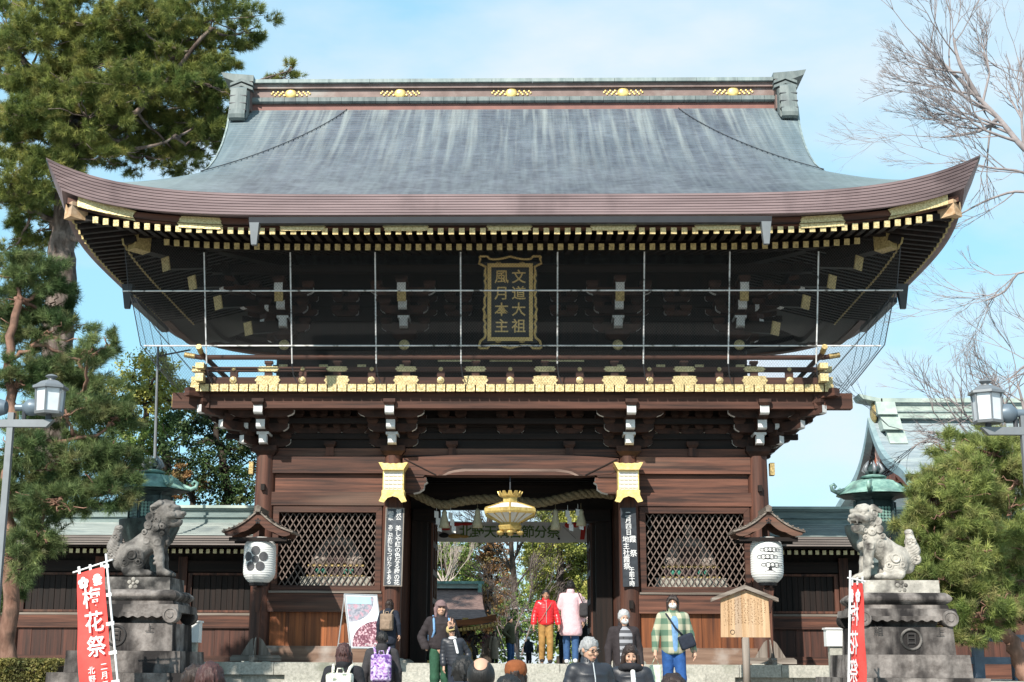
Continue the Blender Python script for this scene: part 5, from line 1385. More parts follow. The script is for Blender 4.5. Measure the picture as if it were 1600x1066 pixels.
# ---------------------------------------------------------------- corridors either side of the gate
def corridor(s, label):
    t = thing('corridor', label, 'building', (s*11,2.5,-0.32), 0, 'roofed corridors beside the gate')
    O = Vector(t.location)
    px = 200 if s < 0 else 1260
    off = 0 if s < 0 else 2.5
    Zf = lambda py, Y: at(px,py+off,Y).z-O.z
    X0, X1 = 5.95, 19.0
    xa, xb = sorted((s*X0-O.x, s*X1-O.x))
    Yw, Ye, Yr = 0, -1.25, 0.9
    def part(mb, name, m_): return mb.build(name, m_, t)
    z_eb, z_et = Zf(851,O.y+Ye), Zf(837,O.y+Ye); z_r0, z_r1 = Zf(814,O.y+Yr-0.35), Zf(791,O.y+Yr-0.2)
    # roof slope: courses
    rows = []
    nC = 12
    for c in range(nC):
        for e in (0,1):
            q = (c+e)/nC; y = Yr-0.3+(Ye-Yr+0.3)*q; z = z_r0+(z_et-z_r0)*q-0.10*math.sin(math.pi*q)+(0.015 if e else 0)
            rows.append([(xa+(xb-xa)*i/20,y,z) for i in range(21)])
    rf_ = part(MB().grid(rows), 'roof', 'corridor_roof')
    back = [[(xa,2*Yr-p[0][1],p[0][2]) , (xb,2*Yr-p[0][1],p[0][2])] for p in rows]
    MB().grid(back, flip=True).build('roof_back','corridor_roof',rf_)
    NL = 4
    for k in range(NL):
        q = k/NL; MB().box(xa,xb,Ye+0.02*k,Ye+0.5,z_et-(z_et-z_eb)*(k+1)/NL+0.004,z_et-(z_et-z_eb)*k/NL).build('eave_layer','fascia_grey',rf_)
    # ridge mouldings
    zz_ = z_r0-0.06
    for (h,hw,m_) in ((0.14,0.42,'verdigris_slate'),(0.05,0.48,'verdigris_slate'),(0.12,0.40,'verdigris_slate'),(0.05,0.46,'verdigris_slate'),(0.07,0.52,'verdigris_pale')):
        k = h*(z_r1-z_r0+0.06)/0.43
        MB().box(xa,xb,Yr-hw,Yr+hw,zz_,zz_+k-0.003).build('ridge_moulding',m_,rf_); zz_ += k
    # eave rafters with pale ends
    ze = Zf(861,O.y-0.95); n = int((xb-xa)/0.165)
    rm = MB().obox((0,0.95,0.28),(0,0,0),0.075,0.085).mesh('rafter','dark_wood_y'); cm_ = MB().box(-0.043,0.043,-0.012,0.01,-0.05,0.05).mesh('rafter_cap','gold_pale')
    for i in range(min(n,70)):
        x = (xb-0.3-i*0.165) if s < 0 else (xa+0.3+i*0.165)
        r_ = ob('rafter',rm,t,(x,-0.95,ze)); ob('rafter_cap',cm_,r_)
    MB().box(xa,xb,-1.1,0.3,ze+0.09,ze+0.12).build('soffit','dark_wood_x',t)
    # wall: posts, crest board, framed panels with battens, rail, lower planks, sill
    Z = lambda py: Zf(py,O.y-0.05)
    part(MB().box(xa,xb,0.0,0.06,0,ze+0.3),'wall','dark_wood_z')
    part(MB().box(xa,xb,-0.10,-0.001,Z(893),Z(876)),'crest_board','dark_wood_x')
    part(MB().box(xa,xb,-0.12,-0.001,Z(981),Z(961)),'rail','wood_x')
    part(MB().box(xa,xb,-0.13,-0.002,Z(961),Z(957.5)),'rail_lip','grey_wood_x')
    part(MB().box(xa,xb,-0.16,-0.001,0.0,Z(1024)),'sill','wood_x')
    pitch = 2.05; k = 0
    x = s*X0-O.x+s*0.02
    while abs(x-(s*X0-O.x)) < abs(X1-X0)-0.3 and k < 6:
        x1 = x+s*pitch; a, b = sorted((x,x1))
        part(MB().box(x1-0.11,x1+0.11,-0.14,-0.0015,0,Z(870)),'post','wood_z')
        a += 0.13; b -= 0.13
        fr = MB()
        for (u0,u1,v0,v1) in ((a,a+0.10,Z(956),Z(895)),(b-0.10,b,Z(956),Z(895)),(a+0.10,b-0.10,Z(898.5),Z(895)),(a+0.10,b-0.10,Z(956.5),Z(953))): fr.box(u0,u1,-0.09,-0.002,v0,v1)
        p_ = part(fr,'panel_frame','wood_z')
        nb2 = 11
        for j in range(nb2):
            xx = a+0.13+(b-a-0.26)*(j+0.5)/nb2; MB().box(xx-(b-a-0.26)/nb2*0.46,xx+(b-a-0.26)/nb2*0.46,-0.045+0.012*(j%2),-0.003,Z(953),Z(898.5)).build('batten','dark_wood_z',p_)
        ws = np.linspace(a-0.02,b+0.02,6)
        for u0,u1 in zip(ws,ws[1:]): part(MB().box(u0+0.004,u1-0.004,-0.05-0.01*random.random(),-0.003,Z(1024),Z(981)),'plank','plank_red')
        cr_ = MB(); cr_.lathe([(0.062,0),(0.055,0.015),(0.02,0.02)],14); cr_.xform(Matrix.Translation((x1,-0.101,Z(884))) @ Matrix.Rotation(R(90),4,'X')); part(cr_,'gold_crest','gold')
        x = x1; k += 1
mat('corridor_roof', (0.20,0.235,0.23), (0.33,0.365,0.345), 0.6, scale=2.2, stretch=(0.5,3,3), c3=(0.15,0.18,0.19), s3=1.2, bump=0.1)
mat('verdigris_slate', (0.12,0.165,0.165), (0.225,0.28,0.265), 0.6, scale=2.2, stretch=(0.6,3,3))
mat('fascia_grey', (0.12,0.10,0.092), (0.20,0.17,0.155), 0.65, scale=1.6, stretch=(0.3,2,2))
mat('gold_pale', (0.42,0.34,0.18), (0.62,0.52,0.30), 0.5, 0.2, scale=16)
mat('plank_red', (0.026,0.012,0.009), (0.085,0.030,0.019), 0.65, scale=1.5, stretch=(7,7,0.35), bump=0.2, var=0.25)
corridor(-1,'dark wooden corridor with grey copper roof left of the gate')
corridor(1,'dark wooden corridor with grey copper roof right of the gate')
# ---------------------------------------------------------------- guardian figures on their daises behind the lattices
mat('robe_grey', (0.16,0.14,0.125), (0.34,0.30,0.27), 0.8, scale=9)
plain('robe_dark', (0.05,0.03,0.03), 0.7)
plain('jade', (0.05,0.24,0.17), 0.4)
for s,label in ((-1,'seated guardian figure on a white dais behind the left lattice'),(1,'seated guardian figure on a white dais behind the right lattice')):
    t = thing('guardian_figure', label, 'statue', (s*4.12+0.05,1.2,0.30), 0, 'guardian figures behind the lattices')
    MB().box(-0.82,0.82,-0.42,0.5,1.28,1.62).build('dais','granite',t)
    MB().box(-0.9,0.9,-0.45,0.55,0,1.28).build('plinth','dark_wood_x',t)
    MB().box(-0.68,0.68,-0.36,0.45,1.62,1.66).build('dais_top','gold_aged',t)
    MB().box(-0.66,0.66,-0.34,0.42,1.86,1.90).build('mat_edge','gold_aged',t)
    for x in (-0.42,-0.28,0.22,0.36): MB().ell((x,-0.36,1.75),(0.06,0.03,0.065),10,8).build('jewel','jade',t,True)
    MB().box(-0.6,0.6,-0.3,0.4,1.661,1.859).build('seat','robe_dark',t)
    pr = [El((0,0.05,2.25),(0.26,0.22,0.36)),Cp((-0.24,0.02,2.45),(-0.5,-0.12,2.08),0.13,0.10),Cp((0.24,0.02,2.45),(0.5,-0.12,2.08),0.13,0.10),Cp((-0.18,0,2.0),(-0.5,-0.2,1.98),0.13,0.11),Cp((0.18,0,2.0),(0.5,-0.2,1.98),0.13,0.11),El((-0.36,-0.12,2.12),(0.16,0.1,0.2)),El((0.36,-0.12,2.12),(0.16,0.1,0.2))]
    sculpt_ob('robe',pr,0.035,'robe_grey',t,0.08)
    sculpt_ob('head',[El((0,-0.02,2.78),(0.12,0.13,0.16)),Cp((0,0.02,2.6),(0,0.02,2.7),0.07)],0.025,'statue_pale',t,0.03)
    MB().lathe([(0.13,2.86),(0.12,2.95),(0.07,3.06),(0.02,3.08)],12,(0,0,0)).build('cap','lacquer_black',t)
    MB().box(-0.22,0.22,-0.22,-0.18,1.95,2.35).build('breastplate','robe_dark',t)
# ---------------------------------------------------------------- stone lions on pedestals
def lion_prims(open_mouth, head_turn):
    P = []; A = P.append
    def both(f):
        for s in (-1,1): f(s)
    # trunk: rump, loin, deep chest
    A(El((-0.20,0,0.34),(0.27,0.23,0.28))); A(Cp((-0.16,0,0.40),(0.16,0,0.66),0.22,0.21)); A(El((0.24,0,0.66),(0.18,0.20,0.25)))
    # hind legs: folded thigh, hock and paw
    def hind(s):
        A(El((-0.14,s*0.19,0.28),(0.21,0.10,0.24),rotm('Y',20))); A(Cp((0.02,s*0.22,0.16),(-0.22,s*0.23,0.09),0.075,0.07)); A(Cp((-0.18,s*0.23,0.055),(0.16,s*0.23,0.05),0.065,0.06)); 
        for q in (-0.045,0,0.045): A(El((0.19,s*0.23+q,0.045),(0.055,0.03,0.045),k=0.008))
    both(hind)
    # forelegs
    def fore(s):
        A(Cp((0.28,s*0.145,0.62),(0.34,s*0.15,0.32),0.105,0.080)); A(Cp((0.34,s*0.15,0.32),(0.37,s*0.15,0.08),0.076,0.070)); A(El((0.42,s*0.15,0.06),(0.115,0.085,0.065)))
        for q in (-0.06,0,0.06): A(El((0.50,s*0.15+q,0.045),(0.055,0.034,0.048),k=0.008))
        for z in (0.22,0.30,0.38): A(El((0.265,s*0.15,z),(0.035,0.05,0.035),k=0.01))
    both(fore)
    # neck and mane
    A(Cp((0.20,0,0.72),(0.28,0,0.98),0.215,0.20))
    B = len(P)
    # head (built facing +x at the neck top, turned afterwards)
    hx, hz = 0.34, 1.09
    H = []
    H.append(El((hx,0,hz),(0.20,0.185,0.19))); H.append(El((hx+0.17,0,hz-0.035),(0.125,0.125,0.085))); H.append(El((hx+0.13,0,hz+0.075),(0.10,0.15,0.055)))
    if open_mouth:
        H.append(Cp((hx+0.05,0,hz-0.17),(hx+0.22,0,hz-0.175),0.085,0.07)); H.append(El((hx+0.22,0,hz-0.105),(0.13,0.085,0.035),neg=True,k=0.01))
        for s in (-1,1): H.append(Cp((hx+0.25,s*0.06,hz-0.075),(hx+0.25,s*0.06,hz-0.115),0.018,0.010,k=0.004))
        H.append(El((hx+0.14,0,hz-0.115),(0.10,0.06,0.022),k=0.006))
    else:
        H.append(Cp((hx+0.05,0,hz-0.13),(hx+0.20,0,hz-0.125),0.085,0.075)); H.append(El((hx+0.26,0,hz-0.088),(0.10,0.13,0.010),neg=True,k=0.006))
    H.append(El((hx+0.285,0,hz-0.005),(0.038,0.07,0.035),k=0.012))
    for s in (-1,1):
        H.append(El((hx+0.275,s*0.045,hz-0.015),(0.025,0.028,0.022),k=0.006))
        H.append(El((hx+0.155,s*0.095,hz+0.038),(0.035,0.042,0.032),k=0.006)); H.append(Cp((hx+0.19,s*0.03,hz+0.085),(hx+0.12,s*0.145,hz+0.10),0.034,0.028,k=0.01))
        H.append(El((hx+0.14,s*0.13,hz-0.04),(0.08,0.045,0.05),k=0.02))
        H.append(Cp((hx-0.03,s*0.14,hz+0.13),(hx-0.12,s*0.20,hz+0.08),0.055,0.035,k=0.015))
    for k in range(5): H.append(El((hx-0.10+0.05*k,0,hz+0.175-0.01*abs(k-2)),(0.05,0.06,0.03),k=0.01))
    a = R(head_turn); c, s_ = math.cos(a), math.sin(a)
    Rm = np.array(((c,-s_,0),(s_,c,0),(0,0,1))); piv = np.array((hx-0.10,0,hz))
    hs = 1.20; off_ = np.array((0.0,0,0.015))
    for p in H:
        q = list(p); q[1] = piv+off_+Rm@(p[1]-piv)*hs
        if p[0] == 'c': q[2] = piv+off_+Rm@(p[2]-piv)*hs; q[3] = p[3]*hs; q[4] = p[4]*hs
        elif p[0] == 'e': q[2] = p[2]*hs; q[3] = Rm@(p[3] if p[3] is not None else np.eye(3))
        P.append(tuple(q))
    # mane curls round head and neck: rolled rings
    for s in (-1,1):
        for (x,y,z,r_) in ((0.20,0.19,1.16,0.062),(0.14,0.20,1.02,0.07),(0.26,0.205,0.98,0.06),(0.12,0.21,0.88,0.066),(0.25,0.21,0.84,0.062),(0.36,0.185,0.86,0.055),(0.36,0.17,0.74,0.05),(0.06,0.20,0.76,0.055)):
            A(Tr((x,s*y,z),(0.15,1,0.1),r_*0.72,r_*0.40,k=0.006)); A(El((x,s*(y+0.005),z),(r_*0.30,r_*0.4,r_*0.30),k=0.004))
        for (x,y,z,r_) in ((-0.12,0.285,0.36,0.085),(-0.24,0.27,0.24,0.06),(0.0,0.275,0.24,0.055)):
            A(Tr((x,s*y,z),(0,1,0.1),r_*0.72,r_*0.30,k=0.006)); A(El((x,s*y,z),(r_*0.3,r_*0.3,r_*0.3),k=0.004))
    # tail: upright bushy flame of locks
    for (a_,b_,r1,r2) in (((-0.40,0,0.22),(-0.50,0,0.52),0.11,0.13),((-0.50,0,0.52),(-0.46,0,0.80),0.13,0.07)): A(Cp(a_,b_,r1,r2))
    for s in (-1,1):
        for (x,z,r_) in ((-0.52,0.36,0.095),(-0.50,0.52,0.10),(-0.47,0.67,0.08)): A(Tr((x,s*0.09,z),(0.1,1,0),r_*0.70,r_*0.36,k=0.006)); A(El((x,s*0.10,z),(r_*0.3,r_*0.3,r_*0.3),k=0.004))
    A(El((-0.45,0,0.84),(0.075,0.09,0.06),k=0.015))
    A(El((0.43,0,0.62),(0.05,0.10,0.10),k=0.02)); 
    return P
CURLS = [(0.20,0.19,1.16,0.085),(0.14,0.20,1.02,0.095),(0.26,0.205,0.98,0.08),(0.12,0.21,0.88,0.09),(0.25,0.21,0.84,0.085),(0.36,0.185,0.86,0.075),(0.36,0.17,0.74,0.07),(0.06,0.20,0.76,0.08),(-0.12,0.285,0.36,0.13),(-0.24,0.27,0.24,0.09),(0.0,0.275,0.24,0.085),(0.10,0.15,0.62,0.08),(0.30,0.18,0.58,0.08),(0.10,0.06,1.12,0.09),(0.06,0.06,0.96,0.09)]
def lion(px0, px1, py0, py1, face, Y, label, open_mouth, turn, m_):
    a, b = at(px0,py1,Y), at(px1,py0,Y)
    H = b.z-a.z; sc = H/1.36
    t = thing('stone_lion', label, 'statue', ((a.x+b.x)/2+face*0.02,Y,a.z), 0, 'stone guardian lions')
    def carve(D, X):
        # rolled locks: rings cut round each curl, ribs along the tail and brisket
        best = np.full(D.shape, 9.0); rad_ = np.zeros(D.shape)
        for (cx,cy,cz,rr) in CURLS:
            d_ = np.sqrt((X[...,0]-cx)**2+(np.abs(X[...,1])-cy)**2*0.5+(X[...,2]-cz)**2)/rr
            m__ = d_ < best; best = np.where(m__, d_, best); rad_ = np.where(m__, rr, rad_)
        w_ = np.clip(1.35-best,0,1)
        g1 = np.sin(best*rad_*2*math.pi/0.042)*0.0075*np.minimum(w_*3,1)
        chest = np.exp(-((X[...,0]-0.42)/0.14)**2-((X[...,2]-0.72)/0.16)**2); g2 = np.sin(X[...,1]*2*math.pi/0.05+X[...,2]*12)*0.006*chest
        tail = np.clip((-0.34-X[...,0])*12,0,1)*np.clip((X[...,2]-0.15)*8,0,1); g3 = np.sin((X[...,2]*1.2+np.abs(X[...,1])*1.6+X[...,0]*0.8)*2*math.pi/0.06)*0.007*tail
        return D+g1*(1-tail)+g2+g3
    o = sculpt_ob('body', lion_prims(open_mouth,turn), 0.0115, m_, t, 0.035, clip=carve)
    o.scale = (face*sc*0.97,sc,sc) if False else (sc,sc,sc)
    o.rotation_euler = (0,0,0 if face > 0 else math.pi)
    return t
Yl = -9.0
# ---------------------------------------------------------------- pedestals
def pedestal(s, label):
    """front-face pixel columns give widths; all tiers centred on one axis"""
    if s < 0: cxp, yz = 218.0, dict(t0=901,t1=921,t2=944,t3=974,t4=1017,t5=1051)
    else: cxp, yz = 1399.0, dict(t0=906,t1=926,t2=951,t3=980,t4=1023,t5=1059)
    Yf = Yl-0.6
    c = at(cxp,960,Yl); t = thing('lion_pedestal', label, 'pedestal', (c.x,Yl,-0.75), 0, 'tiered stone pedestals of the lions')
    Z = lambda k: at(cxp,yz[k],Yf).z+0.75
    def tier(hw, hd, za, zb, name, m_='old_stone', bev=0.02):
        MB().hexa([(-hw,-hd,za),(hw,-hd,za),(hw,hd,za),(-hw,hd,za),(-hw+bev,-hd+bev,zb),(hw-bev,-hd+bev,zb),(hw-bev,hd-bev,zb),(-hw+bev,hd-bev,zb)]).build(name,m_,t)
    z0,z1,z2,z3,z4,z5 = [Z(k) for k in ('t0','t1','t2','t3','t4','t5')]
    tier(0.60,0.50,z1+0.002,z0,'plinth','statue_pale' if s > 0 else 'statue_stone',0.008)
    # rounded cushion moulding
    def roundtier(hw,hd,za,zb,bul,name):
        rows = []
        for i in range(9):
            q = i/8; e = bul*math.sin(math.pi*q); z = za+(zb-za)*q
            rows.append([(-hw-e,-hd-e,z),(hw+e,-hd-e,z),(hw+e,hd+e,z),(-hw-e,hd+e,z),(-hw-e,-hd-e,z)])
        m = MB().grid(rows); m.add(rows[-1][:4],[(0,1,2,3)]); m.add(rows[0][:4],[(3,2,1,0)]); m.build(name,'old_stone',t)
    zm = z2+(z1-z2)*0.25
    roundtier(0.66,0.56,zm,z1,0.085,'moulding'); tier(0.70,0.60,z2,zm-0.003,'moulding')
    # altar table with scalloped apron and scroll feet
    tier(0.80,0.68,z2-(z2-z3)*0.42,z2-0.003,'table_top',bev=0.015)
    ap = []
    for i in range(41):
        u = -1+2*i/40; ap.append((0.62*u, z2-(z2-z3)*(0.62+0.10*math.cos(u*math.pi*4)**2)))
    for y in (-0.70,0.66): MB().prism([(-0.62,z2-(z2-z3)*0.42),(0.62,z2-(z2-z3)*0.42)]+ap[::-1],'y',y,y+0.05).build('apron','old_stone',t)
    for sx in (-1,1):
        for sy in (-1,1):
            MB().tube([(sx*0.72-0.17,sy*0.66,z3+0.15),(sx*0.72+0.17,sy*0.66,z3+0.15)],0.15,14).build('scroll_foot','old_stone',t) if False else None
            m = MB(); m.lathe([(0.125,-0.13),(0.13,-0.10),(0.13,0.11),(0.12,0.13),(0.095,0.132),(0.09,0.118),(0.055,0.118),(0.045,0.134)],18); m.xform(Matrix.Translation((sx*0.68,sy*0.60,z3+0.13)) @ Matrix.Rotation(R(90 if sy < 0 else -90),4,'X')); m.build('scroll_foot','old_stone',t,50)
    tier(0.52,0.45,z3-0.02,z2-(z2-z3)*0.5,'inner_block')
    tier(0.735,0.70,z4,z3,'emblem_block')
    tier(0.92,0.88,z5,z4-0.003,'tier')
    tier(1.14,1.10,0.0,z5-0.003,'tier')
    # emblem ring and carved characters
    ex_ = (0.05 if s > 0 else -0.18)
    d = MB(); d.tube([(ex_+0.155*math.cos(a),-0.695,(z3+z4)/2+0.02+0.155*math.sin(a)) for a in [2*math.pi*i/28 for i in range(29)]],0.022,6,False); d.build('emblem_ring','ink_stone' if s < 0 else 'statue_stone',t,True)
    vtext('carved_character','日',0.20,0.20,'ink_stone',t,ex_,-0.712,(z3+z4)/2+0.12,0.012)
    vtext('carved_character','上',0.14,0.14,'ink_stone',t,0.50 if s > 0 else 0.36,-0.712,(z3+z4)/2+0.20,0.006)
    if s > 0: vtext('carved_character','組',0.15,0.15,'ink_stone',t,-0.46,-0.712,(z3+z4)/2+0.22,0.006)
    # plum crest on the plinth
    m = MB()
    for (x,z,r_) in crest_plum(0.085): m.ell((x*1.0,-0.50,(z0+z1)/2+z),(r_*0.95,0.012,r_*0.95),10,6)
    m.build('plum_crest','statue_pale',t)
    return t
pedestal(-1,'dark weathered tiered stone pedestal under the left lion'); pedestal(1,'weathered tiered stone pedestal under the right lion')
lion(165,280,780,901,1,Yl,'grey stone lion with closed mouth on the left pedestal, facing right',False,-8,'statue_stone')
lion(1321,1444,787,906,-1,Yl,'pale stone lion with open mouth on the right pedestal, facing left',True,38,'statue_pale')
# white box beside each pedestal
for px,py0,py1,lab in ((1304,984,1010,'small white box behind the right lion pedestal'),(300,973,1004,'small white box behind the left lion pedestal')):
    a, b = at(px-14,py1,-7.2), at(px+14,py0,-7.2)
    t = thing('utility_box', lab, 'box', ((a.x+b.x)/2,-7.2,-0.75), 0, 'white utility boxes by the pedestals')
    h = b.z+0.75; MB().box(-(b.x-a.x)/2,(b.x-a.x)/2,-0.12,0.12,a.z+0.75,h).build('case','paper',t); MB().box(-(b.x-a.x)/3,(b.x-a.x)/3,-0.08,0.08,0,a.z+0.75).build('stand','granite',t); MB().box(-(b.x-a.x)/2-0.02,(b.x-a.x)/2+0.02,-0.14,0.14,h,h+0.03).build('lid','paper',t)
# ---------------------------------------------------------------- bronze lanterns behind the lions
def bronze_lantern(px, dpy, label):
    Y = -4.6; c = at(px,770+dpy,Y); t = thing('bronze_lantern', label, 'lantern', (c.x,Y,-0.75), R(10), 'green bronze lanterns behind the lions')
    Z = lambda py: at(px,py+dpy,Y).z+0.75
    MB().lathe([(0.85,0),(0.80,0.35),(0.62,0.40),(0.60,0.75)],6).build('stone_base','old_stone',t)
    MB().lathe([(0.50,0.75),(0.42,0.95),(0.24,1.10),(0.20,Z(850)-0.5),(0.26,Z(850)-0.35),(0.22,Z(850)-0.25),(0.46,Z(850)-0.05),(0.58,Z(830)-0.02),(0.60,Z(820))],18).build('shaft','bronze_dark',t,40)
    zb, zt = Z(818), Z(782)
    MB().lathe([(0.40,zb),(0.40,zt)],6).build('fire_box','bronze_dark',t)
    for k in range(6):
        a = k*math.pi/3+math.pi/6
        w_ = thing('x','','') if False else None
        m = MB()
        for i in range(5):
            for j in range(5):
                m.lathe([(0.026,0),(0.030,0.012),(0.018,0.014)],8,(-0.13+0.065*i,-0.12+0.06*j,0))
        m.xform(Matrix.Rotation(a,4,'Z') @ Matrix.Translation((0.35,0,(zb+zt)/2-0.05)) @ Matrix.Rotation(R(90),4,'Y') @ Matrix.Rotation(R(90),4,'Z'))
        o = m.build('openwork_panel','bronze_green',t); o['kind'] = 'stuff'
        MB().tube([(0.41*math.cos(a+math.pi/6),0.41*math.sin(a+math.pi/6),zb),(0.41*math.cos(a+math.pi/6),0.41*math.sin(a+math.pi/6),zt)],0.03,6).build('corner_post','bronze_dark',t)
    MB().lathe([(0.38,zt),(0.46,zt+0.06),(0.66,zt+0.10),(0.74,Z(774)),(0.72,Z(772))],6,a0=0).build('eave','bronze_dark',t)
    rows = [(0.735,Z(772.5)),(0.66,Z(768)),(0.58,Z(763)),(0.50,Z(756)),(0.36,Z(750)),(0.20,Z(748)),(0.18,Z(746))]
    MB().lathe(rows,24).build('roof','bronze_green',t,50)
    for k in range(6):
        a = k*math.pi/3
        pts = [(0.60,Z(765)),(0.76,Z(769.5)),(0.86,Z(766)),(0.88,Z(759)),(0.82,Z(756.5)),(0.78,Z(760)),(0.81,Z(763))]
        P3_ = [(r_*math.cos(a),r_*math.sin(a),z) for r_,z in pts]
        MB().tube(P3_,[0.05,0.045,0.04,0.035,0.03,0.028,0.02],7).build('scroll','bronze_green',t,True)
        P3_ = [(r_*math.cos(a),r_*math.sin(a),z) for r_,z in ((0.20,Z(749)),(0.45,Z(754)),(0.60,Z(764)))]
        MB().tube(P3_,0.03,6).build('roof_rib','bronze_green',t,True)
    MB().lathe([(0.24,Z(746)),(0.26,Z(744)),(0.20,Z(741.5)),(0.12,Z(740))],16).build('neck','bronze_green',t,40)
    # flaming jewel
    MB().lathe([(0.05,Z(740)),(0.15,Z(736)),(0.15,Z(731)),(0.06,Z(725)),(0.01,Z(722))],14).build('jewel','bronze_dark',t,40)
    for k in range(6):
        a = k*math.pi/3+0.3; c_, s_ = math.cos(a), math.sin(a)
        MB().tube([(0.12*c_,0.12*s_,Z(739)),(0.20*c_,0.20*s_,Z(733)),(0.15*c_,0.15*s_,Z(726)),(0.10*c_,0.10*s_,Z(719))],[0.03,0.045,0.035,0.008],6).build('flame','metal_grey',t,True)
bronze_lantern(237,-6,'green bronze lantern with scrolled roof behind the left lion')
bronze_lantern(1366,2,'green bronze lantern with scrolled roof behind the right lion')
# ---------------------------------------------------------------- blue-grey fence and hedge
fn = thing('timber_fence', 'blue-grey painted timber fence under the right pine', 'fence', (at(1530,1060,-5.0).x,-5.0,-0.749))
o_ = Vector(fn.location)
for px in (1529,1590,1652): 
    x = at(px,1040,-5.0).x-o_.x; MB().box(x-0.09,x+0.09,-0.09,0.09,0,at(1529,1012,-5).z+0.75).build('post','fence_blue',fn)
for py,hh in ((1000,8),(1035,8)):
    a, b = at(1478,py-3,-5.0), at(1680,py+2,-5.0); hz_ = hh/160
    MB().obox((a.x-o_.x,0.0,a.z+0.75),(b.x-o_.x,0.0,a.z+0.75),0.07,0.13).build('rail','fence_blue',fn)
hd = thing('clipped_hedge', 'low clipped yellow-green hedge at the lower left corner', 'hedge', (at(40,1050,-7).x,-7,-0.75))
# ---------------------------------------------------------------- people
def cloth(name, c, c2=None, sc=14, rough=0.85, **k): return mat(name, c, c2 or tuple(x*0.72 for x in c), rough, scale=sc, bump=1.0, bscale=9, spec=0.2, **k)
cloth('c_black', (0.022,0.022,0.026)); cloth('c_navy', (0.022,0.027,0.042)); cloth('c_char', (0.045,0.042,0.045)); cloth('c_brownblack', (0.035,0.028,0.030))
mat('c_gloss', (0.014,0.016,0.022), (0.022,0.024,0.032), 0.46, scale=6, spec=0.5, bump=0.2, bscale=12)
mat('c_redgloss', (0.52,0.012,0.018), (0.62,0.025,0.030), 0.33, scale=6, spec=0.5, bump=0.25, bscale=12)
cloth('c_pink', (0.66,0.44,0.47), (0.60,0.39,0.42)); cloth('c_mustard', (0.36,0.20,0.065)); cloth('c_jeans', (0.045,0.10,0.22)); cloth('c_bluejeans', (0.025,0.085,0.26))
cloth('c_green', (0.030,0.085,0.050)); cloth('c_olive', (0.095,0.085,0.045)); cloth('c_beige', (0.36,0.27,0.19)); cloth('c_tan', (0.26,0.19,0.14)); cloth('c_skyblue', (0.17,0.32,0.54)); cloth('c_white', (0.72,0.72,0.72))
cloth('c_hat', (0.19,0.125,0.125)); cloth('c_cap', (0.52,0.41,0.19)); cloth('c_brownhat', (0.23,0.075,0.028)); cloth('c_yellowish', (0.55,0.48,0.25)); cloth('c_grey', (0.20,0.20,0.21)); cloth('banner_pale', (0.60,0.72,0.55))
mat('c_floral', (0.27,0.12,0.36), (0.48,0.42,0.56), 0.8, scale=26, lo=0.42, hi=0.56, c3=(0.10,0.04,0.20), s3=19, lo3=0.54, hi3=0.60)
mat('c_patch', (0.60,0.56,0.44), (0.74,0.71,0.62), 0.8, scale=20, lo=0.42, hi=0.56, c3=(0.16,0.20,0.16), s3=17, lo3=0.54, hi3=0.62)
mat('hair_black', (0.006,0.0055,0.0055), (0.016,0.014,0.013), 0.5, scale=20, stretch=(6,6,0.7), bump=0.4, spec=0.4)
mat('hair_brown', (0.012,0.0065,0.005), (0.034,0.018,0.013), 0.5, scale=20, stretch=(6,6,0.7), bump=0.4, spec=0.4)
mat('hair_red', (0.030,0.012,0.011), (0.075,0.030,0.027), 0.5, scale=20, stretch=(6,6,0.7), bump=0.4, spec=0.4)
mat('hair_grey', (0.17,0.17,0.175), (0.36,0.36,0.36), 0.6, scale=20, stretch=(6,6,0.7), bump=0.4, spec=0.3)
mat('hair_white', (0.27,0.27,0.275), (0.45,0.45,0.45), 0.6, scale=20, stretch=(6,6,0.7), bump=0.4, spec=0.3)
def checkmat():
    m, N, L, P = _nt('c_plaid'); P.inputs['Roughness'].default_value = 0.9
    tc = N.new('ShaderNodeTexCoord'); sp = N.new('ShaderNodeSeparateXYZ'); L.new(tc.outputs['Object'], sp.inputs[0])
    def M(op,a,b=None):
        n = N.new('ShaderNodeMath'); n.operation = op
        for i,s in enumerate((a,b)):
            if s is None: continue
            if isinstance(s,(int,float)): n.inputs[i].default_value = s
            else: L.new(s,n.inputs[i])
        return n.outputs[0]
    x = M('GREATER_THAN', M('FRACT', M('DIVIDE', M('ADD',sp.outputs[0],M('MULTIPLY',sp.outputs[1],0.4)), 0.15)), 0.5)
    z = M('GREATER_THAN', M('FRACT', M('DIVIDE', sp.outputs[2], 0.17)), 0.5)
    f = M('MULTIPLY', M('ADD', x, z), 0.5)
    r = N.new('ShaderNodeValToRGB'); r.color_ramp.interpolation = 'CONSTANT'; e = r.color_ramp.elements
    e[0].color = (0.40,0.38,0.28,1); e[1].position = 0.75; e[1].color = (0.070,0.135,0.090,1); k = e.new(0.3); k.color = (0.20,0.24,0.165,1)
    L.new(f, r.inputs[0]); L.new(r.outputs[0], P.inputs['Base Color'])
checkmat()
def stripemat():
    m, N, L, P = _nt('c_stripe'); P.inputs['Roughness'].default_value = 0.9
    tc = N.new('ShaderNodeTexCoord'); w = N.new('ShaderNodeTexWave'); w.bands_direction = 'Z'; w.inputs['Scale'].default_value = 3.2; w.inputs['Distortion'].default_value = 0.6
    L.new(tc.outputs['Object'], w.inputs[0]); r = N.new('ShaderNodeValToRGB'); r.color_ramp.elements[0].position = 0.45; r.color_ramp.elements[1].position = 0.55
    r.color_ramp.elements[0].color = (0.055,0.055,0.062,1); r.color_ramp.elements[1].color = (0.27,0.27,0.29,1); L.new(w.outputs[0], r.inputs[0]); L.new(r.outputs[0], P.inputs['Base Color'])
stripemat()
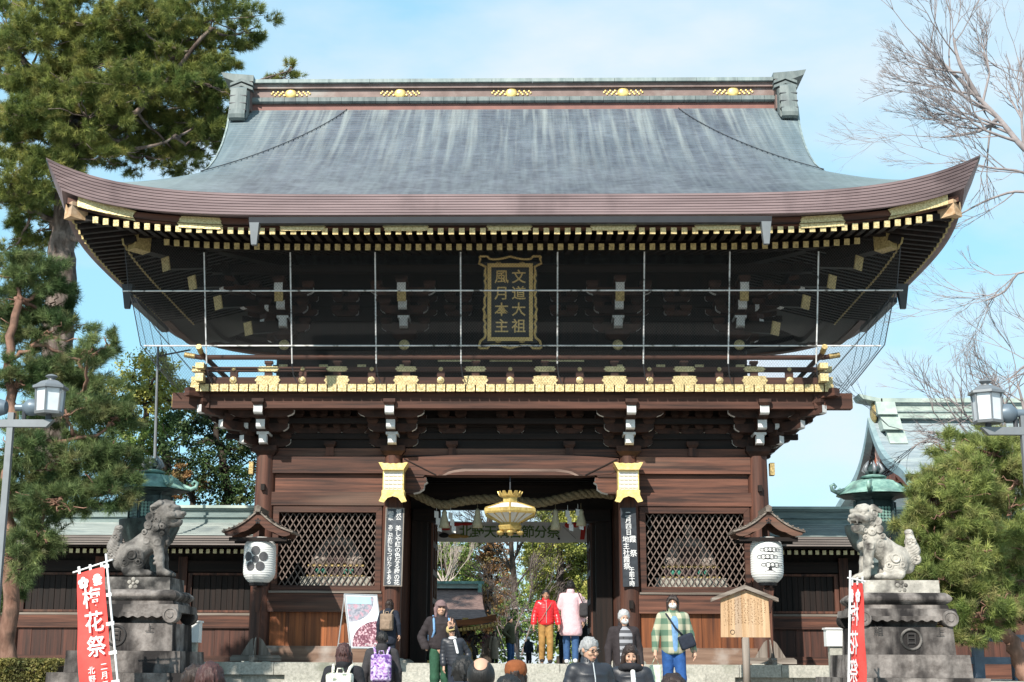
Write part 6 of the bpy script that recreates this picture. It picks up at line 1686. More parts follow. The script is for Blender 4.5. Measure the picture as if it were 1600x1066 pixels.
def hand_prims(w, d, up, s, curl=0.5, peace=False):
    """palm, four unequal bent fingers and a side thumb; w wrist, d direction of the fingers, up: back of the hand"""
    w, d, up = Vector(w), Vector(d).normalized(), Vector(up); up = (up-d*up.dot(d)).normalized(); x = d.cross(up)*s
    P = [Bx(tuple(w+d*0.045), (0.036,0.012,0.042), 0.010, np.array(Matrix((x,up,d)).transposed()), k=0.008)]
    for i,(o,L_) in enumerate(((-0.030,0.060),(-0.010,0.072),(0.010,0.068),(0.029,0.052))):
        a = w+d*0.088+x*o
        c = 0.05 if (peace and i >= 2) else (1.5 if peace else curl)
        sp = (0.35 if i == 2 else 0.9) if (peace and i >= 2) else 0.0
        d1 = (d*math.cos(c*0.5)-up*math.sin(c*0.5)+x*sp*0.25*(1 if i == 3 else -1)).normalized(); d2 = (d*math.cos(c*1.3)-up*math.sin(c*1.3)+x*sp*0.25*(1 if i == 3 else -1)).normalized()
        b = a+d1*L_*0.55; e = b+d2*L_*0.5
        P += [Cp(tuple(a),tuple(b),0.0095,0.0090,k=0.004), Cp(tuple(b),tuple(e),0.0090,0.0075,k=0.004)]
    a = w+d*0.020+x*0.034; b = a+(x*0.7+d*0.6-up*0.3).normalized()*0.040; e = b+(d*0.9-up*0.35*(1+curl)).normalized()*0.032
    P += [Cp(tuple(a),tuple(b),0.0125,0.0105,k=0.006), Cp(tuple(b),tuple(e),0.0105,0.0085,k=0.004)]
    return P
def join_np(parts):
    V, F, b = [], [], 0
    for v, f in parts: V.append(v); F.append(f+b); b += len(v)
    return np.concatenate(V), np.concatenate(F)
def person(label, px, Y, zg, H, rz=0.0, top='c_black', bottom='c_jeans', hair='hair_black', hairstyle='short', arms=('down','down'), walk=0.0, kind='jacket', hem=0.86,
           puff=False, skin='skin', lean=0.0, headpitch=0.0, headyaw=0.0, extras=(), fine=True, shoe='c_black', inner=None, side=0.0, collar=True, headroll=0.0, flare=0.0, bulk=0.0, opening=0.095):
    X = at(px, 1000, Y).x
    t = thing('person', label, 'person', (X, Y, zg), R(rz), None)
    S = H/1.70
    hf = 0.0125 if fine else 0.022
    # skeleton, facing -y
    def bend(p):
        x, y, z = p
        if z > 0.92:
            q = z-0.92; y = y-math.sin(R(lean))*q; x = x+math.sin(R(side))*q; z = 0.92+q*math.cos(R(lean))*math.cos(R(side))
        return (x, y, z)
    st_ = walk
    hip = {s: (s*0.085,0,0.90) for s in (-1,1)}; knee = {s: (s*0.09,-0.10*st_*s if s*st_ > 0 else 0.02-0.03*st_*s*-1*0, 0.48) for s in (-1,1)}
    ank = {s: (s*0.09,-0.20*st_*s,0.085+(0.05*abs(st_) if s*st_ < 0 else 0)) for s in (-1,1)}
    knee = {s: (s*0.09,(hip[s][1]+ank[s][1])/2-0.03-0.03*abs(st_),0.485) for s in (-1,1)}
    sh = {s: bend((s*0.175,0.0,1.385)) for s in (-1,1)}
    el, wr, hd_ = {}, {}, {}
    for s, a in zip((-1,1), arms):
        if a == 'down': el[s] = bend((s*0.245,0.03,1.12)); wr[s] = bend((s*0.262,-0.03,0.87)); hd_[s] = ((0,-0.15,-1),(s,0,0))
        elif a == 'pocket': el[s] = bend((s*0.30,0.08,1.13)); wr[s] = bend((s*0.23,-0.05,0.93)); hd_[s] = ((-s*0.5,-0.3,-1),(s,-0.3,0))
        elif a == 'swing': el[s] = bend((s*0.262,0.02,1.13)); wr[s] = bend((s*0.295,-0.07,0.885)); hd_[s] = ((s*0.1,-0.3,-1),(s,0,0))
        elif a == 'front': el[s] = bend((s*0.25,-0.04,1.13)); wr[s] = bend((s*0.08,-0.24,1.12)); hd_[s] = ((-s*0.7,-0.4,0.2),(0,-1,0.2))
        elif a == 'peace': el[s] = bend((s*0.25,-0.06,1.13)); wr[s] = bend((s*0.12,-0.26,1.27)); hd_[s] = ((-s*0.1,-0.15,1),(0,1,0.1))
        elif a == 'face': el[s] = bend((s*0.24,-0.16,1.18)); wr[s] = bend((s*0.10,-0.26,1.42)); hd_[s] = ((-s*0.2,-0.1,1),(0,1,0))
        elif a == 'elbow': el[s] = bend((s*0.38,0.03,1.17)); wr[s] = bend((s*0.22,-0.12,1.00)); hd_[s] = ((-s,-0.4,-0.3),(0,-1,0))
    neck = bend((0,0.0,1.44)); hc = Vector(bend((0,-0.015,1.585)))
    HR = Matrix.Rotation(R(headyaw),3,'Z') @ Matrix.Rotation(R(headroll),3,'Y') @ Matrix.Rotation(R(headpitch),3,'X'); HRn = np.array(HR)
    def hp(x,y,z): return tuple(hc+HR @ Vector((x,y,z)))
    # --- one body
    B = [Cp(bend((0,0,0.95)),bend((0,0,1.18)),0.125,0.115),El(bend((0,0.0,1.28)),(0.155,0.10,0.15)),Cp(neck,tuple(hc+Vector((0,0.02,-0.08))),0.052,0.048)]
    for s in (-1,1):
        B += [Cp(hip[s],knee[s],0.082,0.055),Cp(knee[s],ank[s],0.053,0.038),Cp((ank[s][0],ank[s][1]+0.03,0.05),(ank[s][0],ank[s][1]-0.13,0.035),0.042,0.032),
              Cp(sh[s],el[s],0.052,0.040),Cp(el[s],wr[s],0.039,0.026)]
    Hd = [El(hp(0,0.012,0.015),(0.074,0.092,0.103),HRn),El(hp(0,-0.030,-0.055),(0.052,0.055,0.060),HRn)]
    if fine:
        Hd += [Cp(hp(0,-0.086,0.012),hp(0,-0.102,-0.020),0.010,0.015,k=0.012),El(hp(0,-0.079,-0.056),(0.024,0.012,0.010),HRn,k=0.010)]
        for s in (-1,1): Hd += [El(hp(s*0.076,0.012,0.0),(0.012,0.022,0.032),HRn,k=0.006),El(hp(s*0.030,-0.090,0.016),(0.017,0.012,0.012),HRn,k=0.012,neg=True),El(hp(s*0.036,-0.062,-0.02),(0.026,0.024,0.024),HRn,k=0.015)]
    parts = [sculpt(B+Hd[:2], 0.018 if fine else 0.026, 0.03)]
    if fine:
        parts.append(sculpt(Hd+[Cp(neck,tuple(hc+Vector((0,0.02,-0.08))),0.053,0.050)], 0.0085, 0.02))
        for s,a in zip((-1,1),arms):
            if a != 'pocket': parts.append(sculpt([Cp(tuple(Vector(wr[s])-Vector(hd_[s][0]).normalized()*0.05),wr[s],0.027,0.026)]+hand_prims(wr[s],hd_[s][0],hd_[s][1],-s,0.6,a == 'peace'), 0.0062, 0.012))
    V, F = join_np(parts)
    body = ob('body', npmesh('body', V, F, skin, 4, True), t); body.scale = (S,S,S)
    def sc(name, prims, h, m_, k=0.02, clip=None):
        o = sculpt_ob(name, prims, h, m_, t, k, clip=clip); o.scale = (S,S,S); return o
    def mk(mb, name, m_, sm=False):
        o = mb.build(name, m_, t, sm); o.scale = (S,S,S); return o
    # --- eyes, brows, mouth
    if fine:
        for s in (-1,1):
            mk(MB().ell(hp(s*0.030,-0.083,0.014),(0.012,0.006,0.005),8,6),'eye','black')
            mk(MB().tube([hp(s*0.014,-0.092,0.036),hp(s*0.046,-0.082,0.038)],0.0035,5),'eyebrow','hair_black' if 'white' not in hair and 'grey' not in hair else 'hair_grey')
        mk(MB().ell(hp(0,-0.091,-0.056),(0.020,0.005,0.005),8,6),'mouth','lips')
    # --- trousers, shoes
    T = [El(bend((0,0.005,0.93)),(0.150,0.112,0.10))]
    for s in (-1,1): T += [Cp(hip[s],knee[s],0.097,0.077),Cp(knee[s],(ank[s][0],ank[s][1],ank[s][2]+0.02),0.077,0.066)]
    sc('trousers',T,hf*1.15,bottom,0.03)
    for s in (-1,1):
        a = ank[s]; sc('shoe',[Cp((a[0],a[1]+0.04,a[2]-0.035),(a[0],a[1]-0.13,a[2]-0.042),0.048,0.042),El((a[0],a[1],a[2]),(0.045,0.055,0.05))],0.014 if fine else 0.024,shoe,0.02,
           clip=lambda D,X,zz=a[2]-0.085: np.maximum(D, zz-X[...,2]))
    # --- upper garment
    g = 0.016+0.014*(1 if puff else 0)+bulk*0.7
    J = []
    torso = [(hem,0.150,0.118),(1.00,0.148,0.112),(1.12,0.150,0.110),(1.24,0.165,0.112),(1.34,0.165,0.10)]
    if kind == 'coat':
        for i in range(19):
            z = hem+(1.34-hem)*i/18; f = 1+flare*(1-i/18)**1.3
            J.append(El(bend((0,0.005,z)),(0.160*f,0.120*f,0.11),k=0.06))
    else:
        tz = np.array(torso)
        for z in np.linspace(hem,1.34,12):
            J.append(El(bend((0,0.0,z)),(np.interp(z,tz[:,0],tz[:,1])+g*0.7,np.interp(z,tz[:,0],tz[:,2])+g*0.7,0.10),k=0.05))
    if puff:
        n_ = 7
        for i in range(n_):
            z = hem+0.03+(1.36-hem-0.05)*i/(n_-1); J.append(El(bend((0,0.0,z)),(0.178+g*0.6-0.012*(i == n_-1),0.128+g*0.6,0.042),k=0.012))
    J.append(Cp(bend((-0.13,0.0,1.375)),bend((0.13,0.0,1.375)),0.072+g*0.5,None))
    for s in (-1,1):
        r0 = 0.056+g*0.6
        w2 = Vector(el[s])+(Vector(wr[s])-Vector(el[s]))*0.97
        J += [Cp(sh[s],el[s],r0,r0*0.86,k=0.02),Cp(el[s],tuple(w2),r0*0.86,r0*0.66,k=0.02)]
        if puff:
            for q in (0.2,0.5,0.8):
                for (A_,B_) in ((sh[s],el[s]),(el[s],tuple(w2))):
                    c_ = Vector(A_)+(Vector(B_)-Vector(A_))*q; J.append(El(tuple(c_),(r0*1.02,)*3,k=0.010))
    if collar: J.append(Cp(bend((0,0.012,1.43)),bend((0,0.018,1.475)),0.078+g*0.3,0.080+g*0.3,k=0.015)); J.append(Cp(bend((0,-0.005,1.46)),bend((0,0.0,1.56)),0.056,0.064,neg=True,k=0.006))
    if inner: J.append(Cp(bend((0,-0.215,0.80)),bend((0,-0.16,1.46)),opening,opening*0.9,neg=True,k=0.01))
    zc = hem-0.05
    sc('jacket' if kind != 'coat' else 'coat', J, hf, top, 0.03, clip=lambda D,X: np.maximum(D, zc-X[...,2]))
    if inner:
        I = [El(bend((0,-0.005,z)),(np.interp(z,tz[:,0],tz[:,1])*0.93+g*0.3,np.interp(z,tz[:,0],tz[:,2])+g*0.40,0.10),k=0.05) for z in np.linspace(hem,1.34,12)]+[Cp(bend((0,0.0,1.34)),bend((0,0.0,1.43)),0.085,0.062)]
        sc('shirt', I, hf, inner, 0.03, clip=lambda D,X: np.maximum(D, zc+0.02-X[...,2]))
    # --- hair
    if hairstyle:
        Hh = [El(hp(0,0.022,0.032),(0.086,0.100,0.100),HRn)]
        cut = [El(hp(0,-0.085,-0.030),(0.070,0.075,0.082),HRn,neg=True,k=0.012)]
        if hairstyle == 'short': Hh += [El(hp(0,0.060,-0.02),(0.070,0.050,0.070),HRn)]
        elif hairstyle == 'bob': Hh += [El(hp(0,0.045,-0.06),(0.085,0.070,0.105),HRn)]+[Cp(hp(s*0.078,0.0,0.0),hp(s*0.080,-0.010,-0.13),0.026,0.020) for s in (-1,1)]
        elif hairstyle == 'long': Hh += [El(hp(0,0.05,-0.09),(0.088,0.065,0.14),HRn),Cp(hp(-0.08,-0.01,0.0),hp(-0.115,-0.075,-0.30),0.032,0.030),Cp(hp(0.08,-0.01,0.0),hp(0.115,-0.075,-0.30),0.032,0.030),Cp(hp(0.06,0.05,-0.1),hp(0.07,0.04,-0.30),0.05,0.03),Cp(hp(-0.06,0.05,-0.1),hp(-0.07,0.04,-0.30),0.05,0.03)]
        elif hairstyle == 'shaggy': Hh += [El(hp(0,0.05,-0.05),(0.086,0.066,0.10),HRn)]+[Cp(hp(s*0.074,-0.03,0.02),hp(s*0.082,-0.035,-0.105),0.026,0.012) for s in (-1,1)]+[Cp(hp(q,-0.075,0.085),hp(q*1.3,-0.098,0.028),0.018,0.008,k=0.006) for q in (-0.045,-0.02,0.005,0.03,0.05)]
        elif hairstyle == 'bun': Hh += [El(hp(0,0.055,0.0),(0.075,0.060,0.075),HRn),El(hp(0,0.09,0.07),(0.045,0.045,0.045),HRn,k=0.01)]
        if hairstyle == 'bald':
            Hh = [El(hp(0,0.030,0.015),(0.088,0.092,0.095),HRn)]; cut = [El(hp(0,0.085,0.095),(0.046,0.055,0.055),HRn,neg=True,k=0.015),El(hp(0,0.030,0.13),(0.050,0.070,0.060),HRn,neg=True,k=0.012),El(hp(0,-0.07,0.10),(0.060,0.075,0.075),HRn,neg=True,k=0.012),El(hp(0,-0.085,-0.030),(0.070,0.075,0.082),HRn,neg=True,k=0.012)]
        rg = random.Random(px)
        if hairstyle != 'bald':
            for i in range(64):                      # uneven locks
                a = rg.uniform(0,2*math.pi); u = rg.uniform(-0.2,1.0); r_ = math.sqrt(max(0,1-u*u))
                if math.sin(a) < -0.35 and u < 0.45: continue
                c0 = (0.084*r_*math.cos(a), 0.022+0.098*r_*math.sin(a), 0.032+0.098*u)
                e_ = rg.uniform(1.0,1.10); Hh.append(Cp(hp(*c0),hp(c0[0]*e_+rg.uniform(-0.02,0.02),c0[1]*e_,c0[2]-rg.uniform(0.03,0.075)),0.012,0.005,k=0.004))
        sc('hair',Hh+cut,0.0085 if fine else 0.016,hair,0.012)
    # --- extras
    for e in extras:
        if e == 'mask':
            sc('face_mask',[El(hp(0,-0.054,-0.036),(0.060,0.056,0.050),HRn)],0.008,'c_white',0.01)
            for s in (-1,1): mk(MB().tube([hp(s*0.056,-0.055,-0.03),hp(s*0.083,0.0,0.0)],0.003,4),'mask_loop','c_white')
        elif e == 'glasses':
            for s in (-1,1):
                m = MB(); pts = [hp(s*0.032+0.022*math.cos(a),-0.101,0.014+0.017*math.sin(a)) for a in [2*math.pi*i/12 for i in range(13)]]
                m.tube(pts,0.0032,4); m.tube([hp(s*0.054,-0.099,0.018),hp(s*0.084,0.01,0.012)],0.003,4); mk(m,'glasses_rim','black')
            mk(MB().tube([hp(-0.012,-0.103,0.018),hp(0.012,-0.103,0.018)],0.003,4),'glasses_bridge','black')
        elif isinstance(e, tuple) and e[0] == 'backpack':
            yb = 0.20+g; 
            sc('backpack',[Bx(bend((0,yb,1.17)),(0.115,0.055,0.16),0.04),Bx(bend((0,yb+0.07,1.10)),(0.085,0.03,0.085),0.03)],0.016,e[1],0.02)
            for s in (-1,1): mk(MB().tube([bend((s*0.085,0.18+g,1.34)),bend((s*0.10,0.11+g*0.6,1.425)),bend((s*0.115,0.03,1.45+g*0.45)),bend((s*0.13,-0.085-g*0.5,1.40)),bend((s*0.13,-0.125-g,1.22)),bend((s*0.16,0.0,1.03))],0.020,6),'strap',e[2] if len(e) > 2 else e[1],True)
            mk(MB().tube([bend((-0.04,yb-0.02,1.37)),bend((-0.03,yb-0.02,1.42)),bend((0.03,yb-0.02,1.42)),bend((0.04,yb-0.02,1.37))],0.009,5),'handle',e[2] if len(e) > 2 else e[1])
        elif isinstance(e, tuple) and e[0] == 'sling':
            s = e[2]
            sc('sling_bag',[Bx(bend((s*0.17,-0.16,1.02)),(0.085,0.045,0.075),0.03,rotm('Y',s*-20))],0.014,e[1],0.02)
            mk(MB().tube([bend((s*0.14,-0.165,1.08)),bend((0,-0.165,1.22)),bend((-s*0.11,-0.125,1.40)),bend((-s*0.13,0.03,1.47)),bend((0.0,0.15,1.22)),bend((s*0.2,0.06,1.02))],0.014,6),'strap',e[1],True)
        elif isinstance(e, tuple) and e[0] == 'shoulderbag':
            s = e[2]
            sc('shoulder_bag',[Bx(bend((s*0.27,0.05,1.10)),(0.05,0.12,0.10),0.04),El(bend((s*0.27,0.05,1.02)),(0.07,0.15,0.08))],0.016,e[1],0.03)
            mk(MB().tube([bend((s*0.28,-0.05,1.18)),bend((s*0.15,-0.03,1.48)),bend((s*0.15,0.06,1.48)),bend((s*0.28,0.14,1.18))],0.012,6),'strap',e[1],True)
        elif isinstance(e, tuple) and e[0] == 'cap':
            sc('hat',[El(hp(0,0.016,0.045),(0.106,0.120,0.108),HRn),El(hp(0,-0.105,0.035),(0.075,0.060,0.013),HRn,k=0.008),El(hp(0,-0.095,-0.075),(0.062,0.065,0.090),HRn,neg=True,k=0.006),El(hp(0,0.03,-0.09),(0.12,0.12,0.085),HRn,neg=True,k=0.006)],0.009,e[1],0.01)
        elif isinstance(e, tuple) and e[0] == 'earflap':
            sc('hat',[El(hp(0,0.016,0.045),(0.098,0.112,0.100),HRn),Cp(hp(-0.085,0.0,0.0),hp(-0.085,-0.015,-0.13),0.035,0.022),Cp(hp(0.085,0.0,0.0),hp(0.085,-0.015,-0.13),0.035,0.022),El(hp(0,0.06,-0.05),(0.08,0.05,0.08),HRn),El(hp(0,-0.09,0.045),(0.078,0.040,0.018),HRn,k=0.01),El(hp(0,-0.085,-0.055),(0.062,0.075,0.085),HRn,neg=True,k=0.006)],0.009,e[1],0.012)
        elif isinstance(e, tuple) and e[0] == 'beret':
            sc('hat',[El(hp(0,0.012,0.055),(0.105,0.115,0.085),HRn),El(hp(0.0,0.02,0.10),(0.095,0.10,0.05),HRn)],0.010,e[1],0.02)
        elif isinstance(e, tuple) and e[0] == 'bag':
            w_ = Vector(wr[e[2]]); sc('carrier_bag',[Bx(tuple(w_+Vector((0,0,-0.36))),(0.075,0.035,0.14),0.008)],0.014,e[1],0.01)
            mk(MB().tube([tuple(w_+Vector((-0.05,0,-0.2))),tuple(w_+Vector((0,0,-0.09))),tuple(w_+Vector((0.05,0,-0.2)))],0.005,4),'handle',e[1])
        elif e == 'furcollar': sc('fur_collar',[Tr(bend((0,0.0,1.42)),(0,0.35,1),0.115,0.045)]+[El(bend((0.125*math.cos(a),0.125*math.sin(a),1.42-0.03*math.sin(a))),0.035,k=0.005) for a in [i*0.52 for i in range(12)]],0.012,'c_black',0.01)
        elif e == 'scarf': sc('scarf',[Tr(bend((0,0.0,1.44)),(0,0.2,1),0.065,0.035),Cp(bend((0.03,-0.12,1.40)),bend((0.05,-0.16,1.15)),0.03,0.028)],0.011,'c_white',0.01)
        elif e == 'zip':
            mk(MB().tube([bend((0,-0.125-g*1.25,hem)),bend((0,-0.135-g*1.25,1.1)),bend((0,-0.125-g*1.2,1.3)),bend((0,-0.085-g*0.5,1.46))],0.006,5),'zip','metal_pale')
        elif e == 'strapx':
            mk(MB().tube([bend((0.17,-0.02,1.46)),bend((0.08,-0.155,1.32)),bend((-0.10,-0.185,1.05)),bend((-0.20,-0.08,0.92))],0.008,5),'strap','c_tan',True)
        elif e == 'hood': sc('hood',[El(bend((0,0.11,1.40)),(0.12,0.07,0.075)),Tr(bend((0,0.03,1.42)),(0,0.5,1),0.10,0.035)],0.013,top,0.02)
        elif e == 'phone': mk(MB().hexa([(x+0.0,y-0.36,z+1.52) for x,y,z in ((-0.075,-0.004,-0.035),(0.075,-0.004,-0.035),(0.075,0.004,-0.035),(-0.075,0.004,-0.035),(-0.075,-0.004,0.035),(0.075,-0.004,0.035),(0.075,0.004,0.035),(-0.075,0.004,0.035))]),'phone','metal_dark')
        elif e == 'stars':
            for (x,z) in ((-0.04,1.28),(0.04,1.26),(0.0,1.18),(-0.05,1.11),(0.05,1.10)):
                pts = [((0.022 if i % 2 == 0 else 0.009)*math.sin(math.pi*i/5), (0.022 if i % 2 == 0 else 0.009)*math.cos(math.pi*i/5)) for i in range(10)]
                c_ = bend((x,-0.128,z)); mk(MB().prism([(c_[0]+a,c_[2]+b) for a,b in pts][::-1],'y',c_[1]-0.006,c_[1]+0.03),'star_print','ink')
    return t
PF = -0.03
def Zg(Y):
    if Y > 9: return -0.14
    if Y > -2.33: return PF
    if Y > -3.59: return -0.21-0.18*int((-2.33-Y)/0.42)
    if Y > -10.6: return -0.75
    if Y > -11.86: return -0.75-0.15*(1+int((-10.6-Y)/0.42))
    if Y > -17.4: return -1.2
    if Y > -19.08: return -1.19-0.14*(int((-17.4-Y)/0.42))
    return -1.75
def P_(label, px, py, Y, **k):
    """height follows from the head top seen in the photo"""
    zg = Zg(Y); z = at(px,py,Y).z; return person(label, px, Y, zg, max(z-zg,0.9), **k)
# in the doorway and on the platform
P_('person in glossy red puffer jacket and mustard trousers standing in the doorway',853,922,-1.9,rz=4,top='c_redgloss',bottom='c_mustard',puff=True,hem=0.93,skin='skin_tan',arms=('swing','swing'),walk=0.35,extras=('zip','strapx'),shoe='c_brownblack')
P_('person in long pale pink coat seen from behind with a black shoulder bag',892,908,-1.7,rz=178,top='c_pink',bottom='c_jeans',kind='coat',hem=0.62,flare=0.42,arms=('down','front'),hairstyle='bun',extras=(('shoulderbag','c_char',-1),),shoe='c_white',walk=0.2)
P_('person in dark hooded coat with a beige leather backpack beside the poster',607,938,-2.75,rz=172,top='c_navy',bottom='c_navy',kind='coat',hem=0.70,flare=0.12,puff=False,hairstyle='bob',hair='hair_brown',bulk=0.015,extras=('hood',('backpack','c_tan','c_beige')))
# on the landing between the stairs
P_('person in mauve earflap hat, dark jacket and green trousers making a peace sign',688,940,-9.6,rz=14,top='c_brownblack',bottom='c_green',puff=True,hem=0.98,hairstyle='bob',arms=('pocket','peace'),extras=(('earflap','c_hat'),('backpack','c_skyblue')),headyaw=0,shoe='c_grey')
P_('child in beige cap and glasses leaning sideways beside the taller one in green trousers',713,978,-9.75,rz=8,top='c_gloss',bottom='c_navy',puff=True,hem=0.9,side=-9,headroll=-12,hairstyle='bob',arms=('down','pocket'),extras=('glasses',('cap','c_cap'),'scarf'))
P_('person in green and cream check shirt, white mask and blue jeans walking down',1052,931,-10.2,rz=6,top='c_plaid',bottom='c_bluejeans',hem=0.88,bulk=0.02,inner='c_skyblue',opening=0.068,arms=('swing','swing'),walk=0.5,hairstyle='shaggy',hair='hair_brown',extras=('mask',('sling','c_navy',1),('bag','banner_pale',-1)),headyaw=-12)
P_('white-haired person in dark jacket, star-print sweater and white mask walking down',975,954,-10.9,rz=12,top='c_brownblack',bottom='c_char',inner='c_stripe',opening=0.13,hem=0.86,bulk=0.012,hair='hair_white',arms=('down','down'),walk=0.4,headpitch=14,extras=('mask','stars'))
P_('person with black hair in dark jacket wearing a purple floral backpack',597,988,-12.4,rz=184,top='c_char',bottom='c_black',hem=0.84,bulk=0.03,extras=(('backpack','c_floral'),))
# lower steps and court
P_('person with reddish hair in black top wearing a pale patterned backpack',538,1007,-18.0,rz=176,top='c_black',bottom='c_black',hem=0.84,hair='hair_red',hairstyle='bob',extras=(('backpack','c_patch'),))
P_('grey-haired person with glasses in shiny black puffer jacket on the lower steps',921,998,-18.3,rz=18,top='c_gloss',bottom='c_black',puff=True,hair='hair_grey',headpitch=14,headyaw=16,extras=('glasses','zip'),walk=0.3)
P_('person with long dark hair, fur collar and white scarf on the lower steps',985,1009,-18.0,rz=-8,top='c_gloss',bottom='c_black',puff=True,hair='hair_brown',hairstyle='long',headpitch=18,headyaw=8,extras=('furcollar','scarf'))
P_('balding person with black hair seen from behind at the bottom centre',752,1029,-23.6,rz=178,top='c_char',bottom='c_black',hairstyle='bald',hair='hair_black',skin='skin')
P_('person with tousled black hair in a dark puffer jacket left of the balding person',726,1028,-21.6,rz=160,top='c_navy',bottom='c_black',puff=True,arms=('down','face'),hairstyle='short',extras=('hood',))
P_('person in round brown hat seen from behind at the bottom centre',806,1037,-19.6,rz=175,top='c_beige',bottom='c_black',hairstyle='bob',hair='hair_brown',extras=(('beret','c_brownhat'),))
P_('person with dark brown hair at the bottom edge right of the left pedestal',308,1041,-22.4,rz=170,top='c_char',bottom='c_black',hair='hair_brown')
P_('person with reddish brown hair at the bottom edge, nearest the left pedestal people',331,1038,-23.4,rz=186,top='c_black',bottom='c_black',hair='hair_red',hairstyle='bob')
P_('person with dark hair just showing at the bottom edge below the check shirt',1050,1056,-24.0,rz=180,top='c_black',bottom='c_black',hair='hair_brown')
P_('person with black hair just showing beside the round brown hat',795,1059,-24.5,rz=182,top='c_char',bottom='c_black')
# court beyond the gate
P_('person in olive jacket and jeans with black hair in the court beyond the doorway',797,964,19.5,rz=60,top='c_olive',bottom='c_jeans',hem=0.84,bulk=0.03,fine=False,arms=('elbow','down'))
P_('person in beige coat in the court beyond the doorway',773,986,21.0,rz=20,top='c_beige',bottom='c_black',kind='coat',hem=0.45,flare=0.2,hairstyle='long',hair='hair_brown',fine=False)
P_('person in dark navy jacket and white cap in the court beyond the doorway',826,996,15.0,rz=150,top='c_navy',bottom='c_black',fine=False,bulk=0.04,extras=(('cap','c_white'),))
P_('person in black coat half hidden behind the red jacket',880,975,12.5,rz=170,top='c_black',bottom='c_black',fine=False)
P_('person in black jacket half hidden behind the pink coat',912,966,10.5,rz=180,top='c_black',bottom='c_black',fine=False)
P_('person in dark jacket and white trousers further back in the court',845,1001,24.0,rz=190,top='c_black',bottom='c_white',fine=False)
# ---------------------------------------------------------------- trees
PADK = 1.30
def pads_to_world(pads, Y, dY):
    out = []
    for p in pads:
        px, py, rx, ry = p[:4]; yy = Y+(p[4] if len(p) > 4 else random.uniform(-dY,dY))
        c = at(px,py,yy); s = (at(px+10,py,yy)-c).length/10
        out.append((c, rx*s*PADK, ry*s*PADK))
    return out
def tuft_mesh(C, A, K, L, W, rg):
    """bursts of needles: C centres, A axes"""
    n = len(C)
    d = rg.normal(size=(n,K,3)); d /= np.linalg.norm(d,axis=2,keepdims=True)
    d = d*0.85+A[:,None,:]*0.75; d /= np.linalg.norm(d,axis=2,keepdims=True)
    b = C[:,None,:]+d*0.01+A[:,None,:]*rg.uniform(-0.05,0.10,(n,K,1))
    p = np.cross(d, rg.normal(size=(n,K,3))); p /= np.maximum(np.linalg.norm(p,axis=2,keepdims=True),1e-6)
    Ln = L*rg.uniform(0.7,1.15,(n,K,1)); w = W*0.5
    V = np.stack([b-p*w, b+p*w, b+d*Ln], 2).reshape(-1,3)
    return V, np.arange(len(V)).reshape(-1,3)
def leaf_mesh(C, size, rg, asp=0.55):
    n = len(C); d = rg.normal(size=(n,3)); d[:,2] += 0.2; d /= np.linalg.norm(d,axis=1,keepdims=True)
    p = np.cross(d, rg.normal(size=(n,3))); p /= np.maximum(np.linalg.norm(p,axis=1,keepdims=True),1e-6)
    s = size*rg.uniform(0.6,1.25,(n,1)); V = np.stack([C-d*s*0.5, C+p*s*asp*0.5, C+d*s*0.5, C-p*s*asp*0.5],1).reshape(-1,3)
    return V, np.arange(len(V)).reshape(-1,4)
def toned(me, tones):
    a = me.attributes.new('tone','FLOAT','POINT'); a.data.foreach_set('value', np.asarray(tones,np.float32)); return me
def in_pads(W, dens, rg, flat=0.75, shell=0.5, lump=True, lumpn=12):
    """points in ellipsoids, gathered in lumps so that light and dark clumps show"""
    C, A = [], []
    for c, rx, rz in W:
        n = max(6, int(dens*rx*rz)); ry = (rx+rz)*0.5*flat
        if lump:
            m = max(4, n//lumpn); u = rg.normal(size=(m,3)); u /= np.linalg.norm(u,axis=1,keepdims=True); u *= (rg.uniform(shell,1.0,(m,1)))
            k = rg.integers(0,m,n); q = u[k]+rg.normal(size=(n,3))*0.11
        else:
            q = rg.normal(size=(n,3)); q /= np.linalg.norm(q,axis=1,keepdims=True); q *= rg.uniform(shell,1,(n,1))
        C.append(np.array(c)+q*np.array((rx,ry,rz))); a = q+np.array((0,-0.1,0.55)); A.append(a/np.linalg.norm(a,axis=1,keepdims=True))
    return np.concatenate(C), np.concatenate(A)
def wob(pts, n, amp, rg):
    P = [Vector(p) for p in pts]; out = spl(P, n)
    return [p+Vector(rg.normal(size=3))*amp if 0 < i < len(out)-1 else p for i,p in enumerate(out)]
def limb(mb, pts, r0, r1, n=5, sides=7, amp=0.03, rg=rng):
    P = wob(pts, n, amp, rg); k = len(P)
    mb.tube(P, [r0+(r1-r0)*i/(k-1) for i in range(k)], sides); return P
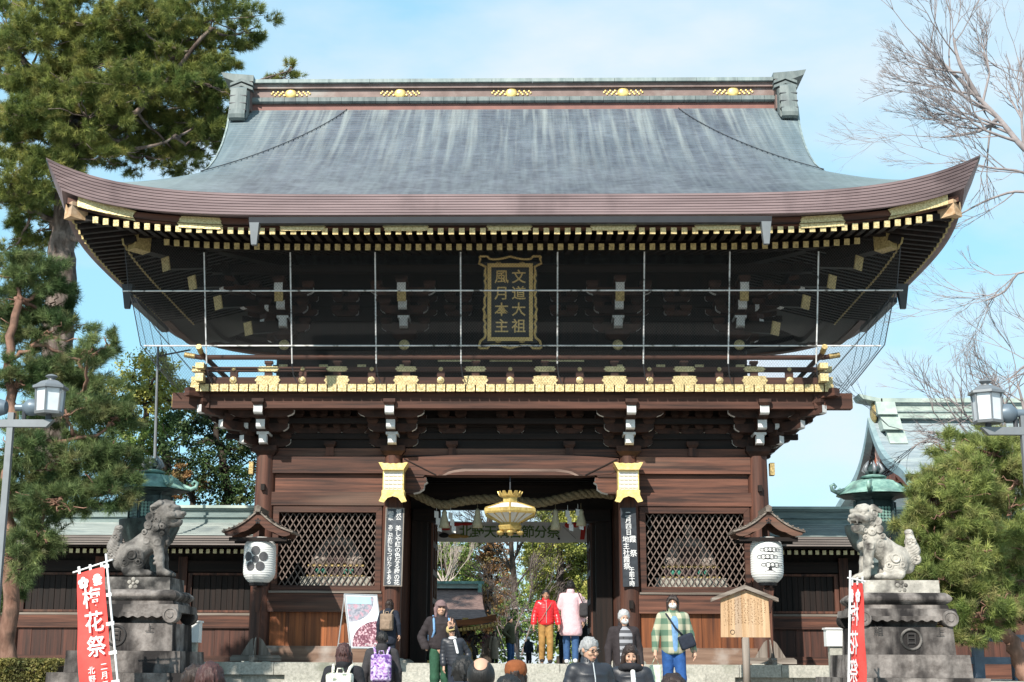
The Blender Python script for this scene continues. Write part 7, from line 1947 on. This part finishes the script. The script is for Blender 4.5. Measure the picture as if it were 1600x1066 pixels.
def pine(name, label, Y, trunk, tr, limbs, pads, needle_m, bark, dens=34, K=46, L=0.15, W=0.013, seed=1, dY=1.0, base_z=-0.32, group=None, dark=None):
    rg = np.random.default_rng(seed); random.seed(seed)
    tp = [at(px,py,Y+(d if d else 0)) for px,py,d in trunk]
    foot = Vector((tp[0].x, tp[0].y, base_z)); t = thing(name, label, 'tree', foot, 0, group)
    mb = MB(); skel = []
    P = limb(mb, [foot]+tp if tp[0].z > base_z+0.3 else tp, tr[0], tr[1], 6, 12, 0.03, rg); skel += P
    bl = MB()
    for lm in limbs:
        skel += limb(bl, [at(px,py,Y+d) for px,py,d in lm[2:]], lm[0], lm[1], 5, 7, 0.04, rg)
    Wd = pads_to_world(pads, Y, dY)
    for c, rx, rz in Wd:                                      # twigs into the pads
        j = min(range(len(skel)), key=lambda i: (skel[i]-c).length)
        b = skel[j]; mid = (b+c)/2+Vector((0,0,-0.1*(b-c).length))
        limb(bl, [b,mid,c], 0.05, 0.02, 4, 5, 0.03, rg)
        for _ in range(6):
            e = c+Vector((rg.uniform(-1,1)*rx,rg.uniform(-1,1)*rx*0.6,rg.uniform(-0.6,0.8)*rz)); limb(bl,[mid*0.3+c*0.7,(c+e)/2+Vector((0,0,-0.05)),e],0.022,0.008,3,4,0.03,rg)
    for m_ in (mb, bl): m_.v = [tuple(Vector(v)-foot) for v in m_.v]
    mb.build('trunk', bark, t, True)
    o = bl.build('branches', bark, t, True); o['kind'] = 'stuff'
    C, A = in_pads(Wd, dens, rg)
    V, F = tuft_mesh(C, A, K, L, W, rg); V = V-np.array(foot)
    o = ob('crown', toned(npmesh('crown', V, F, needle_m, 3), np.repeat(rg.choice([0.55,0.8,1.0,1.25,1.55],len(C),p=[.2,.25,.25,.2,.1]),K*3)), t); o['kind'] = 'stuff'
    return t
pine('pine_tree','tall old pine rising behind the left end of the gate roof',6.0,
    [(84,640,0),(92,520,0),(98,420,0),(100,350,0),(112,270,0),(118,200,0.3),(112,100,0.3),(100,-30,0.2)],(0.48,0.22),
    [(0.17,0.06,(115,250,0),(75,170,-0.4),(40,100,-0.8),(-20,40,-1)),(0.13,0.05,(118,230,0),(190,190,-0.6),(240,150,-1),(330,45,-1.2)),(0.14,0.06,(100,365,0),(140,378,-0.5),(165,392,-0.8)),
     (0.10,0.04,(112,110,0.3),(170,60,0.5),(260,10,0.5)),(0.09,0.03,(118,190,0),(190,235,-1),(270,215,-1.5)),(0.10,0.04,(98,350,0),(50,330,-0.5),(5,300,-1)),(0.08,0.03,(118,240,0.2),(220,190,3),(330,150,5),(450,112,6.5)),(0.09,0.04,(118,150,0),(60,110,0.5),(0,120,1.0)),(0.07,0.03,(118,250,0),(160,240,-.5),(200,212,-1))],
    [(330,28,75,32),(392,48,24,20),(300,62,60,22),(235,30,60,34),(255,75,60,25),(150,25,60,36),(70,30,55,35),(10,30,45,40),(180,110,70,34),(255,125,70,34),(150,150,80,36),(225,165,80,34),(290,165,60,28),(335,160,36,26),(305,115,40,22),(120,195,60,28),(190,205,80,30),(270,205,70,26),(315,215,34,24),
     (300,245,50,22),(235,245,60,22),(160,245,45,18),(30,150,40,36),(10,205,40,36),(60,215,45,30),(25,265,50,34),(75,300,50,30),(20,320,45,34),(60,360,50,26),(15,390,40,28),(85,255,40,30),(340,105,28,22),(110,65,45,28),(200,65,45,26),(345,75,30,18),(440,122,22,8,6.5),(456,104,8,13,6.5),(420,126,18,6,6.5),(0,95,30,30),(100,120,50,30,-1.6),(60,70,60,34,-1.5),(130,175,60,30,-2.0),(110,225,45,26,-1.2),(200,30,60,30,-1.5),(150,70,60,28,-1.0),(310,190,40,26,-0.5),(60,130,50,30,-1.2),(40,180,60,30,-1.4),(140,100,50,26,-1.4),(270,90,60,26,-1.0),(210,130,70,30,-2.0),(330,135,40,20,-1.0),(60,290,60,26,-1.2)],
    'needles','bark_pine',dens=300,K=46,L=0.19,W=0.015,seed=3,dY=1.6)
pine('pine_tree','broad garden pine with layered pads before the left corridor',-6.2,
    [(14,1000,0),(18,860,0),(12,760,0),(22,660,0),(15,560,0),(30,470,0)],(0.17,0.07),
    [(0.07,0.02,(14,700,0),(60,692,-0.3),(130,684,-0.5),(175,672,-0.5)),(0.06,0.02,(16,800,0),(40,790,-0.3),(80,782,-0.4),(130,770,-0.4)),(0.05,0.02,(20,560,0),(60,540,0.2),(110,560,0.3),(170,550,0.5)),(0.05,0.02,(18,600,0),(70,610,0),(130,620,0))],
    [(32,430,55,28),(79,440,28,26),(27,475,60,22),(83,480,24,18),(69,520,55,24),(23,520,40,26),(139,548,30,16),(172,540,9,18),(116,580,50,26),(65,585,45,26),(139,615,50,26),(102,640,50,24),(27,590,35,24),(181,650,36,24),(153,660,45,26),(41,665,30,18),(23,700,45,20),(102,720,60,26),(158,720,50,26),(55,745,60,24),(130,755,65,24),(181,765,34,22),(190,735,22,20),(88,785,55,20),(41,800,50,24),(65,835,45,24),(27,870,38,26),(11,920,26,20),(148,785,45,16),(13,770,30,20)],
    'needles_blue','bark_red',dens=760,K=46,L=0.15,W=0.0095,seed=5,dY=0.9,base_z=-0.75)
pine('pine_tree','leaning young pine with bright needles before the right corridor',-6.0,
    [(1602,1062,0),(1580,1005,0),(1556,945,0),(1540,890,0),(1533,830,0),(1528,760,0),(1515,700,0)],(0.16,0.06),
    [(0.06,0.02,(1540,900,0),(1500,885,-0.2),(1440,880,-0.4)),(0.05,0.02,(1533,820,0),(1480,800,-0.2),(1430,800,-0.3)),(0.05,0.02,(1530,790,0),(1570,770,0),(1600,740,0)),(0.05,0.02,(1556,940,0),(1520,960,-0.3),(1470,970,-0.4)),(0.04,0.02,(1545,910,0),(1580,880,0.2),(1610,870,0.3))],
    [(1530,690,40,20),(1496,710,40,22),(1560,705,40,24),(1595,700,26,24),(1475,745,36,22),(1500,745,50,26),(1560,750,46,28),(1450,780,36,22),(1486,785,50,24),(1540,795,50,24),(1595,790,24,36),(1435,820,28,20),(1480,830,45,24),(1510,840,45,24),(1570,845,40,26),(1436,865,38,22),(1486,880,45,22),(1421,900,26,22),(1456,920,40,24),(1500,925,36,22),(1580,900,30,22),(1446,955,30,18),(1486,965,44,22),(1520,985,38,16),(1501,1000,34,12),(1600,860,20,30),(1476,870,30,30,0.6),(1550,880,30,40,0.8),(1500,770,50,34,-0.8),(1540,730,44,30,-0.8),(1480,800,44,30,-0.8),(1530,850,40,30,-0.9),(1460,840,40,28,-0.7),(1575,800,34,34,-0.6),(1476,900,44,26,-0.8),(1590,750,28,34,-0.5),(1560,930,34,26,-0.8),(1535,960,34,22,-0.8),(1590,960,24,20,-0.6),(1416,860,26,24,-0.5),(1431,930,28,24,-0.6)],
    'needles_light','bark_red',dens=760,K=46,L=0.15,W=0.0092,seed=8,dY=0.8,base_z=-0.75)
# bare trees
def bare(name, label, Y, limbs, bark, seed, depth=5, spread=34, ratio=0.74, base=None, tw=0.006, group=None, upb=0.10, kids=(2,3)):
    rg = random.Random(seed); mb = MB()
    def grow(p, d, L, r, k):
        if k == 0 or r < tw*0.6: return
        q = p+d*L*0.5+Vector((rg.uniform(-1,1),rg.uniform(-1,1),rg.uniform(-1,1)))*L*0.07; e = q+(d+Vector((rg.uniform(-1,1),rg.uniform(-1,1),rg.uniform(-1,1)+upb*2))*0.16).normalized()*L*0.5
        mb.tube([p,q,e],[r,r*0.85,r*0.7],5 if r > 0.03 else 3,False)
        n = rg.choice(kids)
        for i in range(n):
            ax = Vector((rg.uniform(-1,1),rg.uniform(-1,1),rg.uniform(-1,1))).normalized()
            dd = (Matrix.Rotation(R(rg.uniform(spread*0.4,spread*1.15)),3,ax) @ d); dd = (dd+Vector((0,0,upb))).normalized()
            grow(e, dd, L*rg.uniform(ratio-0.1,ratio+0.1), max(r*0.66,tw*0.7), k-1)
        if rg.random() < 0.7 and k > 1:
            ax = Vector((rg.uniform(-1,1),rg.uniform(-1,1),rg.uniform(-1,1))).normalized(); grow(q, (Matrix.Rotation(R(spread*1.2),3,ax) @ d), L*0.6, max(r*0.5,tw*0.7), k-2)
    first = None
    trunkb = MB()
    for lm in limbs:
        r0, r1, kk, LL = lm[:4]; P = spl([at(px,py,Y+d) for px,py,d in lm[4:]], 4); n = len(P)
        if first is None: first = P[0]
        trunkb.tube(P,[r0+(r1-r0)*i/(n-1) for i in range(n)],8,True)
        for i in range(2,n):
            d = (P[i]-P[i-1]).normalized(); r = r0+(r1-r0)*i/(n-1)
            if i == n-1 or rg.random() < 0.62:
                ax = Vector((rg.uniform(-0.4,0.4),1,rg.uniform(-0.4,0.4))).normalized()
                a = 0 if i == n-1 else rg.choice((-1,1))*rg.uniform(28,60)
                grow(P[i], (Matrix.Rotation(R(a),3,ax) @ d+Vector((0,0,upb))).normalized(), LL*(0.75 if i < n-1 else 1), max(min(r*0.6,0.05),tw), kk)
    foot = Vector(base) if base else Vector((first.x,first.y,-0.32))
    t = thing(name, label, 'tree', foot, 0, group)
    for m_, nm in ((trunkb,'trunk'),(mb,'twigs')):
        m_.v = [tuple(Vector(v)-foot) for v in m_.v]; o = m_.build(nm, bark, t, True)
        if nm == 'twigs': o['kind'] = 'stuff'
    return t
tb = at(1690,1000,5.0)
bare('bare_tree','large leafless tree reaching in from the right edge above the roof tip',5.0,[(0.34,0.11,0,1.0,(1720,1040,0),(1710,700,0),(1690,420,0),(1650,270,0)),
    (0.10,0.028,6,1.2,(1650,270,0),(1600,232,0),(1560,185,0.2),(1510,135,0.3),(1462,88,0.3),(1435,62,0.3)),(0.05,0.02,5,1.0,(1650,300,0),(1600,270,-0.4),(1545,262,-0.6),(1500,250,-0.6)),
    (0.05,0.02,5,1.0,(1655,330,0),(1600,300,0.5),(1550,310,0.8),(1500,335,0.9)),(0.05,0.02,5,1.0,(1645,260,0),(1610,150,0.3),(1590,90,0.5)),(0.08,0.03,6,1.1,(1530,155,0.3),(1500,100,0.1),(1490,60,0.1)),
    (0.07,0.025,5,1.1,(1560,185,0.2),(1530,205,0.5),(1470,215,0.7)),(0.045,0.02,5,1.0,(1668,470,0),(1600,425,0.4),(1570,455,0.6),(1540,470,0.7)),(0.045,0.02,5,1.0,(1668,560,0),(1620,560,0),(1580,590,0.3))],
    'bark_twig',21,base=(tb.x,5.0,-0.32),tw=0.0046,spread=30,upb=0.12)
mat('bark_twig', (0.20,0.15,0.14), (0.34,0.27,0.25), 0.9, scale=4) if False else None
bare('bare_tree','leafless twiggy tree over the distant green roof at the right',9.0,[(0.2,0.12,0,1,(1640,900,0),(1620,760,0),(1600,700,0)),(0.08,0.03,5,1.1,(1610,720,0),(1560,690,0),(1500,680,0),(1450,675,0)),(0.08,0.03,5,1.0,(1600,700,0),(1560,660,0),(1520,640,0)),(0.06,0.03,5,1.0,(1605,690,0),(1600,640,0),(1590,600,0))],'bark_twig',33,tw=0.006,spread=34)
# broadleaf trees
def broad(name, label, Y, trunk, tr, pads, leaf_m, bark, size=0.16, dens=90, seed=1, dY=1.2, base_z=-0.32, limbs=(), group=None, cat='tree', pk=1.0):
    rg = np.random.default_rng(seed); random.seed(seed)
    tp = [at(px,py,Y) for px,py in trunk]; foot = Vector((tp[0].x,Y,base_z)); t = thing(name,label,cat,foot,0,group)
    mb = MB(); sk = limb(mb,[foot]+tp if tp[0].z > base_z+0.3 else tp,tr[0],tr[1],5,8,0.06,rg); bl = MB()
    Wd = [(c,rx*pk,rz*pk) for c,rx,rz in pads_to_world(pads,Y,dY)]
    for c,rx,rz in Wd:
        b = min(sk,key=lambda p:(p-c).length); limb(bl,[b,(b+c)/2+Vector((0,0,-0.1)),c],0.07,0.02,4,5,0.06,rg)
        for _ in range(5):
            e = c+Vector((rg.uniform(-1,1)*rx,rg.uniform(-1,1)*rx,rg.uniform(-1,1)*rz))*0.9; limb(bl,[c,(c+e)/2,e],0.025,0.01,3,4,0.04,rg)
    for m_ in (mb,bl): m_.v = [tuple(Vector(v)-foot) for v in m_.v]
    mb.build('trunk',bark,t,True); o = bl.build('branches',bark,t,True); o['kind'] = 'stuff'
    C,A = in_pads(Wd,dens,rg,0.9,0.35,lumpn=45); V,F = leaf_mesh(C,size,rg); o = ob('crown',toned(npmesh('crown',V-np.array(foot),F,leaf_m,4),np.repeat(rg.choice([0.6,0.85,1.0,1.2,1.5],len(C)),4)),t); o['kind'] = 'stuff'
    return t
broad('broadleaf_tree','light yellow-green tree behind the left corridor, left of the mast',13.0,[(222,800),(225,690),(228,620)],(0.2,0.08),[(205,590,28,28),(235,575,26,30),(262,600,26,32),(190,620,30,26),(230,625,36,28),(275,640,30,30),(255,570,14,30),(300,620,22,26),(215,655,34,22)],'leaf_yellow','bark_dark',0.11,2300,11,base_z=-0.14)
broad('broadleaf_tree','dark green tree behind the corridor close to the gate',11.0,[(352,800),(350,720),(330,650)],(0.22,0.08),[(300,660,36,26),(345,690,36,30),(375,730,34,30),(310,720,40,30),(270,690,30,26),(345,760,50,26),(385,770,26,22),(290,755,36,22),(320,640,22,18),(380,690,22,22)],'leaf_dark','bark_dark',0.11,2300,12,base_z=-0.14)
broad('broadleaf_tree','dark mid-green tree behind the corridor, below the light one',12.0,[(262,800),(258,720),(250,660)],(0.22,0.09),[(225,680,34,26),(200,710,36,26),(250,720,30,24),(225,750,40,24),(275,760,26,18),(190,670,24,22),(265,665,24,22)],'leaf_mid','bark_dark',0.11,2300,13,base_z=-0.14)
broad('broadleaf_tree','rust-brown leaved tree just behind the corridor ridge',10.0,[(300,800),(296,760)],(0.12,0.06),[(280,745,22,16),(300,765,24,16),(268,770,18,12)],'leaf_rust','bark_dark',0.10,2300,14,base_z=-0.14)
# seen through the doorway
broad('broadleaf_tree','dense yellow-green evergreen tree seen through the right of the doorway',32.0,[(880,1010),(876,900),(870,840)],(0.3,0.12),[(850,850,26,20),(885,835,30,22),(915,850,24,22),(905,810,24,16),(868,810,22,14),(840,880,22,18),(875,880,32,22),(912,885,24,22),(865,915,30,18),(900,920,28,20),(835,860,14,12),(925,820,20,16),(890,950,26,18),(925,915,16,22),(860,790,26,14),(900,785,26,14)],'leaf_yellow','bark_dark',0.13,2200,15,base_z=-0.14,pk=1.25)
broad('conifer_tree','rust-brown conifer seen through the middle of the doorway',36.0,[(762,1010),(762,880),(764,800)],(0.35,0.12),[(765,855,22,10),(745,870,24,9),(780,880,24,10),(750,893,26,9),(775,908,26,10),(745,918,24,9),(770,935,28,10),(750,950,24,9),(780,960,22,9),(765,838,16,8),(740,845,16,7),(760,975,24,8)],'leaf_rust','bark_dark',0.13,2000,16,base_z=-0.14,pk=1.35)
broad('broadleaf_tree','dark green tree seen through the left of the doorway',34.0,[(700,1010),(700,900),(702,850)],(0.3,0.12),[(690,860,22,14),(715,858,20,14),(680,880,18,14),(725,880,18,12),(705,890,24,12),(672,855,14,14),(735,905,14,14),(672,905,14,14),(712,915,20,12),(650,870,20,20),(655,910,20,20)],'leaf_mid','bark_dark',0.13,2000,17,base_z=-0.14,pk=1.35)
broad('broadleaf_shrub','loose green shrub behind the people in the doorway',27.0,[(808,1030),(806,985),(806,950)],(0.10,0.05),[(800,945,22,14),(825,955,18,14),(790,965,18,14),(812,975,26,14),(835,985,16,12),(790,990,22,10)],'leaf_mid','bark_grey',0.10,1500,18,base_z=-0.14,cat='shrub')
broad('plum_tree','plum tree in pale blossom seen at the right edge of the doorway',23.0,[(902,1030),(903,990),(904,955)],(0.09,0.05),[(895,945,16,14),(915,950,14,18),(905,975,18,16),(920,985,12,16),(890,990,14,14)],'blossom','bark_dark',0.08,2200,19,base_z=-0.14)
broad('plum_tree','plum tree with dull red blossom behind the children',17.0,[(742,1030),(738,990)],(0.07,0.04),[(735,985,14,12),(750,995,14,10),(725,995,12,10),(742,1010,18,10)],'leaf_plum','bark_dark',0.07,2200,20,base_z=-0.14)
bare('bare_shrub','pale leafless fan-shaped shrub seen through the left of the doorway',26.0,[(0.05,0.03,5,0.52,(694,915,0),(692,900,0)),(0.04,0.03,5,0.52,(694,915,0),(684,895,0.2)),(0.04,0.03,5,0.52,(694,915,0),(702,895,0.2)),(0.04,0.03,5,0.5,(694,915,0),(680,902,0.2)),(0.04,0.03,5,0.5,(694,915,0),(710,902,0.2)),(0.05,0.04,0,1,(694,1030,0),(694,915,0))],'bark_pale',41,tw=0.008,spread=20,ratio=0.82,upb=0.30,kids=(2,3))
bare('bare_tree','tall grey leafless tree in the middle of the doorway view',30.0,[(0.17,0.08,5,1.3,(806,1020,0),(804,920,0),(800,870,0),(796,815,0)),(0.06,0.03,5,1.2,(802,900,0),(790,870,0.3),(780,845,0.5)),(0.06,0.03,5,1.2,(800,880,0),(815,850,-0.3),(822,820,-0.5))],'bark_dark',43,tw=0.012,spread=30)
bare('bare_shrub','thin leafless bushes in front of the green shrub in the court',21.0,[(0.04,0.02,5,0.8,(800,1025,0),(805,985,0),(815,960,0)),(0.04,0.02,5,0.8,(815,1025,0),(825,990,0),(835,965,0)),(0.03,0.02,5,0.8,(790,1025,0),(780,990,0),(772,970,0))],'bark_grey',44,tw=0.008,spread=34)
# far wood closing the view behind the court
rgw = np.random.default_rng(77); Wd = []
for k in range(34):
    x = -30+60*k/33+rgw.uniform(-0.8,0.8); Wd.append((Vector((x,62+rgw.uniform(-3,3),2.6+rgw.uniform(-0.8,0.8))),2.6,2.8+rgw.uniform(-0.4,1.0)))
C,A = in_pads(Wd,260,rgw,0.9,0.3); V,F = leaf_mesh(C,0.32,rgw)
tag(ob('distant_wood',toned(npmesh('distant_wood',V,F,'leaf_mid',4),np.repeat(rgw.choice([0.6,0.85,1.0,1.2,1.5],len(C)),4))),'far mass of green trees closing the view behind the court','wood',kind='stuff')
# clipped hedge
rgh = np.random.default_rng(5); a, b = at(-60,1062,-7), at(103,1034,-7); o_ = Vector(hd.location)
hx0, hx1, hz1 = a.x-o_.x, b.x-o_.x, b.z+0.75
n = 15000; C = np.stack([rgh.uniform(hx0,hx1,n), rgh.uniform(-0.45,0.45,n), rgh.uniform(0.05,hz1,n)],1)
fc = rgh.integers(0,3,n); C[fc == 0,1] = -0.45+rgh.uniform(-0.05,0.05,(fc == 0).sum()); C[fc == 1,2] = hz1+rgh.uniform(-0.06,0.05,(fc == 1).sum())
V,F = leaf_mesh(C,0.055,rgh,0.6); o = ob('foliage',toned(npmesh('foliage',V,F,'leaf_hedge',4),np.repeat(rgh.choice([0.6,0.85,1.0,1.2,1.5],len(C)),4)),hd); o['kind'] = 'stuff'
MB().box(hx0+0.05,hx1-0.05,-0.38,0.38,0,hz1-0.08).build('stems','bark_dark',hd)
# ---------------------------------------------------------------- buildings behind
mat('verdigris_blue', (0.16,0.235,0.26), (0.26,0.345,0.36), 0.6, scale=2)
mat('vermilion_pale', (0.55,0.26,0.20), (0.68,0.42,0.34), 0.7, scale=5)
# hall with a pale green roof behind the right corridor
Yh = 20.0
hall = thing('green_roofed_hall', 'hall with pale green ridge and grey-blue roof behind the right pine', 'building', (at(1480,900,Yh).x,Yh,-0.14))
o_ = Vector(hall.location)
A_ = lambda px,py,Y: at(px,py,Y)-o_
xr0 = A_(1362,648,Yh).x; zr0 = A_(1362,652,Yh).z; xe = A_(1800,650,Yh).x
_hd = [0.0,0.93,2.5,4.3,5.6]
_hz = [zr0, A_(1372,690,Yh-0.93).z, A_(1390,713,Yh-2.5).z, A_(1410,731,Yh-4.3).z, A_(1427,741,Yh-5.6).z]
_co = np.polyfit(_hd, _hz, 3)
def hp_(d): return float(np.polyval(_co, d))        # slope profile, d metres out from the ridge
rows = []
nC = 40; DM = 5.6
for c in range(nC):
    for e in (0,1):
        d = DM*(c+e)/nC; fl = 0.020*d*d
        rows.append([(xr0-fl*0.35+(xe-xr0)*i/24, -d, hp_(d)+(0.02 if e else 0)) for i in range(25)])
mat('hall_roof', (0.20,0.25,0.28), (0.32,0.37,0.39), 0.6, scale=2, stretch=(0.5,4,4), c3=(0.36,0.41,0.40), s3=0.8)
hr = MB().grid(rows).build('roof','hall_roof',hall)
MB().grid([[(p[0],-p[1],p[2]) for p in r_] for r_ in rows],flip=True).build('roof_back','hall_roof',hr)
for sg in (-1,1):
    top, bot = [], []
    R4 = [[],[],[],[]]
    for i in range(25):
        d = DM*i/24; x = xr0-0.020*d*d*0.35; z = hp_(d)+0.03
        for k,(dx,dz) in enumerate(((0.02,0.0),(-0.16,-0.02),(-0.16,-0.34),(0.10,-0.36))): R4[k].append((x+dx,sg*d,z+dz))
    MB().grid(R4,flip=sg > 0).build('verge','verdigris_blue',hr)
hm = MB()
gab = [(-4.6,hp_(4.6)-0.3)]+[(-4.6+9.2*i/20, hp_(abs(-4.6+9.2*i/20))-0.3) for i in range(1,20)]+[(4.6,hp_(4.6)-0.3)]
MB().prism(gab[::-1],'x',xr0+0.7,xr0+0.8).build('gable_wall','dark_wood_z',hall)
for sg in (-1,1):
    for i in range(6):
        d0, d1 = 0.3+i*0.6, 0.9+i*0.6
        MB().obox((xr0+0.35,sg*d0,hp_(d0)-0.62),(xr0+0.35,sg*d1,hp_(d1)-0.62),0.14,0.42).build('barge_board','vermilion',hall)
MB().box(xr0+0.3,xr0+0.55,-1.7,1.7,hp_(1.9)-0.95,hp_(1.9)-0.65).build('gable_beam','vermilion',hall)
MB().prism([(-0.35,hp_(0)-0.8),(0.35,hp_(0)-0.8),(0.45,hp_(0)-1.3),(0.12,hp_(0)-1.9),(-0.12,hp_(0)-1.9),(-0.45,hp_(0)-1.3)],'x',xr0+0.15,xr0+0.25).build('gable_pendant','vermilion_pale',hall)
MB().box(xr0+0.9,xe,-3.6,3.6,0,hp_(4.0)).build('wall','lime_wall',hall)
zz_ = zr0-0.1
for (h,hw,m_) in ((0.22,0.40,'verdigris_pale'),(0.05,0.46,'verdigris'),(0.24,0.36,'verdigris_pale'),(0.06,0.44,'verdigris'),(0.16,0.50,'verdigris_pale')):
    MB().box(xr0+0.25,xe,-hw,hw,zz_,zz_+h-0.003).build('ridge_moulding',m_,hall); zz_ += h
MB().prism([(xr0-0.55,zz_+0.16),(xr0+0.3,zz_-0.02),(xr0+0.3,zz_-0.16),(xr0-0.45,zz_-0.02)],'y',-0.5,0.5).build('ridge_beak','verdigris_pale',hall)
for (x0,x1,za,zb) in ((0.05,0.75,-0.55,0.05),(0.15,0.85,-1.15,-0.56),(0.30,0.95,-1.7,-1.16)):
    MB().prism([(-0.45-0.3*(0.05-zb),zz_+zb-0.1),(-0.55-0.4*(0.05-za),zz_+za-0.1),(-0.3,zz_+za-0.12),(-0.2,zz_+zb-0.1)],'x',xr0+x0,xr0+x1).build('ridge_apron','verdigris_pale',hall)
MB().ell((xr0+0.05,-0.1,zz_-0.5),(0.12,0.35,0.40),10,8).build('ridge_ornament','gold_aged',hall)
# brown-roofed pavilion in the court, seen through the doorway
Yb = 21.0
pv = thing('brown_roofed_pavilion', 'pavilion with brown shingle roof and green ridge seen through the doorway', 'building', (at(690,1000,Yb).x,Yb,-0.14)); o_ = Vector(pv.location)
A_ = lambda px,py,Y: at(px,py,Y)-o_
r1 = A_(754,920,Yb); x0, x1 = r1.x-9, r1.x
zr_ = r1.z; eave = A_(757,968,Yb-3.2)
rows = []
for i in range(26):
    q = i/25; y = -3.2*q; z = zr_+(eave.z-zr_)*(0.75*q+0.25*(1-(1-q)**2)); ext = 0.30*q*q
    rows.append([(x0+(x1+ext-x0)*j/12, y, z+(0.012 if i % 2 else 0)) for j in range(13)])
pr_ = MB().grid(rows).build('roof','shingle_brown',pv)
MB().grid([[(p[0],-p[1],p[2]) for p in r_] for r_ in rows],flip=True).build('roof_back','shingle_brown',pr_)
rows2 = [[(x1+0.30*(i/10)**2+0.01, -3.2*(i/10), rows[int(i*2.5)][0][2]-d) for i in range(11)] for d in (0,0.22)]
MB().grid(rows2).build('verge','shingle_brown',pr_)
MB().box(x0,x1-0.1,-0.22,0.22,zr_+0.0,zr_+0.16).build('ridge','verdigris_pale',pv); MB().box(x0,x1+0.05,-0.3,0.3,zr_+0.161,zr_+0.26).build('ridge_cap','bronze_green',pv); MB().box(x1-0.16,x1-0.02,-0.34,-0.23,zr_-0.25,zr_+0.16).build('ridge_end','bronze_green',pv)
e2 = A_(776,962,Yb-4.0)
rows = [[(x1-1.2+ (e2.x-x1+1.2)*q, -1.5-2.8*j/6, eave.z+0.02+(e2.z-eave.z-0.1)*q+0.22*q*q-0.10*j/6) for q in [k/10 for k in range(11)]] for j in range(7)]
MB().grid(rows).build('lower_roof','shingle_brown',pr_)
MB().grid([rows[-1],[(p[0],p[1],p[2]-0.22) for p in rows[-1]]]).build('lower_eave','orange_wood_x',pr_)
rm = MB().box(-0.045,0.045,-0.5,0.6,-0.05,0.05).mesh('rafter','ochre')
for k in range(16):
    q = k/15; j = min(int(q*10),9); a = Vector(rows[-1][j]); b = Vector(rows[-1][j+1]); p = a+(b-a)*(q*10-j)
    ob('rafter',rm,pv,(p.x,p.y+0.45,p.z-0.32))
MB().box(x0,e2.x-0.9,-2.2,1.5,0,eave.z-0.2).build('wall','dark_wood_z',pv)
for dx in (-2.3,-1.1): MB().box(e2.x+dx-0.1,e2.x+dx+0.1,-3.2,-3.0,0,eave.z+0.05).build('post','ochre',pv)
MB().box(e2.x-1.1,e2.x-0.75,-3.1,-2.6,0,eave.z-0.25).build('wall_panel','ochre',pv)
